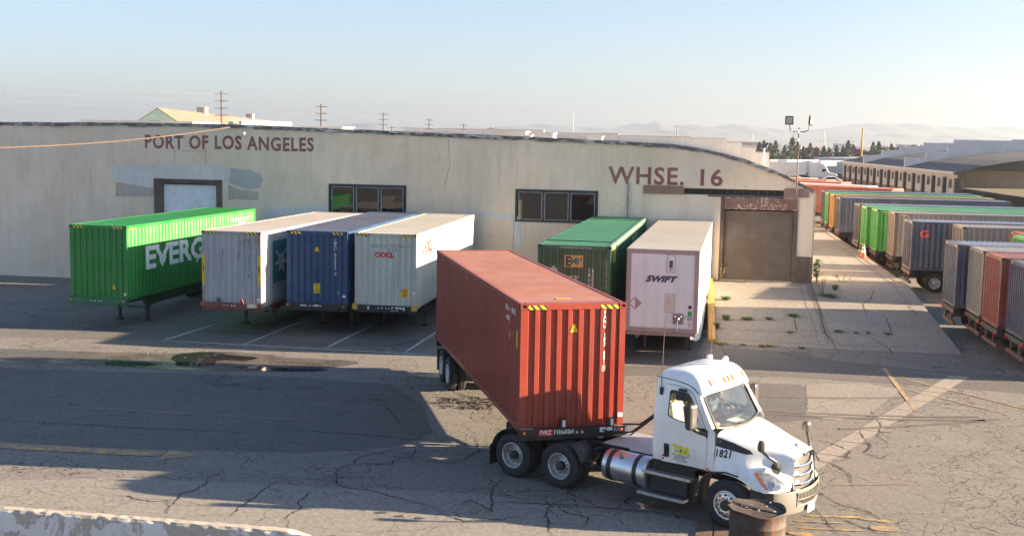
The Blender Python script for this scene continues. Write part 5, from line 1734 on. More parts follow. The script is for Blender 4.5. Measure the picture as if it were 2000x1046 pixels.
nt_.links.new(mix(nt_, dirt_, mix(nt_, ramp(nt_, noise(nt_, co_, 1.5, 5, .6, (1, 1, .5)), .35, .75), (0.86, 0.86, 0.86), (0.78, 0.775, 0.76)), (.45, .41, .36)), bs_.inputs['Base Color'])
bs_.inputs['Roughness'].default_value = 0.22
bs_.inputs['Coat Weight'].default_value = 0.6
bs_.inputs['Coat Roughness'].default_value = 0.06
PLB = plain('plastic_black', (0.02, 0.02, 0.022), 0.45, var=.2)
PLG = plain('bumper_plastic', (0.135, 0.13, 0.122), 0.55, var=.12)
SEAM = plain('body_seam', (0.02, 0.02, 0.022), 0.8)
TGLASS = glass('cab_glass', (0.84, 0.9, 0.9), 0.06)
WSGLASS = glass('windshield_glass', (0.80, 0.88, 0.88), 0.10)
BEIGE = plain('cab_beige', (0.42, 0.38, 0.31), 0.7, var=.1)
TRIMD = plain('cab_dark', (0.05, 0.05, 0.055), 0.6, var=.1)

def cy(z, x=-1):
    """half width of the cab at height z"""
    pts = [(1.0, 1.10), (1.5, 1.125), (1.95, 1.12), (2.1, 1.10), (2.75, 1.0), (2.9, .965), (3.1, .93)]
    for (z0, y0), (z1, y1) in zip(pts, pts[1:]):
        if z <= z1: return y0 + (y1 - y0) * max(0, (z - z0)) / (z1 - z0)
    return pts[-1][1]

def side_plate(name, loops, mt, parent, s, off=0.0, thick=0.0, bevel=0):
    bm = poly_bm(loops)
    for t in (1.2, 1.5, 1.75, 1.95, 2.1, 2.3, 2.5, 2.75, 2.9):
        bmesh.ops.bisect_plane(bm, geom=bm.verts[:] + bm.edges[:] + bm.faces[:], plane_co=(0, t, 0), plane_no=(0, 1, 0))
    for v in bm.verts:
        x, z = v.co.x, v.co.y
        y = cy(z) + off
        if x > -.35: y -= .08 * ((x + .35) / .35) ** 2 * (1 if z > 1.6 else .2)
        v.co = Vector((x, s * y, z))
    return bm_obj(name, bm, mt, parent, solid=0, bevel=bevel)

def rounded(pts, r=.05, n=4):
    out = []
    L = len(pts)
    for i in range(L):
        p0, p, p1 = Vector(pts[i - 1]), Vector(pts[i]), Vector(pts[(i + 1) % L])
        a, b = (p0 - p), (p1 - p)
        ra = min(r, a.length * .45, b.length * .45)
        A, B = p + a.normalized() * ra, p + b.normalized() * ra
        for k in range(n + 1):
            t = k / n
            out.append(tuple((1 - t) ** 2 * A + 2 * t * (1 - t) * p + t * t * B))
    return out

# outlines in (x, z)
CAB_OUT = [(-1.62, 1.12), (-1.62, 2.84), (-1.2, 2.82), (-.85, 2.76), (-.70, 2.68), (-.60, 2.56), (-.44, 2.28), (-.24, 1.95), (-.19, 1.90), (-.185, 1.6), (-.20, 1.10)]
DOOR = [(-1.42, 1.10), (-1.42, 2.72), (-1.15, 2.71), (-.86, 2.67), (-.74, 2.58), (-.60, 2.30), (-.40, 1.95), (-.345, 1.6), (-.36, 1.35), (-.40, 1.13)]
WIN = rounded([(-1.30, 2.08), (-1.30, 2.62), (-.90, 2.60), (-.76, 2.50), (-.58, 2.12), (-.60, 1.99), (-.95, 2.0), (-1.2, 2.04)], .07)
CABS = part('cab_shell', MB().quad((-1.62, -1.10, 1.12), (-1.62, 1.10, 1.12), (-1.62, 1.12, 1.95), (-1.62, 1.0, 2.75), (-1.62, .97, 2.86), (-1.62, -.97, 2.86), (-1.62, -1.0, 2.75), (-1.62, -1.12, 1.95)), WP, tk)
for s in (-1, 1):
    hole = [(p[0], p[1]) for p in DOOR]
    # fixed body around the door, standing 1 cm behind the door skin
    body = side_plate('body_side', [CAB_OUT, [(x * .995 - .004, z) for x, z in rounded([(-1.425, 1.14), (-1.425, 2.725), (-1.15, 2.72), (-.855, 2.68), (-.735, 2.59), (-.595, 2.31), (-.395, 1.95), (-.34, 1.6), (-.355, 1.35), (-.395, 1.14)], .04)]], WP, CABS, s, -.004)
    dr = side_plate('door', [rounded(DOOR, .05), WIN], WP, tk, s, .004)
    bk = side_plate('door_gap', [[(x - .008 * (1 if x < -.9 else -1), z) for x, z in DOOR], WIN], SEAM, dr, s, -.012)
    # window rubber and glass (window half open on the near side)
    inner = [((x + .94) * .93 - .94, (z - 2.3) * .92 + 2.3) for x, z in WIN]
    side_plate('window_rubber', [WIN, inner], PLB, dr, s, .007)
    if s > 0:
        side_plate('window_glass', [inner], TGLASS, dr, s, -.004)
    else:
        side_plate('window_glass', [[(-1.28, 2.07), (-.60, 2.0), (-.62, 2.14), (-1.28, 2.2)]], TGLASS, dr, s, -.004)
    hd = side_plate('door_handle', [rounded([(-1.345, 1.20), (-1.345, 1.50), (-1.22, 1.50), (-1.22, 1.22)], .035)], PLB, dr, s, .016)
    side_plate('handle_pull', [rounded([(-1.31, 1.30), (-1.31, 1.44), (-1.25, 1.44), (-1.25, 1.28)], .02)], DARKHOLE, hd, s, .020)
    side_plate('belt_trim', [[(-.66, 1.86), (-.40, 1.80), (-.345, 1.76), (-.345, 1.92), (-.42, 1.96), (-.60, 1.94)]], PLB, dr, s, .010)

# roof cap
xs = [(-1.64, 2.84, 2.94), (-1.60, 2.84, 2.975), (-1.3, 2.83, 3.02), (-1.0, 2.80, 3.04), (-.82, 2.76, 3.02), (-.70, 2.70, 2.955), (-.62, 2.62, 2.84), (-.56, 2.56, 2.70), (-.545, 2.545, 2.62)]
mb = MB()
vs, fs = [], []
nc = 13
for i, (x, zs, zt) in enumerate(xs):
    for j in range(nc):
        u = -1 + 2 * j / (nc - 1)
        au = abs(u)
        w = cy(zs) + .004
        y = w * (math.copysign(min(1, au * 1.12), u) if au < .84 else math.copysign(1 - (1 - au) * .06 / .16 * 0.4, u))
        k = (1 - min(1, (au / .99)) ** 7)
        z = zs + (zt - zs) * k
        xx = x + (.10 * (1 - u * u) * (i >= 4) * min(1, (i - 3) / 4))
        if i >= 5: z = zs + (zt - zs) * (1 - au ** 6)
        vs.append((xx, y, z))
for i in range(len(xs) - 1):
    for j in range(nc - 1):
        a = i * nc + j
        fs.append((a, a + 1, a + nc + 1, a + nc))
fs.append(tuple(range(nc)))
mb.add(vs, fs)
RF = part('roof', mb, WP, tk, smooth=True, subsurf=2)
mb = MB()
for s in (-1, 1):
    pts = [(-1.63, s * (cy(2.84) + .004), 2.835), (-1.2, s * (cy(2.82) + .004), 2.815), (-.9, s * (cy(2.78) + .003), 2.765), (-.74, s * (cy(2.68) + .003), 2.695), (-.62, s * (cy(2.6) - .01), 2.575)]
    part('roof_seam', MB().tube(pts, .007, 6), SEAM, RF)
bpy.context.view_layer.update()
RB_ = BVHTree.FromObject(RF, bpy.context.evaluated_depsgraph_get())
for yy in (-.70, -.17, 0, .17, .70):
    xo = .10 * (1 - yy * yy)
    h0 = RB_.ray_cast(Vector((.5, yy, 2.86)), Vector((-1, 0, 0)))[0]
    h1 = RB_.ray_cast(Vector((.5, yy, 2.74)), Vector((-1, 0, 0)))[0]
    if h0 is None or h1 is None: continue
    part('marker_lamp', MB().bar(h0 + Vector((.012, 0, 0)), h1 + Vector((.012, 0, 0)), .036, .05), AMBER, RF, bevel=.01)
mb = MB()
for k in range(3):
    for s in (-1, 1):
        mb.box(-1.38, -1.02, s * (.16 + .17 * k) - .01, s * (.16 + .17 * k) + .01, 2.99, 3.035 - .008 * k)
part('roof_ribs', mb, WP, RF, bevel=.008)
part('roof_horn', MB().box(-.98, -.92, -.02, .04, 3.07, 3.12).box(-1.02, -.93, -.05, .07, 3.12, 3.24), WP, RF, bevel=.015)
part('roof_camera', MB().tube([(-.78, .2, 3.03), (-.78, .2, 3.14), (-.72, .2, 3.16)], .012, 6).lathe([(0, 0), (.06, .0), (.065, .05), (.04, .09), (0, .09)], 14, Matrix.Translation((-.74, .2, 3.16)) @ Matrix.Rotation(R(90), 4, 'Y')), WHITE_INK, RF, smooth=False)
# antennas
for (x, y, z, lean) in ((-1.5, -1.05, 2.62, .06), (-1.5, 1.05, 2.62, .0)):
    a = part('antenna', MB().tube([(x, y, z), (x + lean * .3, y, z + .9), (x + lean, y - lean * .3, z + 1.5)], [.009, .008, .004], 6), plain('antenna', (.10, .06, .05), .5), tk)
    part('antenna_base', MB().box(x - .03, x + .04, y - .02, y + .04, z - .14, z + .02), PLB, a, bevel=.01)

# windshield
def ws(u, v):
    """u -1..1 across, v 0 bottom..1 top"""
    w = .94 + (.895 - .94) * v
    y = u * w
    x = -.13 + (-.50 + .13) * v - .14 * u * u
    z = 1.90 + (2.60 - 1.90) * v + .06 * u * u * (1 - v)
    return Vector((x, y, z))
mb = MB()
for i in range(16):
    for j in range(6):
        u0, u1 = -.97 + 1.94 * i / 16, -.97 + 1.94 * (i + 1) / 16
        mb.quad(ws(u0, .03 + j * .94 / 6), ws(u1, .03 + j * .94 / 6), ws(u1, .03 + (j + 1) * .94 / 6), ws(u0, .03 + (j + 1) * .94 / 6))
WS = part('windshield', mb, WSGLASS, tk, smooth=True)
loop = [ws(-1 + .125 * k, 0) for k in range(17)] + [ws(1, .25 * k) for k in range(1, 5)] + [ws(1 - .125 * k, 1) for k in range(1, 17)] + [ws(-1, 1 - .25 * k) for k in range(1, 4)]
loop = [p + Vector((.006, 0, 0)) for p in loop]
part('windshield_rubber', MB().tube(loop + [loop[0], loop[1]], .032, 8, cap=False), plain('rubber_grey', (.05, .045, .042), .35), WS, smooth=True)
# A pillars: fill between side panel and windshield
for s in (-1, 1):
    mb = MB()
    A = [ws(s, v) for v in (0, .25, .5, .75, 1)]
    B = [(-.27, 1.09, 1.95), (-.36, 1.08, 2.12), (-.46, 1.06, 2.30), (-.55, 1.035, 2.47), (-.62, 1.02, 2.60)]
    B = [Vector((x, s * y, z)) for x, y, z in B]
    for i in range(4): mb.quad(A[i], A[i + 1], B[i + 1], B[i])
    part('pillar', mb, WP, CABS, smooth=True)
# wipers, sticker, paper on the dash
mb = MB()
for (u0, v0, u1, v1) in ((-.35, -.02, -.85, .06), (.25, -.02, -.28, .07)):
    p, q = ws(u0, v0) + Vector((.05, 0, .02)), ws(u1, v1) + Vector((.03, 0, .02))
    mb.tube([p, (p + q) / 2 + Vector((.015, 0, .02)), q], .008, 6)
    mb.tube([q + Vector((0, -.12, -.01)), q + Vector((0, .45, -.01))], .006, 5)
part('wiper', mb, PLB, WS)
p0 = ws(-.90, .10) + Vector((.006, 0, 0))
part('sticker', MB().quad(ws(-.92, .05) + Vector((.006, 0, 0)), ws(-.84, .05) + Vector((.006, 0, 0)), ws(-.84, .15) + Vector((.006, 0, 0)), ws(-.92, .15) + Vector((.006, 0, 0))), ORANGE_DECAL, WS)

# hood and fenders: stations along x, points from centre line down the side
ST = [
 (-.20, [(0, 1.875), (.45, 1.885), (.78, 1.90), (.945, 1.87), (1.03, 1.76), (1.07, 1.55), (1.095, 1.35), (1.11, 1.18), (1.11, 1.09)]),
 (-.02, [(0, 1.875), (.42, 1.875), (.74, 1.87), (.90, 1.83), (.99, 1.71), (1.045, 1.52), (1.085, 1.33), (1.13, 1.20), (1.14, 1.11)]),
 (.25, [(0, 1.84), (.40, 1.835), (.67, 1.815), (.81, 1.76), (.90, 1.63), (.975, 1.45), (1.05, 1.31), (1.15, 1.21), (1.17, 1.12)]),
 (.50, [(0, 1.79), (.37, 1.785), (.60, 1.755), (.72, 1.68), (.80, 1.54), (.885, 1.39), (1.01, 1.30), (1.155, 1.18), (1.18, 1.06)]),
 (.72, [(0, 1.74), (.34, 1.735), (.54, 1.695), (.645, 1.60), (.71, 1.45), (.80, 1.33), (.99, 1.25), (1.15, 1.11), (1.175, .925)]),
 (.92, [(0, 1.695), (.32, 1.69), (.49, 1.64), (.58, 1.53), (.63, 1.38), (.71, 1.26), (.93, 1.18), (1.10, 1.04), (1.125, .895)]),
 (1.08, [(0, 1.65), (.30, 1.645), (.46, 1.59), (.54, 1.47), (.575, 1.31), (.635, 1.18), (.84, 1.10), (.99, .99), (1.02, .895)]),
 (1.19, [(0, 1.605), (.28, 1.60), (.44, 1.545), (.515, 1.42), (.54, 1.26), (.575, 1.11), (.70, 1.01), (.82, .95), (.85, .895)]),
 (1.25, [(0, 1.575), (.27, 1.57), (.425, 1.52), (.495, 1.40), (.515, 1.22), (.53, 1.05), (.57, .96), (.62, .92), (.64, .895)]),
]
vs, fs = [], []
nr = len(ST[0][1])
for s in (-1, 1):
    base = len(vs)
    for x, pts in ST:
        for (y, z) in pts: vs.append((x + (.05 * (1 - min(1, y / .5) ** 2) if x > 1.1 else 0), s * y, z))
    for i in range(len(ST) - 1):
        for j in range(nr - 1):
            a = base + i * nr + j
            fs.append((a, a + 1, a + nr + 1, a + nr))
hood_mb = MB().add(vs, fs)
HD = part('hood', hood_mb, WP, tk, smooth=True, subsurf=3)
bpy.context.view_layer.update()
dg = bpy.context.evaluated_depsgraph_get()
HB = BVHTree.FromObject(HD, dg)
# inner return of the wheel arch edge
for s in (-1, 1):
    mb = MB()
    for i in range(len(ST) - 1):
        x0, p0 = ST[i]; x1, p1 = ST[i + 1]
        (y0, z0), (y1, z1) = p0[-1], p1[-1]
        mb.quad((x0, s * y0, z0), (x1, s * y1, z1), (x1, s * (y1 - .06), z1 + .02), (x0, s * (y0 - .06), z0 + .02))
    part('fender_lip', mb, WP, HD)
SIDE_L = Matrix(((1, 0, 0, 0), (0, 0, 1, -2.0), (0, 1, 0, 0), (0, 0, 0, 1)))
def MR(yaw_deg, origin):
    """plane facing the near (right) side, turned forward by yaw; local x = forward, local y = up, local z points out"""
    d = Vector((math.sin(R(yaw_deg)), -math.cos(R(yaw_deg)), 0))       # outward
    u = Vector((math.cos(R(yaw_deg)), math.sin(R(yaw_deg)), 0))
    m = Matrix.Identity(4)
    for r_ in range(3):
        m[r_][0] = u[r_]; m[r_][1] = (0, 0, 1)[r_]; m[r_][2] = d[r_]; m[r_][3] = origin[r_] + d[r_] * 1.0
    return m
def on_hood(bm, mt, name, yaw=0, origin=(0, 0, 0), off=.004, parent=None, sub=.06, mirror=False, thick=0):
    subdiv_long(bm, sub)
    M = MR(yaw, (origin[0], origin[1] - (1.5 if yaw == 0 else 0), 0))
    project(bm, HB, M, off)
    if mirror:
        for v in bm.verts: v.co.y = -v.co.y
    return bm_obj(name, bm, mt, parent or HD)
for mm in (False, True):
    on_hood(poly_bm([[(-.20, 1.80), (.12, 1.72), (.44, 1.60), (.52, 1.53), (.40, 1.52), (.1, 1.58), (-.20, 1.63)]]), PLB, 'side_vent', mirror=mm, off=.006)
on_hood(fit_bm(text_bm('1821', 1, .04, spacing=1.12), -.16, .13, 1.42, 1.575), BLACK_INK, 'fleet_number', sub=.1, off=.005)
mbs = poly_bm([[(-.205, 1.06), (-.19, 1.06), (-.19, 1.89), (-.205, 1.89)]])
on_hood(mbs, SEAM, 'hood_seam')
# headlights, wrapping the front corner: plane turned 38 deg forward
HLG = glass('headlight_glass', (.95, .95, .95), .25)
HLB, nt_, bs_, _o = newmat('headlight_bowl')
bs_.inputs['Base Color'].default_value = (.5, .5, .5, 1); bs_.inputs['Metallic'].default_value = .9; bs_.inputs['Roughness'].default_value = .2
C0 = (.98, -.95, 0)
for mm in (False, True):
    out = [(-.30, 1.24), (-.16, 1.27), (.08, 1.20), (.28, 1.06), (.36, .97), (.20, .945), (.0, .94), (-.10, .965), (-.22, 1.10)]
    h = on_hood(poly_bm([rounded(out, .04)]), plain('headlight_pale', (.24, .26, .29), .10, .5, coat=1.0, var=.45, scale=14), 'headlight', 40, C0, .010, mirror=mm)
    on_hood(poly_bm([rounded([(-.30, 1.235), (-.25, 1.24), (-.16, 1.10), (-.07, .955), (-.11, .965), (-.22, 1.10)], .02)]), plain('headlight_amber', (.35, .085, .015), .2, coat=1.0), 'turn_signal', 40, C0, .016, mirror=mm, parent=h)
    for cx, cz, rr__ in ((.03, 1.045, .052), (.16, 1.0, .042)):
        on_hood(poly_bm([[(cx + rr__ * math.cos(k * .52), cz + rr__ * math.sin(k * .52)) for k in range(12)]]), plain('lamp_bulb', (.16, .18, .22), .06, .8, coat=1), 'projector', 40, C0, .018, mirror=mm, parent=h, sub=.03)
        on_hood(poly_bm([[(cx + (rr__ + .012) * math.cos(k * .52), cz + (rr__ + .012) * math.sin(k * .52)) for k in range(12)], [(cx + rr__ * math.cos(k * .52), cz + rr__ * math.sin(k * .52)) for k in range(12)]]), CHROME, 'ring', 40, C0, .019, mirror=mm, parent=h, sub=.03)
    on_hood(poly_bm([[(-.02, .955), (.34, .975), (.30, 1.0), (.22, .985), (.02, .975)]]), DARK_STEEL, 'lamp_base', 40, C0, .017, mirror=mm, parent=h)

# grille
def gp(u, v, d=0.0):
    """u -1..1, v 0 (bottom) .. 1 (top)"""
    z = .66 + (1.55 - .66) * v
    w = .475 + .02 * v - (.07 * max(0, v - .85) / .15)
    x = 1.36 - .10 * v - .09 * u * u + d
    return Vector((x, u * w, z))
mb = MB()
for i in range(10):
    for j in range(12):
        mb.quad(gp(-1 + .2 * i, j / 12, -.03), gp(-.8 + .2 * i, j / 12, -.03), gp(-.8 + .2 * i, (j + 1) / 12, -.03), gp(-1 + .2 * i, (j + 1) / 12, -.03))
m_, nt_, bs_, _o = newmat('grille_mesh')
bk_ = N(nt_, 'ShaderNodeTexBrick'); bk_.inputs['Scale'].default_value = 26; bk_.inputs['Color1'].default_value = (.012, .012, .012, 1); bk_.inputs['Color2'].default_value = (.02, .019, .018, 1); bk_.inputs['Mortar'].default_value = (.085, .078, .065, 1); bk_.inputs['Mortar Size'].default_value = .03
mpn = N(nt_, 'ShaderNodeMapping'); mpn.inputs['Rotation'].default_value = (0, R(90), 0); nt_.links.new(coords(nt_), mpn.inputs[0]); nt_.links.new(mpn.outputs[0], bk_.inputs[0])
nt_.links.new(bk_.outputs[0], bs_.inputs['Base Color']); bs_.inputs['Roughness'].default_value = .5
GR = part('grille', mb, m_, tk)
ch_l = [gp(-1, v) for v in (0, .2, .4, .6, .8, .92)] + [gp(-.85, 1.0)] + [gp(u, 1.03) for u in (-.5, 0, .5)] + [gp(.85, 1.0)] + [gp(1, v) for v in (.92, .8, .6, .4, .2, 0)]
part('grille_surround', MB().tube(ch_l, .026, 8), plain('surround', (.55, .55, .56), .25, .8), GR, smooth=True)
mb = MB()
for i in range(10):
    u0, u1 = -.85 + .17 * i, -.85 + .17 * (i + 1)
    a, b = gp(u0, .955, .015), gp(u1, .955, .015)
    c, d = gp(u1, 1.03, -.005), gp(u0, 1.03, -.005)
    mb.quad(a, b, c, d)
part('grille_header', mb, CHROME, GR, solid=.012)
for k, v in enumerate((.76, .56, .36, .16)):
    mb = MB()
    us = [-.97, -.86, -.72, -.60, -.3, 0, .3, .60, .72, .86, .97]
    dz = [.0, .02, .02, -.018, -.024, -.028, -.024, -.018, .02, .02, 0]
    hh = [.045, .052, .052, .03, .027, .027, .027, .03, .052, .052, .045]
    for i in range(len(us) - 1):
        P = []
        for q in (i, i + 1):
            p = gp(us[q], v)
            P.append((p + Vector((.012, 0, dz[q] + hh[q])), p + Vector((.035, 0, dz[q])), p + Vector((.012, 0, dz[q] - hh[q]))))
        mb.quad(P[0][0], P[1][0], P[1][1], P[0][1]); mb.quad(P[0][1], P[1][1], P[1][2], P[0][2])
    part('chrome_bar', mb, CHROME, GR, solid=.01)
# oval badge and hood ornament
mb = MB().lathe([(0, .012), (.8, .010), (1, 0)], 20, Matrix.Translation(gp(0, .99, .022)) @ Matrix.Rotation(R(90), 4, 'Y') @ Matrix.Rotation(R(0), 4, 'Z') @ Matrix.Diagonal((.045, .115, 1, 1)))
bd = part('badge', mb, plain('badge_blue', (.05, .09, .16), .3, .3), GR, smooth=True)
mb = MB().lathe([(1, 0), (1.0, .014), (.86, .014), (.86, 0)], 20, Matrix.Translation(gp(0, .99, .022)) @ Matrix.Rotation(R(90), 4, 'Y') @ Matrix.Diagonal((.052, .125, 1, 1)))
part('badge_ring', mb, CHROME, bd)
part('hood_ornament', MB().add([(1.02, 0, 1.665), (1.13, -.035, 1.635), (1.13, .035, 1.635), (1.06, 0, 1.725)], [(0, 1, 3), (0, 3, 2), (1, 2, 3)]), plain('ornament', (.35, .35, .36), .3, .6), HD)

# bumper
PL = [(.66, 1.165), (.80, 1.172), (.95, 1.13), (1.10, 1.03), (1.22, .86), (1.30, .66), (1.36, .44), (1.40, .22), (1.41, 0)]
PL = [(x, -y) for x, y in PL] + [(x, y) for x, y in PL[-2::-1]]
def bump_at(k, z):
    x, y = PL[k]
    f = (z - .88) / (.40 - .88)
    zb = .40 + .22 * max(0, 1 - (x - .52) / .55)       # lower edge rises towards the wheel
    zz = .885 + (zb - .885) * f
    ins = .0 if f < .5 else (f - .5) * .10
    sc_ = 1 - ins / 1.2
    return (x * (1 - ins * .4) if x > 1 else x, y * sc_, zz)
mb = MB()
Z = [.885, .86, .76, .64, .52, .44, .40]
for k in range(len(PL) - 1):
    for i in range(len(Z) - 1):
        if 6 <= k <= 9 and i in (1, 2, 3) : 
            pass
        mb.quad(bump_at(k, Z[i]), bump_at(k + 1, Z[i]), bump_at(k + 1, Z[i + 1]), bump_at(k, Z[i + 1]))
BP = part('bumper', mb, PLG, tk, smooth=True, solid=.02, subsurf=1)
for s in (0, 1):
    mb = MB()
    for k in (0, 1, 2):
        kk = k if s == 0 else len(PL) - 2 - k
        a, b = Vector(bump_at(kk, .89)), Vector(bump_at(kk + 1, .89)); c, d = Vector(bump_at(kk + 1, .74)), Vector(bump_at(kk, .70))
        o_ = Vector((0, -.006 if s == 0 else .006, 0))
        mb.quad(a + o_, b + o_, c + o_, d + o_)
    part('bumper_trim', mb, plain('trim_dark_grey', (.035, .037, .045), .5), BP)
# lower grille and its frame
lg0 = [(-.46, .83), (.46, .83), (.44, .58), (-.44, .58)]
def bx(y, z, d=0): return Vector((1.42 - .42 * (abs(y) / 1.0) ** 2.2 - .03 * (z < .7) + d, y, z))
mb = MB(); mf = MB()
N_ = 10
for i in range(N_):
    y0, y1 = -.46 + .92 * i / N_, -.46 + .92 * (i + 1) / N_
    for z0, z1 in ((.585, .70), (.70, .82)):
        mb.quad(bx(y0, z0, .015), bx(y1, z0, .015), bx(y1, z1, .015), bx(y0, z1, .015))
LGR = part('lower_grille', mb, m_, BP)
mb = MB()
edge = [bx(-.47 + .94 * i / 10, .565, .03) for i in range(11)]
mb.tube([bx(-.48, .84, .03)] + edge + [bx(.48, .84, .03)], .018, 6)
part('grille_frame', mb, plain('frame_silver', (.4, .4, .4), .35, .6), LGR)
mb = MB()
for i in range(8):
    mb.tube([bx(-.42 + .12 * i, .585, .03), bx(-.42 + .12 * i, .82, .03)], .004, 4)
mb.tube([bx(-.46 + .092 * i, .70, .03) for i in range(11)], .008, 5)
part('grille_bars', mb, plain('bars_grey', (.15, .15, .15), .4, .5), LGR)
for s in (-1, 1):
    part('fog_pocket', MB().quad(bx(s * .62, .58, .02), bx(s * .54, .58, .02), bx(s * .54, .78, .02), bx(s * .62, .80, .02)), DARKHOLE, BP)
lp = part('license_plate', MB().box(1.432, 1.44, -.16, .16, .38, .54), WHITE_INK, BP)
for s, bx_ in (('9F47216', (-.13, .13, .41, .49)),):
    bm = fit_bm(text_bm(s, 1, .01), *bx_)
    drape(bm, [], lambda x, y: Vector((1.443, x, y))); bm_obj('lettering', bm, plain('plate_blue', (.05, .08, .3), .5), lp)
part('plate_mark', MB().quad((1.443, .05, .505), (1.443, .09, .505), (1.443, .09, .53), (1.443, .05, .53)), REDLENS, lp)

# door lettering
def door_mark(bm, mt, name, off=.008, parent=None):
    for t in (1.2, 1.5): bmesh.ops.bisect_plane(bm, geom=bm.verts[:] + bm.edges[:] + bm.faces[:], plane_co=(0, t, 0), plane_no=(0, 1, 0))
    for v in bm.verts: v.co = Vector((v.co.x, -(cy(v.co.y) + off), v.co.y))
    return bm_obj(name, bm, mt, parent or tk)
dn = [c for c in tk.children if c.name.startswith('door')][0]
YI = plain('logo_yellow', (.72, .66, .03), .5, var=.04)
door_mark(poly_bm([[(-1.09, 1.37), (-.72, 1.32), (-.80, 1.42), (-.84, 1.44), (-.90, 1.37), (-.95, 1.45), (-1.01, 1.39)]]), plain('logo_grey', (.10, .10, .13), .5), 'logo_mark', .008, dn)
bm = fit_bm(text_bm('TDS', 1, .06, spacing=1.0), -1.15, -.75, 1.33, 1.52)
for v in bm.verts: v.co.y -= (v.co.x + 1.15) * .06
door_mark(bm, YI, 'company_lettering', .011, dn)
for s, x0, x1, z0, z1 in (('TOTAL DISTRIBUTION', -1.16, -.75, 1.265, 1.295), ('SERVICE INC.', -1.08, -.83, 1.225, 1.250), ('US DOT 657563', -1.12, -.79, 1.175, 1.205), ('LONG BEACH, CA', -1.06, -.85, 1.135, 1.155)):
    bm = fit_bm(text_bm(s, 1, .03), x0, x1, z0 + .02, z1 + .02)
    for v in bm.verts: v.co.y -= (v.co.x + 1.15) * .05
    door_mark(bm, BLACK_INK, 'lettering', .009, dn)
door_mark(rect(-1.41, -1.33, 1.14, 1.27), WHITE_INK, 'sticker', .009, dn)
for k in range(2): door_mark(rect(-1.395 + .03 * 0, -1.345, 1.15 + .06 * k, 1.19 + .06 * k), BLACK_INK if k == 0 else REDLENS, 'sticker_print', .011, dn)
# side trim line on cab corner
# mirrors
def mirror(s):
    m0 = MB()
    M = Matrix.Translation((-.60, s * 1.38, 2.22)) @ Matrix.Rotation(R(s * 8), 4, 'Z')
    m0.box(-.06, .09, -.13, .13, -.27, .25, M)
    h = part('side_mirror', m0, PLG if False else plain('mirror_grey', (.045, .043, .042), .4, var=.15), tk, bevel=.055, angle=30)
    part('mirror_glass', MB().quad(*[M @ Vector(v) for v in ((-.064, -.10, -.22), (-.064, .10, -.22), (-.064, .10, .2), (-.064, -.10, .2))]), CHROME, h)
    part('mirror_arm', MB().tube([(-.58, s * 1.36, 1.98), (-.55, s * 1.28, 1.93), (-.46, s * 1.17, 1.87), (-.38, s * 1.10, 1.86)], [.04, .045, .05, .05], 8), _mc['mirror_grey'], h, smooth=True)
for s in (-1, 1): mirror(s)
for s in (-1, 1):
    M = Matrix.Translation((.80, s * 1.06, 1.80)) @ Matrix.Rotation(R(-s * 25), 4, 'Z')
    m0 = MB().box(-.07, .08, -.095, .095, -.12, .12, M)
    h = part('hood_mirror', m0, plain('mirror_satin', (.07, .065, .06), .3, var=.1), tk, bevel=.07, angle=30)
    part('mirror_arm', MB().tube([(.83, s * 1.04, 1.69), (.92, s * .93, 1.57), (1.0, s * .80, 1.47), (1.0, s * .70, 1.34)], [.03, .032, .04, .055], 8), _mc['mirror_satin'], h, smooth=True)
    on_hood(poly_bm([rounded([(.90, 1.40), (1.02, 1.36), (1.04, 1.19), (.95, 1.23), (.86, 1.34)], .03)]), _mc['mirror_satin'], 'mirror_foot', mirror=(s > 0), off=.014, parent=h)
# wide angle mirror over the near door window
part('look_down_mirror', MB().box(-1.10, -.84, -1.16, -1.06, 2.44, 2.62), PLB, dn, bevel=.03)
part('mirror_bracket', MB().box(-1.08, -.9, -1.08, -.985, 2.63, 2.67), PLB, dn)
# cab interior: floor, rear wall, dash, wheel, seats
part('rear_trim', MB().box(-1.60, -1.57, -.9, .9, 1.3, 2.8), BEIGE, CABS)
part('cab_floor', MB().box(-1.56, -.3, -1.03, 1.03, 1.14, 1.2), TRIMD, CABS)
part('headliner', MB().box(-1.55, -.75, -.85, .85, 2.78, 2.81), BEIGE, CABS)
DSH = part('dashboard', MB().box(-.50, -.18, -.90, .90, 1.55, 1.86).box(-.62, -.5, .15, .85, 1.6, 1.92), TRIMD, CABS, bevel=.04)
part('paper', MB().quad((-.45, .25, 1.94), (-.2, .25, 1.93), (-.22, -.12, 1.935), (-.47, -.12, 1.945)), WHITE_INK, DSH)
mb = MB()
wl = [Vector((.0, .235 * math.cos(k * math.pi / 10), .235 * math.sin(k * math.pi / 10))) for k in range(22)]
Mw = Matrix.Translation((-.70, .48, 1.98)) @ Matrix.Rotation(R(-40), 4, 'Y')
mb.tube([Mw @ p for p in wl], .017, 8, cap=False)
mb.bar(Mw @ Vector((0, -.22, 0)), Mw @ Vector((0, .22, 0)), .03); mb.bar(Mw @ Vector((0, 0, 0)), Mw @ Vector((.25, 0, -.05)), .05)
part('steering_wheel', mb, PLB, DSH)
for y in (-.52, .48):
    st_ = part('seat', MB().box(-1.35, -.88, y - .24, y + .24, 1.48, 1.64), BEIGE, CABS, bevel=.05)
    M = Matrix.Translation((-1.38, y, 1.66)) @ Matrix.Rotation(R(-10), 4, 'Y')
    part('backrest', MB().box(-.07, .07, -.23, .23, 0, .60, M), BEIGE, st_, bevel=.05)
    part('headrest', MB().box(-.05, .05, -.13, .13, .62, .80, M), BEIGE, st_, bevel=.04)
    part('seat_base', MB().box(-1.3, -.95, y - .18, y + .18, 1.2, 1.48), TRIMD, st_)
part('seat_belt', MB().bar((-1.5, -.84, 2.6), (-1.25, -.74, 1.5), .045, .004), TRIMD, CABS)

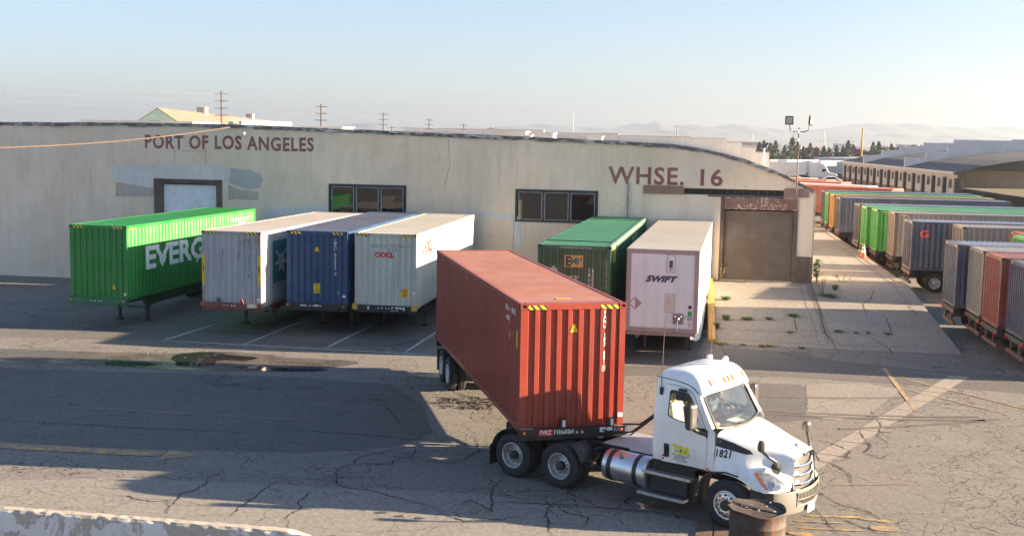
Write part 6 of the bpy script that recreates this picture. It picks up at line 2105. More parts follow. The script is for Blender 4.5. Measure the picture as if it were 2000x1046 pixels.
# frame, tank, steps, fenders, deck
FRB = plain('frame_black', (.015, .015, .017), .5, var=.3)
mb = MB()
for s in (-1, 1):
    mb.box(-6.05, 1.05, s * .43 - .045, s * .43 + .045, .76, 1.02)
for x in (-5.9, -5.0, -4.2, -3.3, -2.4, -1.4, .2):
    mb.box(x, x + .1, -.384, .384, .80, .98)
FR = part('chassis_frame', mb, FRB, tk, bevel=.005)
part('engine_block', MB().box(-.3, .9, -.32, .32, .75, 1.5), FRB, FR)
part('underbody', MB().box(-1.55, -.36, -.98, .98, 1.02, 1.11), FRB, FR)
mb = MB()
for y in [i * .06 - .6 for i in range(21)]:
    pass
TREAD, nt_, bs_, _o = newmat('tread_plate')
vor = N(nt_, 'ShaderNodeTexWave', wave_type='BANDS', bands_direction='X'); vor.inputs['Scale'].default_value = 5.5
nt_.links.new(coords(nt_), vor.inputs[0])
nt_.links.new(mix(nt_, vor.outputs[1], (.36, .35, .36), (.62, .60, .60)), bs_.inputs['Base Color']); bs_.inputs['Metallic'].default_value = .6; bs_.inputs['Roughness'].default_value = .45
bump(nt_, bs_, vor.outputs[1], .8, .01)
DK = part('deck_plate', MB().box(-2.45, -1.70, -.72, .62, 1.05, 1.075).box(-3.20, -2.46, -.60, .62, 1.048, 1.073), TREAD, FR, bevel=.003)
part('deck_plate', MB().box(-4.0, -3.45, -.32, .45, 1.06, 1.085), TREAD, FR)
# fifth wheel
mb = MB().lathe([(0, 0), (.46, 0), (.48, .02), (.48, .05), (0, .06)], 24, Matrix.Translation((-4.62, 0, 1.06)))
mb.box(-5.15, -4.7, -.33, -.1, 1.03, 1.08).box(-5.15, -4.7, .1, .33, 1.03, 1.08)
part('fifth_wheel', mb, plain('greasy_steel', (.05, .045, .04), .35, .6), FR, bevel=.01)
def tank(s, x0, x1):
    M = Matrix.Translation((x0, s * .90, .73)) @ Matrix.Rotation(R(90), 4, 'Y')
    L = x1 - x0
    mb = MB().lathe([(0, 0), (.27, .0), (.315, .02), (.335, .06), (.335, L - .06), (.315, L - .02), (.27, L), (0, L)], 40, M)
    t_ = part('fuel_tank', mb, ALU, FR, smooth=True)
    for q in (.16, L - .30):
        mb = MB().lathe([(.337, q), (.345, q), (.345, q + .10), (.337, q + .10)], 40, M, closed=True)
        part('tank_strap', mb, PLB, t_)
    cp = Matrix.Translation((x0 + L * .42, s * (.90 + .335 * math.sin(R(38))), .73 + .335 * math.cos(R(38)))) @ Matrix.Rotation(R(38) * (1 if s < 0 else -1), 4, 'X')
    part('filler_cap', MB().lathe([(.05, 0), (.05, .03), (.035, .04), (0, .04)], 14, cp), plain('cap_grey', (.2, .2, .2), .5), t_)
tank(-1, -2.86, -1.75)
tank(1, -2.86, -1.2)
GRP = plain('step_alu', (.5, .5, .51), .4, .7, var=.25, scale=30)
for (x0, x1, z, y1) in ((-1.82, -.66, .86, -1.02), (-1.92, -.80, .385, -1.02)):
    for s in (-1, 1):
        ys_ = sorted((s * 1.215, s * 1.0))
        stp = part('step', MB().box(x0, x1, ys_[0], ys_[1], z - .06, z), GRP, FR, bevel=.006)
        mb = MB()
        n = 26
        for i in range(n):
            for j in range(3):
                x = x0 + .04 + (x1 - x0 - .08) * i / (n - 1); y = s * (1.04 + .06 * j)
                mb.box(x - .010, x + .010, y - .012, y + .012, z + .0005, z + .002)
        part('step_grip', mb, DARK_STEEL, stp)
for s in (-1, 1):
    a, b = sorted((s * 1.07, s * .55))
    part('battery_box', MB().box(-1.72, -.80, a, b, .40, .80), plain('box_black', (.018, .02, .027), .45, var=.2), FR, bevel=.03)
    a, b = sorted((s * 1.00, s * .55))
    part('step_support', MB().box(-1.70, -.85, a, b, .87, .96), FRB, FR)
    a, b = sorted((s * .98, s * .93))
    part('splash_panel', MB().box(-1.66, -.7, a, b, .36, 1.05), FRB, FR)
    # inner wheel-arch guard behind the front wheel
    mb = MB()
    arc = [(-.50, .36), (-.52, .55), (-.51, .76), (-.45, .93), (-.34, 1.04), (-.20, 1.11), (.1, 1.17), (.4, 1.14)]
    for i in range(len(arc) - 1):
        (x0, z0), (x1, z1) = arc[i], arc[i + 1]
        mb.quad((x0, s * 1.17, z0), (x1, s * 1.17, z1), (x1, s * .70, z1), (x0, s * .70, z0))
    part('fender_liner', mb, plain('liner', (.04, .042, .05), .55), HD, solid=.03, smooth=True)
    part('side_marker', MB().box(-.36, -.31, s * 1.135 - .012, s * 1.135 + .012, 1.10, 1.16), AMBER, HD)
# rear quarter fenders
for s in (-1, 1):
    for (cx, a0, a1) in ((-3.95, 15, 62), (-5.27, 95, 170)):
        mb = MB()
        n = 8
        for i in range(n):
            t0, t1 = R(a0 + (a1 - a0) * i / n), R(a0 + (a1 - a0) * (i + 1) / n)
            mb.quad((cx + .62 * math.cos(t0), s * 1.24, .51 + .62 * math.sin(t0)), (cx + .62 * math.cos(t1), s * 1.24, .51 + .62 * math.sin(t1)), (cx + .62 * math.cos(t1), s * .66, .51 + .62 * math.sin(t1)), (cx + .62 * math.cos(t0), s * .66, .51 + .62 * math.sin(t0)))
        fd = part('quarter_fender', mb, plain('fender_black', (.03, .032, .04), .5, var=.15), FR, solid=.02, smooth=True)
        if a0 > 90:
            part('mudflap', MB().box(-5.92, -5.90, s * .95 - .29, s * .95 + .29, .18, .66), RUBBER, fd)
        else:
            part('fender_bracket', MB().tube([(cx + .5, s * .62, .85), (cx + .62, s * .45, .9)], .03, 6), DARK_STEEL, fd)
# wheels; here local forward is x so the axles run along y
OY_R = Matrix.Rotation(R(90), 4, 'X')      # local z -> -y
OY_L = Matrix.Rotation(R(-90), 4, 'X')     # local z -> +y
def roll(M, a): return M @ Matrix.Rotation(R(a), 4, 'Z')
TRIM_ALU = plain('wheel_alu', (.68, .66, .63), .3, .85, var=.15, scale=8)
TRIM_SIL = plain('wheel_silver', (.45, .44, .43), .4, .5, var=.2, scale=8)
for s, O in ((-1, OY_R), (1, OY_L)):
    wheel(tk, .17, s * 1.215, .51, O, 'front', w=.29, rimmat=TRIM_ALU, hubmat=BLACK_STEEL, steer=R(-3))
    for x in (-3.95, -5.27):
        wheel(tk, x, s * 1.225, .51, roll(O, 13), 'rear', w=.25, rimmat=TRIM_SIL, hubmat=BLACK_STEEL)
        wheel(tk, x, s * .93, .51, O, 'steel', w=.25, simple=True, rimmat=TRIM_SIL)
for x in (.17, -3.95, -5.27):
    mb = MB().tube([(x, -.95, .51), (x, .95, .51)], .07, 10)
    if x < 0:
        mb.lathe([(0, -.2), (.17, -.15), (.21, 0), (.17, .15), (0, .2)], 14, Matrix.Translation((x, 0, .53)) @ Matrix.Rotation(R(90), 4, 'X'))
        mb.box(x - .35, x + .35, -.6, -.45, .44, .6).box(x - .35, x + .35, .45, .6, .44, .6)
    part('axle', mb, DARK_STEEL, FR)
mb = MB()
for x, y, r_, h_ in ((-3.6, .55, .13, .6), (-3.2, -.2, .12, .5)):
    mb.tube([(x - h_ / 2, y, .62), (x + h_ / 2, y, .62)], r_, 14)
part('air_tank', mb, FRB, FR)
# hoses from the back of the cab to the trailer
mb = MB()
CB = plain('hose_black', (.02, .02, .022), .5)
hs = [[(-1.63, .35, 2.12), (-1.70, .34, 2.18), (-1.88, .33, 2.12), (-2.30, .30, 1.78), (-2.8, .28, 1.38), (-3.15, .26, 1.33), (-3.45, .24, 1.26)],
      [(-1.63, .32, 2.08), (-1.72, .30, 2.14), (-1.92, .31, 2.05), (-2.34, .29, 1.70), (-2.95, .15, 1.20), (-3.25, -.1, 1.16), (-3.42, -.3, 1.25)],
      [(-1.63, .38, 2.05), (-1.73, .37, 2.12), (-1.92, .35, 2.03), (-2.36, .33, 1.68), (-3.1, .3, 1.05), (-3.5, .25, 1.10), (-3.7, .2, 1.24)]]
for h in hs:
    n = []
    for i in range(len(h) - 1):
        for k in range(4): n.append(Vector(h[i]).lerp(Vector(h[i + 1]), k / 4))
    n.append(Vector(h[-1]))
    part('air_hose', MB().tube(n, .022, 6), CB, tk, smooth=True)
part('hose_clamp', MB().box(-1.78, -1.72, .28, .40, 2.08, 2.2), ALU, tk)
part('green_hose', MB().tube([(-3.6, -.1, 1.12), (-3.75, -.25, 1.15), (-3.95, -.3, 1.12)], .02, 6), plain('hose_green', (.25, .6, .05), .4), tk)

# ------------------------------------------------------------------ people
def skinned(name, verts, edges, radii, mt, parent=None, mw=None, root=0, sub=2):
    me = bpy.data.meshes.new(name)
    me.from_pydata([tuple(v) for v in verts], edges, [])
    o = bpy.data.objects.new(name, me); col.objects.link(o)
    me.materials.append(mt)
    md = o.modifiers.new('skin', 'SKIN'); md.use_smooth_shade = True
    for i, sv_ in enumerate(me.skin_vertices[0].data):
        r_ = radii[i]
        sv_.radius = (r_, r_) if not isinstance(r_, tuple) else r_
        sv_.use_root = (i == root)
    ss = o.modifiers.new('ss', 'SUBSURF'); ss.levels = sub; ss.render_levels = sub
    if parent is not None: o.parent = parent
    if mw is not None:
        if parent is None: o.matrix_world = mw
        else: o.matrix_local = mw
    return o
SKIN_M = plain('skin', (.42, .22, .15), .55, var=.08)
HOODIE = plain('grey_blue_hoodie', (.085, .10, .12), .85, var=.15)
PM = TM @ Matrix.Translation((-1.16, .48, 1.66))
B = []
pv = [(0, 0, 0), (.02, 0, .16), (.05, 0, .33), (.09, 0, .46), (.11, 0, .53), (.13, 0, .59),
      (.08, .19, .44), (.17, .27, .26), (.34, .18, .36),
      (.08, -.19, .44), (.18, -.28, .25), (.36, -.14, .38),
      (.10, .10, -.02), (.42, .13, .03), (.46, .13, -.38), (.10, -.10, -.02), (.42, -.13, .03), (.46, -.13, -.38)]
pe = [(0, 1), (1, 2), (2, 3), (3, 4), (4, 5), (3, 6), (6, 7), (7, 8), (3, 9), (9, 10), (10, 11), (0, 12), (12, 13), (13, 14), (0, 15), (15, 16), (16, 17)]
pr = [(.16, .13), (.15, .12), (.17, .12), (.15, .10), .062, .06, .075, .055, .042, .075, .055, .042, .10, .075, .055, .10, .075, .055]
person = skinned('person', pv, pe, pr, HOODIE, mw=PM)
tag(person, 'seated driver in a grey hoodie with both hands on the steering wheel', 'person')
# head with a face
bm = bmesh.new()
bmesh.ops.create_uvsphere(bm, u_segments=24, v_segments=18, radius=1)
for v in bm.verts:
    x, y, z = v.co
    f = 1 - .22 * max(0, -z) ** 1.3
    v.co = Vector((x * .098 * (1 - .06 * max(0, -z)), y * .077 * f, z * .122))
    if x > 0:
        nz = math.exp(-((y / .28) ** 2) - ((z + .12) / .22) ** 2)
        v.co.x += .022 * nz * (x > .6)
        ey = math.exp(-(((abs(y) - .42) / .2) ** 2) - ((z - .08) / .14) ** 2)
        v.co.x -= .010 * ey
        mo = math.exp(-((y / .4) ** 2) - ((z + .48) / .08) ** 2)
        v.co.x += .004 * mo
HM = Matrix.Translation((.17, 0, .70)) @ Matrix.Rotation(R(-12), 4, 'Z')
head = bm_obj('head', bm, SKIN_M, person, mw=HM, smooth=True, subsurf=1)
for s in (-1, 1):
    part('eye', MB().lathe([(0, .012), (.008, .009), (.012, 0), (.008, -.009), (0, -.012)], 10, Matrix.Translation((.083, s * .032, .010))), BLACK_INK, head, smooth=True)
    part('ear', MB().lathe([(0, .03), (.012, .022), (.016, 0), (.012, -.024), (0, -.034)], 10, Matrix.Translation((-.005, s * .076, -.005))), SKIN_M, head, smooth=True)
bm = bmesh.new()
bmesh.ops.create_uvsphere(bm, u_segments=20, v_segments=14, radius=1)
bmesh.ops.delete(bm, geom=[v for v in bm.verts if v.co.z < -.25 or (v.co.x > .45 and v.co.z < .42)], context='VERTS')
for v in bm.verts: v.co = Vector((v.co.x * .106 - .004, v.co.y * .085, v.co.z * .132))
bm_obj('hair', bm, plain('hair_dark', (.02, .014, .01), .6), head, smooth=True)
# hands closed on the wheel
for s, (hx, hy, hz) in ((1, (.37, .17, .375)), (-1, (.39, -.12, .395))):
    verts = [(0, 0, 0), (.045, 0, .012), (.075, 0, .014)]
    edges = [(0, 1), (1, 2)]
    radii = [.026, (.018, .036), (.014, .036)]
    for k in range(4):
        y = (-.030 + k * .020)
        l = (.030, .034, .033, .026)[k]
        i = len(verts)
        verts += [(.085, y, .016), (.085 + l, y, .006), (.085 + l * 1.1, y, -.022), (.085 + l * .5, y, -.038)]
        edges += [(2, i), (i, i + 1), (i + 1, i + 2), (i + 2, i + 3)]
        radii += [.0095, .009, .0085, .0075]
    i = len(verts)
    verts += [(.035, -s * .035, .0), (.065, -s * .048, -.016), (.092, -s * .042, -.026)]
    edges += [(1, i), (i, i + 1), (i + 1, i + 2)]
    radii += [.012, .010, .008]
    skinned('hand', verts, edges, radii, SKIN_M, parent=person, mw=Matrix.Translation((hx, hy, hz)) @ Matrix.Rotation(R(-s * 18), 4, 'Z') @ Matrix.Rotation(R(-5), 4, 'Y'), sub=1)
part('seat_belt', MB().bar((.02, .20, .50), (.20, -.05, .22), .05, .006).bar((.20, -.05, .22), (.12, -.18, .03), .05, .006), plain('belt_red', (.45, .04, .04), .7), person)
# ------------------------------------------------------------------ foreground: drum, wall, cone, weeds
RUST = paint('drum_rust', (0.034, 0.019, 0.015), 0.75, 0.5, 0.8, 0.2, (.16, .075, .05))
dr_ = thing('rusty_drum', 'wide rusty open steel drum standing in front of the truck bumper', 'drum', Matrix.Translation((4.66, 20.74, 0)))
mb = MB().lathe([(.50, 0), (.515, .01), (.515, .33), (.527, .345), (.527, .365), (.515, .38), (.515, .66), (.527, .675), (.527, .695), (.515, .71), (.515, .93), (.528, .94), (.528, .955), (.512, .958), (.498, .95), (.498, .04), (0, .03)], 56)
for i, v in enumerate(mb.v):
    x, y, z = v
    a = math.atan2(y, x)
    k = 1 + .008 * math.sin(3 * a + 1) + .004 * math.sin(7 * a + z * 5)
    zz = z + (.02 * math.sin(a * 2 + .8) + .012 * math.sin(5 * a) if z > .9 else 0)
    mb.v[i] = (x * k, y * k, zz)
part('barrel', mb, RUST, dr_, smooth=True)
bm = bmesh.new()
rn = random.Random(4)
NS, NRG = 44, 9
grid_ = []
for j in range(NRG + 1):
    row = []
    for k in range(NS):
        a = 2 * math.pi * k / NS
        r_ = .485 * j / NRG
        if j == NRG and 1.6 < a < 4.0: r_ += .05 + .02 * math.sin(a * 9)
        x, y = r_ * math.cos(a), r_ * math.sin(a)
        z = .915 + .06 * max(0, (-x * .8 + y * .55)) / .5 + .012 * math.sin(x * 7 + 1) * math.cos(y * 6) - .05 * math.exp(-((x * .5 + y * .9) / .05) ** 2) * (r_ > .05)
        if j == NRG: z += rn.uniform(-.008, .01)
        row.append(bm.verts.new((x, y, z)) if j or k == 0 else row[0])
    grid_.append(row)
for j in range(NRG):
    for k in range(NS):
        q = [grid_[j][k], grid_[j][(k + 1) % NS], grid_[j + 1][(k + 1) % NS], grid_[j + 1][k]]
        q2 = []
        for v in q:
            if v not in q2: q2.append(v)
        if len(q2) >= 3: bm.faces.new(q2)
bm_obj('dented_lid', bm, paint('lid_rust', (.035, .018, .014), .8, .5, .5, .2, (.10, .045, .03)), dr_, solid=.006)
mb = MB()
for k in range(9):
    x, y = rn.uniform(-.3, .35), rn.uniform(-.3, .3)
    mb.bar((x, y, .97), (x + rn.uniform(-.06, .06), y + rn.uniform(-.03, .03), .975), .012, .006)
part('debris', mb, plain('debris', (.5, .45, .4), .8), dr_)

# low white wall, bottom left, with torn reinforcing bars
wl_ = thing('low_wall', 'low concrete wall with peeling white paint at the lower left corner', 'low wall', MW(-3.46, 19.62, 0, R(9.6) ) @ Matrix.Rotation(R(180), 4, 'Z'))
rn = random.Random(9)
mb = MB()
L, n = 14.0, 110
prof_n = []
for i in range(n + 1):
    x = L * i / n
    j = rn.uniform(-.008, .006)
    zt = .80 + j * .6
    if i < 3: zt -= .03 * (3 - i)
    prof_n.append([(x, .0 + rn.uniform(-.004, .004), 0), (x, .0 + rn.uniform(-.004, .004), .66 + rn.uniform(-.03, .03)), (x, .012 + rn.uniform(-.012, .012), .76 + j), (x, .045 + rn.uniform(-.015, .015), zt), (x, .15, zt + rn.uniform(-.006, .01)), (x, .255 + rn.uniform(-.015, .015), zt - .02), (x, .27, 0)])
vs = [p for r_ in prof_n for p in r_]
fs = []
for i in range(n):
    for j in range(6):
        a = i * 7 + j
        fs.append((a, a + 1, a + 8, a + 7))
fs.append(tuple(range(7)))
mb.add(vs, fs)
for i, v in enumerate(mb.v): mb.v[i] = (v[0], -v[1] + .27, v[2])
m, nt, bs, out = newmat('peeling_white')
co = coords(nt)
a = noise(nt, co, 2.1, 9, .72, (1, 1, .8), .3)
sx = N(nt, 'ShaderNodeSeparateXYZ'); nt.links.new(co, sx.inputs[0])
k = ramp(nt, math_(nt, 'ADD', a, ramp(nt, sx.outputs[2], .55, .8, 0, .07)), .515, .53)
c1 = mix(nt, noise(nt, co, 9, 5), (.50, .50, .53), (.60, .60, .63))
c2 = mix(nt, noise(nt, co, 14, 6, .7), (.26, .24, .21), (.44, .42, .38))
top = ramp(nt, sx.outputs[2], .765, .79)
base = mix(nt, k, c1, c2)
base = mix(nt, top, base, mix(nt, noise(nt, co, 22, 6, .8), (.30, .26, .22), (.46, .41, .36)))
nt.links.new(base, bs.inputs['Base Color']); bs.inputs['Roughness'].default_value = .85
bump(nt, bs, math_(nt, 'ADD', a, math_(nt, 'MULTIPLY', k, -.3)), .8, .02)
part('wall_body', mb, m, wl_)
mb = MB()
RB = paint('rebar_rust', (.12, .045, .03), .8, .4, .9)
for k in range(9):
    p = Vector((-.02, .12 + rn.uniform(-.1, .1), .62 + rn.uniform(-.1, .1)))
    P = [p]
    d = Vector((-1, rn.uniform(-.3, .3), rn.uniform(-.2, .4))).normalized()
    for q in range(4):
        P.append(P[-1] + d * rn.uniform(.07, .16)); d = (d + Vector((rn.uniform(-.3, .1), rn.uniform(-.6, .6), rn.uniform(-.5, .4)))).normalized()
    part('rebar', MB().tube(P, .008, 5), RB, wl_)

# traffic cone
p = Y(9.85, 69.3, DZ)
cn = thing('traffic_cone', 'orange traffic cone with two white bands at the dock edge', 'traffic cone', Matrix.Translation(p))
ORG = plain('cone_orange', (.75, .10, .02), .5, var=.1)
part('cone', MB().lathe([(.17, .03), (.145, .20), (.128, .301)], 24).lathe([(.1, .451), (.085, .54)], 24).lathe([(.065, .651), (.035, .80), (.03, .82), (0, .82)], 24), ORG, cn, smooth=True)
part('white_band', MB().lathe([(.1285, .30), (.1005, .452)], 24), WHITE_INK, cn, smooth=True)
part('white_band', MB().lathe([(.0855, .54), (.0655, .652)], 24), WHITE_INK, cn, smooth=True)
part('base', MB().box(-.2, .2, -.2, .2, 0.02, .05), plain('cone_base', (.08, .03, .02), .7), cn, bevel=.01)

# weeds
GRS = plain('weed_green', (.07, .13, .025), .7, var=.35, scale=9)
DRY = plain('weed_dry', (.34, .27, .12), .8, var=.25, scale=9)
def tuft(p, r, h, n, mt, seed, name='weed_tuft', lab='', droop=.6):
    rn = random.Random(seed)
    mb = MB()
    for k in range(n):
        a = rn.uniform(0, 6.28); rr_ = r * rn.random() ** .7 * .5
        b = Vector((rr_ * math.cos(a), rr_ * math.sin(a), 0))
        out = Vector((math.cos(a + rn.uniform(-.6, .6)), math.sin(a + rn.uniform(-.6, .6)), 0)) * r * rn.uniform(.4, 1)
        hh = h * rn.uniform(.5, 1)
        w = rn.uniform(.006, .014)
        s = Vector((-out.y, out.x, 0)).normalized() * w
        m1, t1 = b + out * .4 + Vector((0, 0, hh * .7)), b + out + Vector((0, 0, hh * (1 - droop * rn.random())))
        mb.add([b - s, b + s, m1 + s * .8, m1 - s * .8, t1], [(0, 1, 2, 3), (3, 2, 4)])
    t = part(name, mb, mt, mw=Matrix.Translation(p))
    return tag(t, lab, 'weed')
TU = [(1.52, 51.57, .30, .22, 150, 'long grass tuft growing at the sunlit upper end of the ramp near the kerb'), (1.43, 48.03, .28, .30, 90, 'tall thin weed in the ramp joint nearest the yellow kerb'),
      (2.3, 48.2, .34, .16, 110, 'low spreading weed in the ramp joint, second from the kerb'), (3.22, 48.41, .24, .12, 70, 'small weed in the middle of the upper ramp joint'), (4.23, 49.05, .34, .15, 120, 'dense green tuft at the corner where two ramp joints meet'),
      (1.05, 46.6, .2, .35, 90, 'weed growing up against the yellow kerb wall'), (3.93, 46.42, .2, .07, 50, 'flat weed at the end of the lower ramp joint'), (5.86, 46.83, .26, .1, 80, 'weed just right of the dirt seam on the ramp'),
      (6.53, 46.78, .18, .08, 40, 'thin weed in the lower joint right of the seam'), (7.0, 46.80, .16, .12, 40, 'upright small weed beside the thin one in the lower joint'), (7.75, 46.8, .22, .1, 50, 'weed at the right end of the lower ramp joint'),
      (1.22, 44.3, .34, .12, 80, 'reddish dry weed at the foot of the yellow kerb'), (2.0, 44.2, .18, .08, 50, 'small green weed along the foot of the ramp'), (2.7, 44.15, .26, .14, 70, 'brownish weed at the ramp foot, left of a pair'),
      (3.05, 44.2, .26, .12, 70, 'brownish weed at the ramp foot, right of a pair'), (4.2, 44.1, .2, .1, 60, 'green weed alone at the right of the ramp foot')]
for i, (a, b, r_, h_, n_, lab) in enumerate(TU):
    mt = DRY if 'dry' in lab or 'brownish' in lab else GRS
    tuft(Y(a, b, rz(b) + .008), r_, h_, n_, mt, i, lab=lab)
tuft(Y(2.6, 55.25, DZ), .2, .12, 60, DRY, 50, lab='pale dry weed against the brown roller door')
# tall dry stalks
def stalks(p, n, h, spread, seed, lab, mt, seedmt, cat='weed'):
    rn = random.Random(seed)
    t = thing('tall_weed', lab, cat, Matrix.Translation(p))
    mb, hb = MB(), MB()
    for k in range(n):
        a = rn.uniform(0, 6.28); o = Vector((math.cos(a), math.sin(a), 0)) * spread * rn.random()
        hh = h * rn.uniform(.55, 1)
        top = o * 1.6 + Vector((0, 0, hh))
        mb.tube([o * .3, o + Vector((0, 0, hh * .5)), top], [.008, .006, .003], 4)
        for q in range(12):
            c = top + Vector((rn.gauss(0, .03), rn.gauss(0, .03), -rn.random() * hh * .35))
            s_ = rn.uniform(.012, .03)
            d1 = Vector((rn.gauss(0, 1), rn.gauss(0, 1), rn.gauss(0, 1))).normalized() * s_; d2 = Vector((rn.gauss(0, 1), rn.gauss(0, 1), rn.gauss(0, 1))).normalized() * s_
            hb.quad(c - d1, c - d2, c + d1, c + d2)
        for q in range(5):
            c = o + Vector((0, 0, hh * rn.uniform(.1, .6)))
            d1 = Vector((rn.gauss(0, 1), rn.gauss(0, 1), rn.gauss(0, .5))).normalized() * rn.uniform(.05, .12); d2 = Vector((d1.y, -d1.x, 0)) * .2
            mb.quad(c, c + d1 * .5 + d2, c + d1, c + d1 * .5 - d2)
    part('stem', mb, mt, t); part('seed_head', hb, seedmt, t)
    return t
stalks(Y(5.85, 53.3, rz(53.3)), 14, 1.0, .28, 1, 'tall dry weed with pale seed heads at the warehouse corner', plain('stem_olive', (.16, .17, .06), .8), DRY)
stalks(Y(1.35, 55.2, DZ), 3, 1.1, .1, 2, 'single tall dry grass stalk beside the roller door', DRY, DRY)
stalks(Y(7.1, 56.4, DZ), 6, .35, .4, 5, 'sparse pale grass on the dock apron', DRY, DRY)
tuft(Y(6.1, 53.0, rz(53.0)), .5, .16, 260, GRS, 77, lab='spread of green weeds at the base of the tall dry weed')
tuft(Y(6.55, 54.4, rz(54.4)), .22, .34, 110, GRS, 78, lab='small leafy weed right of the warehouse corner')
def shrub(p, h, w, n, seed, lab, ls=.09, mt=None):
    rn = random.Random(seed)
    t = thing('leafy_shrub', lab, 'shrub', Matrix.Translation(p))
    sb, lb = MB(), MB()
    for k in range(6):
        a = rn.uniform(0, 6.28)
        top = Vector((math.cos(a) * w * .5 * rn.random(), math.sin(a) * w * .5 * rn.random(), h * rn.uniform(.6, 1)))
        sb.tube([(0, 0, 0), top * .5 + Vector((rn.gauss(0, .04), rn.gauss(0, .04), 0)), top], [.015, .01, .005], 5)
        for q in range(n // 6):
            c = top * rn.uniform(.2, 1) + Vector((rn.gauss(0, w * .2), rn.gauss(0, w * .2), rn.gauss(0, .05)))
            d = Vector((rn.gauss(0, 1), rn.gauss(0, 1), rn.gauss(0, .5))).normalized() * ls * rn.uniform(.6, 1.3)
            s_ = d.cross(Vector((0, 0, 1))).normalized() * ls * .45
            lb.add([c, c + d * .5 + s_ + Vector((0, 0, .015)), c + d, c + d * .5 - s_ + Vector((0, 0, .015))], [(0, 1, 2), (0, 2, 3)])
    part('stem', sb, plain('bark', (.12, .09, .06), .9), t); part('foliage', lb, mt or plain('leaf_green2', (.05, .12, .03), .55, var=.35, scale=12), t)
    return t
shrub(Y(5.85, 55.9, DZ), 1.35, .42, 130, 3, 'broad leaved green shrub climbing at the warehouse corner', .17)
shrub(Y(10.5, 61.8, .2), 1.5, .3, 160, 4, 'green vine growing from the dock edge between two trailers', .08)

# overhead cable from the wall towards the left
def cable(name, p, q, sag, r, mt, lab, cat, n=24):
    p, q = Vector(p), Vector(q)
    P = [p.lerp(q, t / n) + Vector((0, 0, -sag * 4 * (t / n) * (1 - t / n))) for t in range(n + 1)]
    return tag(part(name, MB().tube(P, r, 6), mt, smooth=True), lab, cat)
w0 = Y(-23.35, FB - .05, 8.02)
cable('overhead_cable', w0, (-24.5, 44.5, 6.9), .35, .032, plain('cable_brown', (.10, .07, .055), .8), 'thick brown cable running from the wall top down to the left', 'cable')
# ------------------------------------------------------------------ background
BARK = plain('pole_wood', (.10, .065, .05), .9, var=.2)
for i, (x, y, zt, arms, aw, lab) in enumerate(((-58.36, 230, 16.1, 4, 2.7, 'tallest wooden utility pole, behind the left end of the warehouse roof'), (-41.9, 250, 14.4, 3, 2.7, 'second utility pole from the left behind the roof'), (-37.5, 330, 14.5, 3, 2.6, 'third utility pole from the left, three crossarms'),
        (-45.2 - 0, 420, 11.5, 2, 2.6, 'low double crossarm pole beside the third utility pole'), (-27.4, 370, 13.7, 3, 2.6, 'fourth utility pole behind the middle of the roof'), (-16.4, 370, 12.3, 2, 2.6, 'fifth utility pole with two visible crossarms'), (-8.3, 400, 11.6, 1, 2.4, 'smallest utility pole just showing over the roof'))):
    if i == 3: x = (762 - 1000) / 2239.6 * 420
    t = thing('utility_pole', lab, 'utility pole', Matrix.Translation((x, y, 0)), 'utility poles behind the warehouse')
    part('pole', MB().tube([(0, 0, 0), (0, 0, zt)], [.2, .14], 8), BARK, t)
    for k in range(arms):
        z = zt - .6 - k * (1.45 if i != 0 else 1.42)
        a = part('crossarm', MB().box(-aw / 2, aw / 2, -.14, -.02, z - .07, z + .07), BARK, t)
        mb = MB()
        for xx in (-.46, -.3, .3, .46): mb.tube([(xx * aw, -.08, z + .07), (xx * aw, -.08, z + .24)], .04, 5)
        part('insulators', mb, plain('insul', (.3, .25, .22), .4), a)
WIRE = plain('wire', (.16, .17, .18), .6)
for k, (p, q, s) in enumerate((((-58.4, 230, 15.5), (-104, 170, 17.2), .8), ((-57.2, 230, 15.5), (-104, 172, 16.6), .9), ((-58.4, 230, 14.1), (-104, 170, 15.2), .8), ((-58.4, 230, 12.7), (-104, 170, 13.6), .8), ((-58.4, 230, 15.5), (-41.9, 250, 13.8), .8), ((-58.4, 230, 14.1), (-41.9, 250, 12.4), .8), ((-41.9, 250, 13.8), (-37.5, 330, 13.9), 1.0), ((-37.5, 330, 13.9), (-27.4, 370, 13.1), .8), ((-27.4, 370, 13.1), (-16.4, 370, 11.7), .6))):
    tag(part('power_line', MB().tube([Vector(p).lerp(Vector(q), t / 12) + Vector((0, 0, -s * 4 * t / 12 * (1 - t / 12))) for t in range(13)], .018, 4), WIRE), 'thin power line strung between the utility poles behind the roof', 'power line', 'power lines')
for (x, y, zt, r_, lab, c) in ((35.5, 700, 24.5, .22, 'thin distant radio mast above the middle of the roof', (.45, .42, .42)), (36.6, 260, 11.3, .16, 'bare wooden pole behind the stepped white wall', (.35, .26, .15)), (69.3, 230, 11.1, .22, 'bare yellowish pole in front of the tree line at right', (.34, .26, .10))):
    t = part('bare_pole', MB().tube([(0, 0, 0), (0, 0, zt)], [r_, r_ * .7], 8), plain('pole%d' % int(y), c, .9), mw=Matrix.Translation((x, y, 0)))
    tag(t, lab, 'pole')

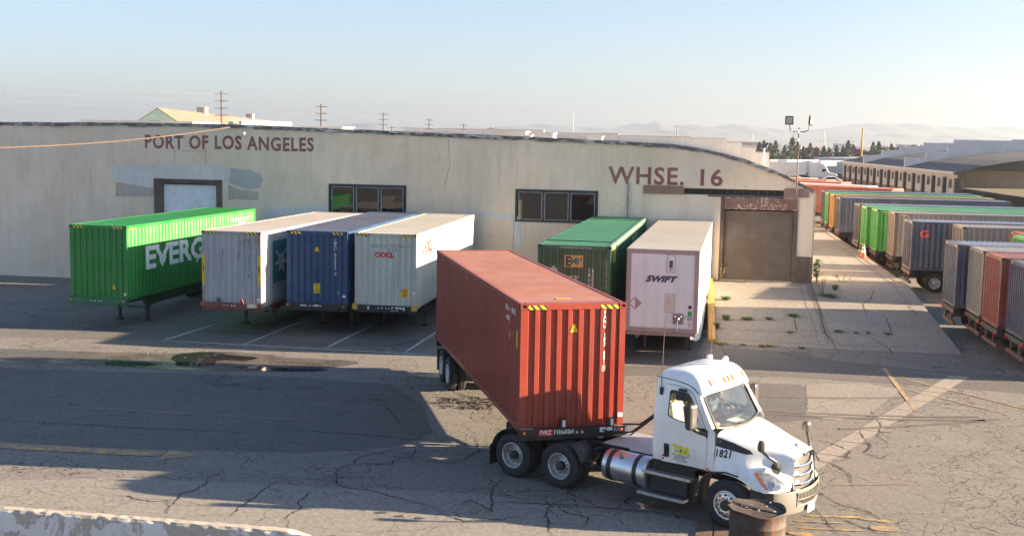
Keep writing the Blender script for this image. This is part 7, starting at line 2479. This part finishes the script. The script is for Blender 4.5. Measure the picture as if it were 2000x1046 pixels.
# gabled industrial roof behind, left
gb_ = thing('gabled_building', 'long gabled shed with a tan metal roof rising behind the left end of the warehouse', 'building')
p0, p1 = Vector((-58.7, 190, 0)), Vector((-71.6, 330, 0))
ax = (p1 - p0).normalized(); sd_ = Vector((ax.y, -ax.x, 0))
hw, ze, zr = 11, 4.2, 11.7
mb = MB()
mb.quad(p0 + sd_ * hw + Vector((0, 0, ze)), p1 + sd_ * hw + Vector((0, 0, ze)), p1 + Vector((0, 0, zr)), p0 + Vector((0, 0, zr)))
mb.quad(p0 - sd_ * hw + Vector((0, 0, ze)), p1 - sd_ * hw + Vector((0, 0, ze)), p1 + Vector((0, 0, zr)), p0 + Vector((0, 0, zr)))
m, nt, bs, out = newmat('tan_metal_roof')
co = coords(nt)
w = N(nt, 'ShaderNodeTexWave', wave_type='BANDS', bands_direction='Y'); w.inputs['Scale'].default_value = .9; w.inputs['Distortion'].default_value = 0
nt.links.new(co, w.inputs[0])
b_ = mix(nt, w.outputs[1], (.18, .13, .095), (.22, .16, .12))
b_ = mix(nt, ramp(nt, noise(nt, co, .25, 4), .45, .62, 0, .5), b_, (.15, .11, .085))
nt.links.new(b_, bs.inputs['Base Color']); bs.inputs['Roughness'].default_value = .7
part('roof', mb, m, gb_, solid=.2)
mb = MB().quad(p0 + sd_ * hw, p0 - sd_ * hw, p0 - sd_ * hw + Vector((0, 0, ze)), p0 + Vector((0, 0, zr - .1)), p0 + sd_ * hw + Vector((0, 0, ze)))
mb.quad(p0 + sd_ * hw, p1 + sd_ * hw, p1 + sd_ * hw + Vector((0, 0, ze)), p0 + sd_ * hw + Vector((0, 0, ze)))
part('wall', mb, paint('gable_green', (.22, .32, .30), .7, .3, .1, .1), gb_)
part('louvre', MB().box(-.9, .9, -.06, .02, 0, 1.1, Matrix.Translation(p0 + Vector((-.4, -.15, 8.5))) @ Matrix.Rotation(math.atan2(sd_.y, sd_.x), 4, 'Z')), DARK_STEEL, gb_)
for t_ in (.30, .80):
    c = p0.lerp(p1, t_)
    part('roof_vent', MB().box(c.x - .9, c.x + .7, c.y - 1.2, c.y + 1.2, zr - .8, zr + 1.0).box(c.x - 1.0, c.x + .8, c.y - 1.3, c.y + 1.3, zr + 1.001, zr + 1.15), plain('vent_tan', (.36, .30, .26), .8), gb_)

# the next warehouse, right
nw = thing('far_warehouse', 'next warehouse with dark bowed roofs and black pilasters, at the right edge', 'warehouse')
q0, q1 = Vector((63.2, 221, 0)), Vector((54.0, 140, 0))
ax = (q1 - q0).normalized(); sd_ = Vector((-ax.y, ax.x, 0))
if sd_.x < 0: sd_ = -sd_
L = (q1 - q0).length
def nwp(u, v, z): return q0 + ax * u + sd_ * v + Vector((0, 0, z))
NWALL = paint('nw_wall', (.50, .45, .40), .85, .3, .1, .1); NDARK = plain('nw_dark', (.05, .045, .05), .8, var=.2)
mb = MB().quad(nwp(0, 0, 1.6), nwp(L, 0, 1.6), nwp(L, 0, 4.3), nwp(0, 0, 4.3)).quad(nwp(0, 0, 0), nwp(0, 40, 0), nwp(0, 40, 4.3), nwp(0, 0, 4.3))
part('wall', mb, NWALL, nw)
part('wall_base', MB().quad(nwp(0, -.05, 0), nwp(L, -.05, 0), nwp(L, -.05, 1.6), nwp(0, -.05, 1.6)), plain('nw_base', (.16, .10, .10), .8), nw)
k = 3.0
while k < L:
    part('pilaster', MB().add([nwp(k, -.35, 0), nwp(k + .7, -.35, 0), nwp(k + .7, -.35, 3.9), nwp(k, -.35, 3.9), nwp(k, 0, 0), nwp(k + .7, 0, 0), nwp(k + .7, 0, 3.9), nwp(k, 0, 3.9)], [(0, 1, 2, 3), (4, 0, 3, 7), (1, 5, 6, 2), (3, 2, 6, 7)]), NDARK, nw)
    part('window', MB().quad(nwp(k + 2, -.06, 2.6), nwp(k + 3.4, -.06, 2.6), nwp(k + 3.4, -.06, 3.7), nwp(k + 2, -.06, 3.7)), NDARK, nw)
    k += 5.6
part('eave', MB().add([nwp(-.3, -.5, 4.3), nwp(L, -.5, 4.3), nwp(L, -.5, 4.6), nwp(-.3, -.5, 4.6), nwp(-.3, .5, 4.3), nwp(L, .5, 4.3), nwp(L, .5, 4.6), nwp(-.3, .5, 4.6)], [(0, 1, 2, 3), (3, 2, 6, 7), (0, 3, 7, 4)]), plain('eave', (.48, .45, .42), .8), nw)
ROOFD = plain('roof_dark', (.065, .065, .072), .85, var=.15, scale=.4)
def bow(v): return 4.6 + 2.6 * math.sin(math.pi * min(1, v / 40)) ** .8
mb = MB()
for i in range(12):
    v0, v1 = 40 * i / 12, 40 * (i + 1) / 12
    mb.quad(nwp(0, v0, bow(v0)), nwp(L, v0, bow(v0)), nwp(L, v1, bow(v1)), nwp(0, v1, bow(v1)))
part('roof', mb, ROOFD, nw)
FWW = paint('far_white', (.60, .62, .66), .8, .15, 0, .1)
for u in (20, 52):
    vs = [0, 3, 3, 6, 6, 10, 10, 15, 15, 25, 25, 30, 30, 34, 34, 37, 37, 40]
    zs = [6.0, 6.0, 6.9, 6.9, 7.6, 7.6, 8.3, 8.3, 8.9, 8.9, 8.3, 8.3, 7.6, 7.6, 6.9, 6.9, 6, 6]
    pts = list(zip(vs, zs))
    mb = MB()
    a = [nwp(u, v, z) for v, z in pts] + [nwp(u, 40, 4.3), nwp(u, 0, 4.3)]
    b = [nwp(u + .4, v, z) for v, z in pts] + [nwp(u + .4, 40, 4.3), nwp(u + .4, 0, 4.3)]
    n = len(a)
    mb.add(a + b, [tuple(range(n)), tuple(range(2 * n - 1, n - 1, -1))] + [(i, (i + 1) % n, (i + 1) % n + n, i + n) for i in range(n)])
    part('fire_wall', mb, FWW, nw)

# far trailers, trucks and containers beyond the yard
WTR = paint('far_trailer', (.66, .66, .68), .5, .15, .02, .08)
BLU = paint('far_blue', (.03, .13, .30), .5, .2, .05)
def far_box(x, y, yaw, mt, lab, group, L=14, name='box_trailer', cat='trailer', W=2.6, H=2.8):
    t = thing(name, lab, cat, MW(x, y, 0, R(yaw)), group)
    part('body', MB().box(-W / 2, W / 2, 0, L, 1.15, 1.15 + H), mt, t, bevel=.04)
    mb = MB().box(-.5, .5, .3, L - .3, .8, 1.14)
    part('frame', mb, DARK_STEEL, t)
    for ya in (L - 3.2, L - 1.9):
        for s in (-1, 1):
            part('wheel', MB().lathe([(0, 0), (.3, 0), (.48, .0), (.5, -.03), (.5, -.25), (.3, -.28)], 14, Matrix.Translation((s * W / 2, ya, .5)) @ (OUT_R if s > 0 else OUT_L)), RUBBER, t)
    part('landing_leg', MB().box(-.8, -.7, 2.8, 2.9, 0, 1.14).box(.7, .8, 2.8, 2.9, 0, 1.14), DARK_STEEL, t)
    return t
GFT = 'white trailers parked far behind the yard'
for i in range(11):
    far_box(57.5 + i * 3.9 + (i % 3) * .6, 264 - i * 1.2 + (i % 2) * 3, 38 + (i * 7) % 11, WTR if i % 4 else COLS['greywhite'], 'white box trailer in the distant rank beyond the yard', GFT)
for i in range(9):
    far_box(86 + i * 3.8, 330 + i * 6, 100, WTR if i % 3 else COLS['greywhite'], 'pale trailer parked end to end along the far road', 'pale trailers along the far road')
far_box(72.0, 277, 98, BLU, 'blue container standing in front of the distant white trailers', None, 12.2, 'shipping_container', 'shipping container')
for i, (x, y, mt) in enumerate(((96, 408, 'oxide'), (101, 405, 'oxide'), (110, 409, 'oxide'), (116, 405, 'oxide'), (121, 410, 'oxide'))):
    far_box(x, y, 100, COLS[mt], 'red container stacked in front of the distant trees', 'distant red containers by the trees', 6 if i % 2 else 12, 'shipping_container', 'shipping container', H=5.2 if i % 2 else 2.7)
# a white sleeper truck beyond the row
ft = thing('far_truck', 'white long nosed truck with a tall rounded cab near the next warehouse', 'semi truck', MW(61.6, 241.5, 0, R(100)))
mb = MB()
prof_ = [(0, .8), (0, 1.55), (.9, 1.8), (1.7, 2.0), (2.1, 2.7), (2.7, 3.6), (3.6, 3.95), (5.6, 3.95), (5.6, .8)]
mb.add([(-1.2, 6 - x, z) for x, z in prof_] + [(1.2, 6 - x, z) for x, z in prof_], [tuple(range(9)), tuple(range(17, 8, -1))] + [(i, (i + 1) % 9, (i + 1) % 9 + 9, i + 9) for i in range(9)])
part('cab', mb, WTR, ft, bevel=.12)
part('windshield', MB().quad((-1.0, 4.32, 2.08), (1.0, 4.32, 2.08), (1.0, 3.92, 2.66), (-1.0, 3.92, 2.66)), WGL, ft)
part('side_window', MB().quad((1.205, 3.7, 2.05), (1.205, 2.9, 2.05), (1.205, 2.9, 2.6), (1.205, 3.6, 2.6)), WGL, ft)
for ya in (4.8, 0.0, -1.3):
    for s in (-1, 1):
        part('wheel', MB().lathe([(0, 0), (.3, 0), (.48, .0), (.5, -.03), (.5, -.25), (.3, -.28)], 14, Matrix.Translation((s * 1.2, ya, .5)) @ (OUT_R if s > 0 else OUT_L)), RUBBER, ft)
part('frame', MB().box(-.5, .5, -2, .5, .8, 1.05), DARK_STEEL, ft)
far_box(47.4, 244.0, 100, WTR, 'white trailer coupled behind the far long nosed truck', None)
# parked cars
def car(x, y, yaw, mt, lab, gr='cars parked beyond the yard'):
    t = thing('parked_car', lab, 'car', MW(x, y, 0, R(yaw)), gr)
    pr_ = [(0, .35), (0, .8), (.9, .95), (1.6, 1.42), (3.2, 1.45), (4.1, .98), (4.5, .9), (4.5, .35)]
    mb = MB().add([(-.88, a, z) for a, z in pr_] + [(.88, a, z) for a, z in pr_], [tuple(range(8)), tuple(range(15, 7, -1))] + [(i, (i + 1) % 8, (i + 1) % 8 + 8, i + 8) for i in range(8)])
    part('body', mb, mt, t, bevel=.08)
    part('windows', MB().quad((-.885, 1.2, 1.0), (-.885, 3.8, 1.0), (-.885, 3.1, 1.38), (-.885, 1.7, 1.38)).quad((.885, 1.2, 1.0), (.885, 3.8, 1.0), (.885, 3.1, 1.38), (.885, 1.7, 1.38)), WGL, t)
    for a in (.85, 3.6):
        for s in (-1, 1):
            part('wheel', MB().lathe([(0, 0), (.2, 0), (.32, 0), (.33, -.2)], 12, Matrix.Translation((s * .9, a, .33)) @ (OUT_R if s > 0 else OUT_L)), RUBBER, t)
CC = [plain('car_dark', (.04, .045, .05), .3), plain('car_silver', (.45, .46, .48), .3, .4), plain('car_white', (.7, .7, .7), .3), plain('car_red', (.3, .03, .03), .3)]
for i in range(9):
    car(50.5 + i * 3.1, 226 + (i % 3) * 5, 95, CC[(i * 2) % 4 if i % 4 else 0], ['dark', 'silver', 'white', 'red'][(i * 2) % 4 if i % 4 else 0] + ' car parked beyond the container rows')

# lattice towers and substation frame
STL = plain('galv', (.40, .42, .44), .6)
def pylon(x, y, h, w, lab):
    t = thing('lattice_pylon', lab, 'pylon', Matrix.Translation((x, y, 0)), 'lattice pylons on the horizon')
    mb = MB()
    for sx_ in (-1, 1):
        for sy in (-1, 1):
            mb.bar((sx_ * w, sy * w, 0), (sx_ * w * .25, sy * w * .25, h), .35)
    for k in range(9):
        z0, z1 = h * k / 9, h * (k + 1) / 9
        a0, a1 = w * (1 - .75 * k / 9), w * (1 - .75 * (k + 1) / 9)
        mb.bar((-a0, -a0, z0), (a1, -a1, z1), .2); mb.bar((a0, -a0, z0), (-a1, -a1, z1), .2)
    part('tower', mb, STL, t)
    for k in (.72, .84, .96):
        part('crossarm', MB().bar((-w * 1.3, 0, h * k), (w * 1.3, 0, h * k), .4), STL, t)
pylon(308, 1500, 21, 3.5, 'lattice pylon on the skyline just right of the stepped white wall')
pylon(401, 1500, 26, 4, 'lattice pylon on the skyline above the conifers')
pylon(545, 1700, 15, 3, 'low lattice pylon at the right of the skyline')
mb = MB()
for k in range(6):
    mb.bar((345 + k * 9, 1300, 0), (345 + k * 9, 1300, 12.5 - (k % 2) * 1.2), .7)
mb.bar((345, 1300, 11.2), (390, 1300, 11.2), .6)
tag(part('substation_frame', mb, STL), 'pale steel substation frame behind the conifers', 'substation')
for i, x in enumerate((104, 109, 112.5)):
    tag(part('street_lamp', MB().tube([(0, 0, 0), (0, 0, 7.6 - i * .4), (1.2, 0, 7.9 - i * .4)], .12, 6), WHITE_INK, mw=Matrix.Translation((x * .92, 400 + i * 3, 0))), 'pale lamp post in front of the distant conifers', 'street lamp', 'distant lamp posts')

# trees
CON = plain('conifer', (.075, .10, .075), .85, var=.35, scale=.6); BRD = plain('broadleaf', (.09, .105, .07), .85, var=.35, scale=.5); BRN = plain('brown_leaf', (.13, .09, .06), .85, var=.3, scale=.5)
TRK = plain('trunk', (.10, .07, .05), .9)
_tc = {}
def tree_mesh(kind, seed):
    k = (kind, seed)
    if k in _tc: return _tc[k]
    rn = random.Random(seed * 13 + len(kind))
    lb = MB()
    if kind == 'con':
        n = 750
        for i in range(n):
            t_ = rn.random() ** .75
            z = .12 + .88 * t_
            r_ = (.26 * (1 - t_) ** .8 + .015) * (1 + .35 * math.sin(z * 38 + rn.random())) * rn.random() ** .35
            a = rn.uniform(0, 6.28)
            c = Vector((r_ * math.cos(a), r_ * math.sin(a), z - r_ * .25))
            s_ = .035 * rn.uniform(.5, 1.3)
            d1 = (Vector((math.cos(a), math.sin(a), -.3)) + Vector((rn.gauss(0, .4), rn.gauss(0, .4), rn.gauss(0, .3)))).normalized() * s_ * 1.4
            d2 = d1.cross(Vector((rn.gauss(0, 1), rn.gauss(0, 1), 1))).normalized() * s_ * .7
            lb.quad(c - d1, c - d2, c + d1, c + d2)
    else:
        blobs = [(Vector((rn.gauss(0, .17), rn.gauss(0, .17), .62 + rn.gauss(0, .13))), rn.uniform(.12, .22)) for _ in range(9)]
        for i in range(900):
            c0, r0 = rn.choice(blobs)
            d = Vector((rn.gauss(0, 1), rn.gauss(0, 1), rn.gauss(0, .8))).normalized() * r0 * rn.random() ** .4
            c = c0 + d
            s_ = .032 * rn.uniform(.5, 1.4)
            d1 = Vector((rn.gauss(0, 1), rn.gauss(0, 1), rn.gauss(0, 1))).normalized() * s_; d2 = d1.cross(Vector((rn.gauss(0, 1), rn.gauss(0, 1), rn.gauss(0, 1)))).normalized() * s_
            lb.quad(c - d1, c - d2, c + d1, c + d2)
    tb = MB().tube([(0, 0, 0), (0, 0, .5), (0, 0, .8)], [.018, .012, .004], 6)
    if kind != 'con':
        for q in range(4):
            a = rn.uniform(0, 6.28); tb.tube([(0, 0, .3), (.1 * math.cos(a), .1 * math.sin(a), .5), (.18 * math.cos(a), .18 * math.sin(a), .68)], [.01, .007, .003], 5)
    _tc[k] = (lb.mesh('crown'), tb.mesh('trunk'))
    return _tc[k]
def tree(px, D, top, kind, mt, lab, seed, w=1.0):
    """px: direction as tangent; top: height"""
    c, tr = tree_mesh(kind, seed)
    t = thing('tree', lab, 'tree', Matrix.Translation((px * D, D, 0)), 'trees on the far skyline')
    S = Matrix.Diagonal((top * w, top * w, top, 1))
    put('crown', c, mt, t, mw=S @ Matrix.Rotation(seed, 4, 'Z')); put('trunk', tr, TRK, t, mw=S)
rn = random.Random(21)
TL = [(.2125, 380, 9.5, 'con'), (.2165, 385, 8.6, 'con'), (.222, 392, 7.9, 'con'), (.2265, 370, 9.0, 'con'), (.2345, 400, 8.0, 'con'), (.241, 395, 9.8, 'con'), (.2455, 405, 8.0, 'con'), (.2505, 400, 7.0, 'con'), (.2565, 390, 8.3, 'con'),
      (.262, 405, 7.4, 'con'), (.2685, 400, 8.8, 'con'), (.273, 410, 7.0, 'con'), (.2795, 400, 7.4, 'con'), (.285, 405, 8.6, 'con'), (.2895, 398, 8.9, 'con'), (.294, 405, 9.0, 'con'), (.299, 410, 7.0, 'con'), (.3045, 400, 7.7, 'brd'), (.311, 405, 8.0, 'con'),
      (.316, 395, 8.8, 'con'), (.3215, 400, 7.6, 'brd'), (.327, 405, 8.4, 'con'), (.3325, 398, 7.9, 'brd'), (.3385, 385, 9.0, 'brn'), (.345, 390, 9.4, 'brn'), (.351, 385, 8.6, 'brn'), (.357, 390, 7.4, 'brn'), (.3725, 390, 9.0, 'brn'),
      (.383, 400, 7.0, 'brd'), (.390, 395, 7.6, 'brd'), (.397, 390, 7.4, 'brd'), (.404, 380, 8.6, 'con'), (.411, 385, 7.6, 'brd'), (.419, 380, 8.0, 'con'), (.428, 380, 7.4, 'brd'), (.437, 375, 8.2, 'brn'), (.446, 370, 7.8, 'con')]
nm_ = {'con': 'dark slender conifer on the far skyline beyond the yard', 'brd': 'dull green rounded tree on the far skyline', 'brn': 'brownish spreading tree on the far skyline'}
for i, (px, D, h, k) in enumerate(TL):
    h = h * rn.uniform(.72, .98) + .9
    tree(px, D, h, 'con' if k == 'con' else 'brd', {'con': CON, 'brd': BRD, 'brn': BRN}[k], nm_[k], i % 5, .95 if k == 'con' else 1.25)
# belt of low scrub and roofs under the trees
mb = MB()
rn = random.Random(31)
for i in range(5200):
    x = rn.uniform(75, 230); y = 405 + rn.uniform(0, 80)
    z = rn.random() ** .6 * rn.uniform(2.5, 5.5)
    s_ = rn.uniform(.4, 1.0)
    d1 = Vector((rn.gauss(0, 1), rn.gauss(0, 1), rn.gauss(0, 1))).normalized() * s_; d2 = d1.cross(Vector((rn.gauss(0, 1), rn.gauss(0, 1), rn.gauss(0, 1)))).normalized() * s_
    c = Vector((x, y, z)); mb.quad(c - d1, c - d2, c + d1, c + d2)
tag(part('far_scrub', mb, BRD), kind='stuff')
# the far town: low blocks fading in the haze
for i in range(40):
    D = rn.uniform(600, 2600); px = rn.uniform(-.46, .46)
    w = rn.uniform(15, 60); h = rn.uniform(4, 9)
    o = part('distant_building', MB().box(-w / 2, w / 2, -10, 10, 0, h).box(-w / 2 - .4, w / 2 + .4, -10.4, 10.4, h + .01, h + .5), plain('far_block%d' % (i % 3), ((.45, .42, .4), (.35, .34, .34), (.5, .5, .5))[i % 3], .8), mw=Matrix.Translation((px * D, D, 0)))
    tag(o, 'low pale block of the far town dissolving in the haze', 'building', 'low blocks of the far town')

# mountains
def ridge(name, D, pts, seed, mt, depth=1500):
    rn = random.Random(seed)
    pts = sorted(pts)
    xs = []
    x = pts[0][0]
    prev = []
    def H(x):
        for (a, za), (b, zb) in zip(pts, pts[1:]):
            if a <= x <= b:
                t = (x - a) / (b - a); t = t * t * (3 - 2 * t) * .5 + t * .5
                return za + (zb - za) * t
        return pts[-1][1]
    n = 260
    X0, X1 = pts[0][0], pts[-1][0]
    vs, fs = [], []
    rows = 7
    ph = [rn.uniform(0, 6.28) for _ in range(8)]
    for i in range(n + 1):
        x = X0 + (X1 - X0) * i / n
        h = H(x) + sum(4.0 / (k + 1) * math.sin(x * .011 * (k + 1) ** 1.4 + ph[k]) for k in range(8))
        for j in range(rows):
            t = j / (rows - 1)
            y = D - depth * .5 + depth * .5 * t * (1 + .15 * math.sin(x * .02 + j))
            z = h * (t ** .8) + (rn.uniform(-3, 3) if 0 < j < rows - 1 else 0)
            vs.append((x, y, max(z, -2) if j else -2))
    for i in range(n):
        for j in range(rows - 1):
            a = i * rows + j
            fs.append((a, a + 1, a + rows + 1, a + rows))
    return struct(part(name, MB().add(vs, fs), mt, smooth=True))
MTN = plain('mountain', (.12, .12, .12), .95, var=.3, scale=.004)
ridge('mountains', 8000, [(-3600, 60), (-2600, 50), (-1700, 40), (-1300, 70), (-1082, 90), (-940, 103), (-800, 84), (-620, 60), (-430, 75), (-266, 90), (-100, 84), (60, 100), (195, 112), (400, 96), (621, 85), (740, 108), (832, 131), (900, 128), (966, 152), (1040, 130), (1081, 115), (1250, 122), (1400, 122), (1500, 136), (1612, 135), (1720, 114), (1825, 100), (1967, 96), (2100, 112), (2250, 132), (2461, 158), (2602, 164), (2762, 158), (3000, 140), (3300, 150), (3800, 120)], 3, MTN)
ridge('foothills', 6500, [(-3000, 30), (-1000, 24), (0, 30), (600, 52), (900, 66), (1200, 60), (1500, 40), (1900, 58), (2300, 75), (2700, 60), (3200, 50)], 5, MTN)

# haze
hz = MB().box(-8800, 8800, -350, 9800, -3, 200)
hm = bpy.data.materials.new('haze')
hm.use_nodes = True
nt = hm.node_tree
nt.nodes.remove(nt.nodes['Principled BSDF'])
pv_ = nt.nodes.new('ShaderNodeVolumePrincipled')
pv_.inputs['Color'].default_value = (0.58, 0.645, 0.73, 1)
pv_.inputs['Density'].default_value = 0.00022
pv_.inputs['Anisotropy'].default_value = 0.65
nt.links.new(pv_.outputs[0], nt.nodes['Material Output'].inputs['Volume'])
tag(part('haze', hz, hm), kind='stuff')
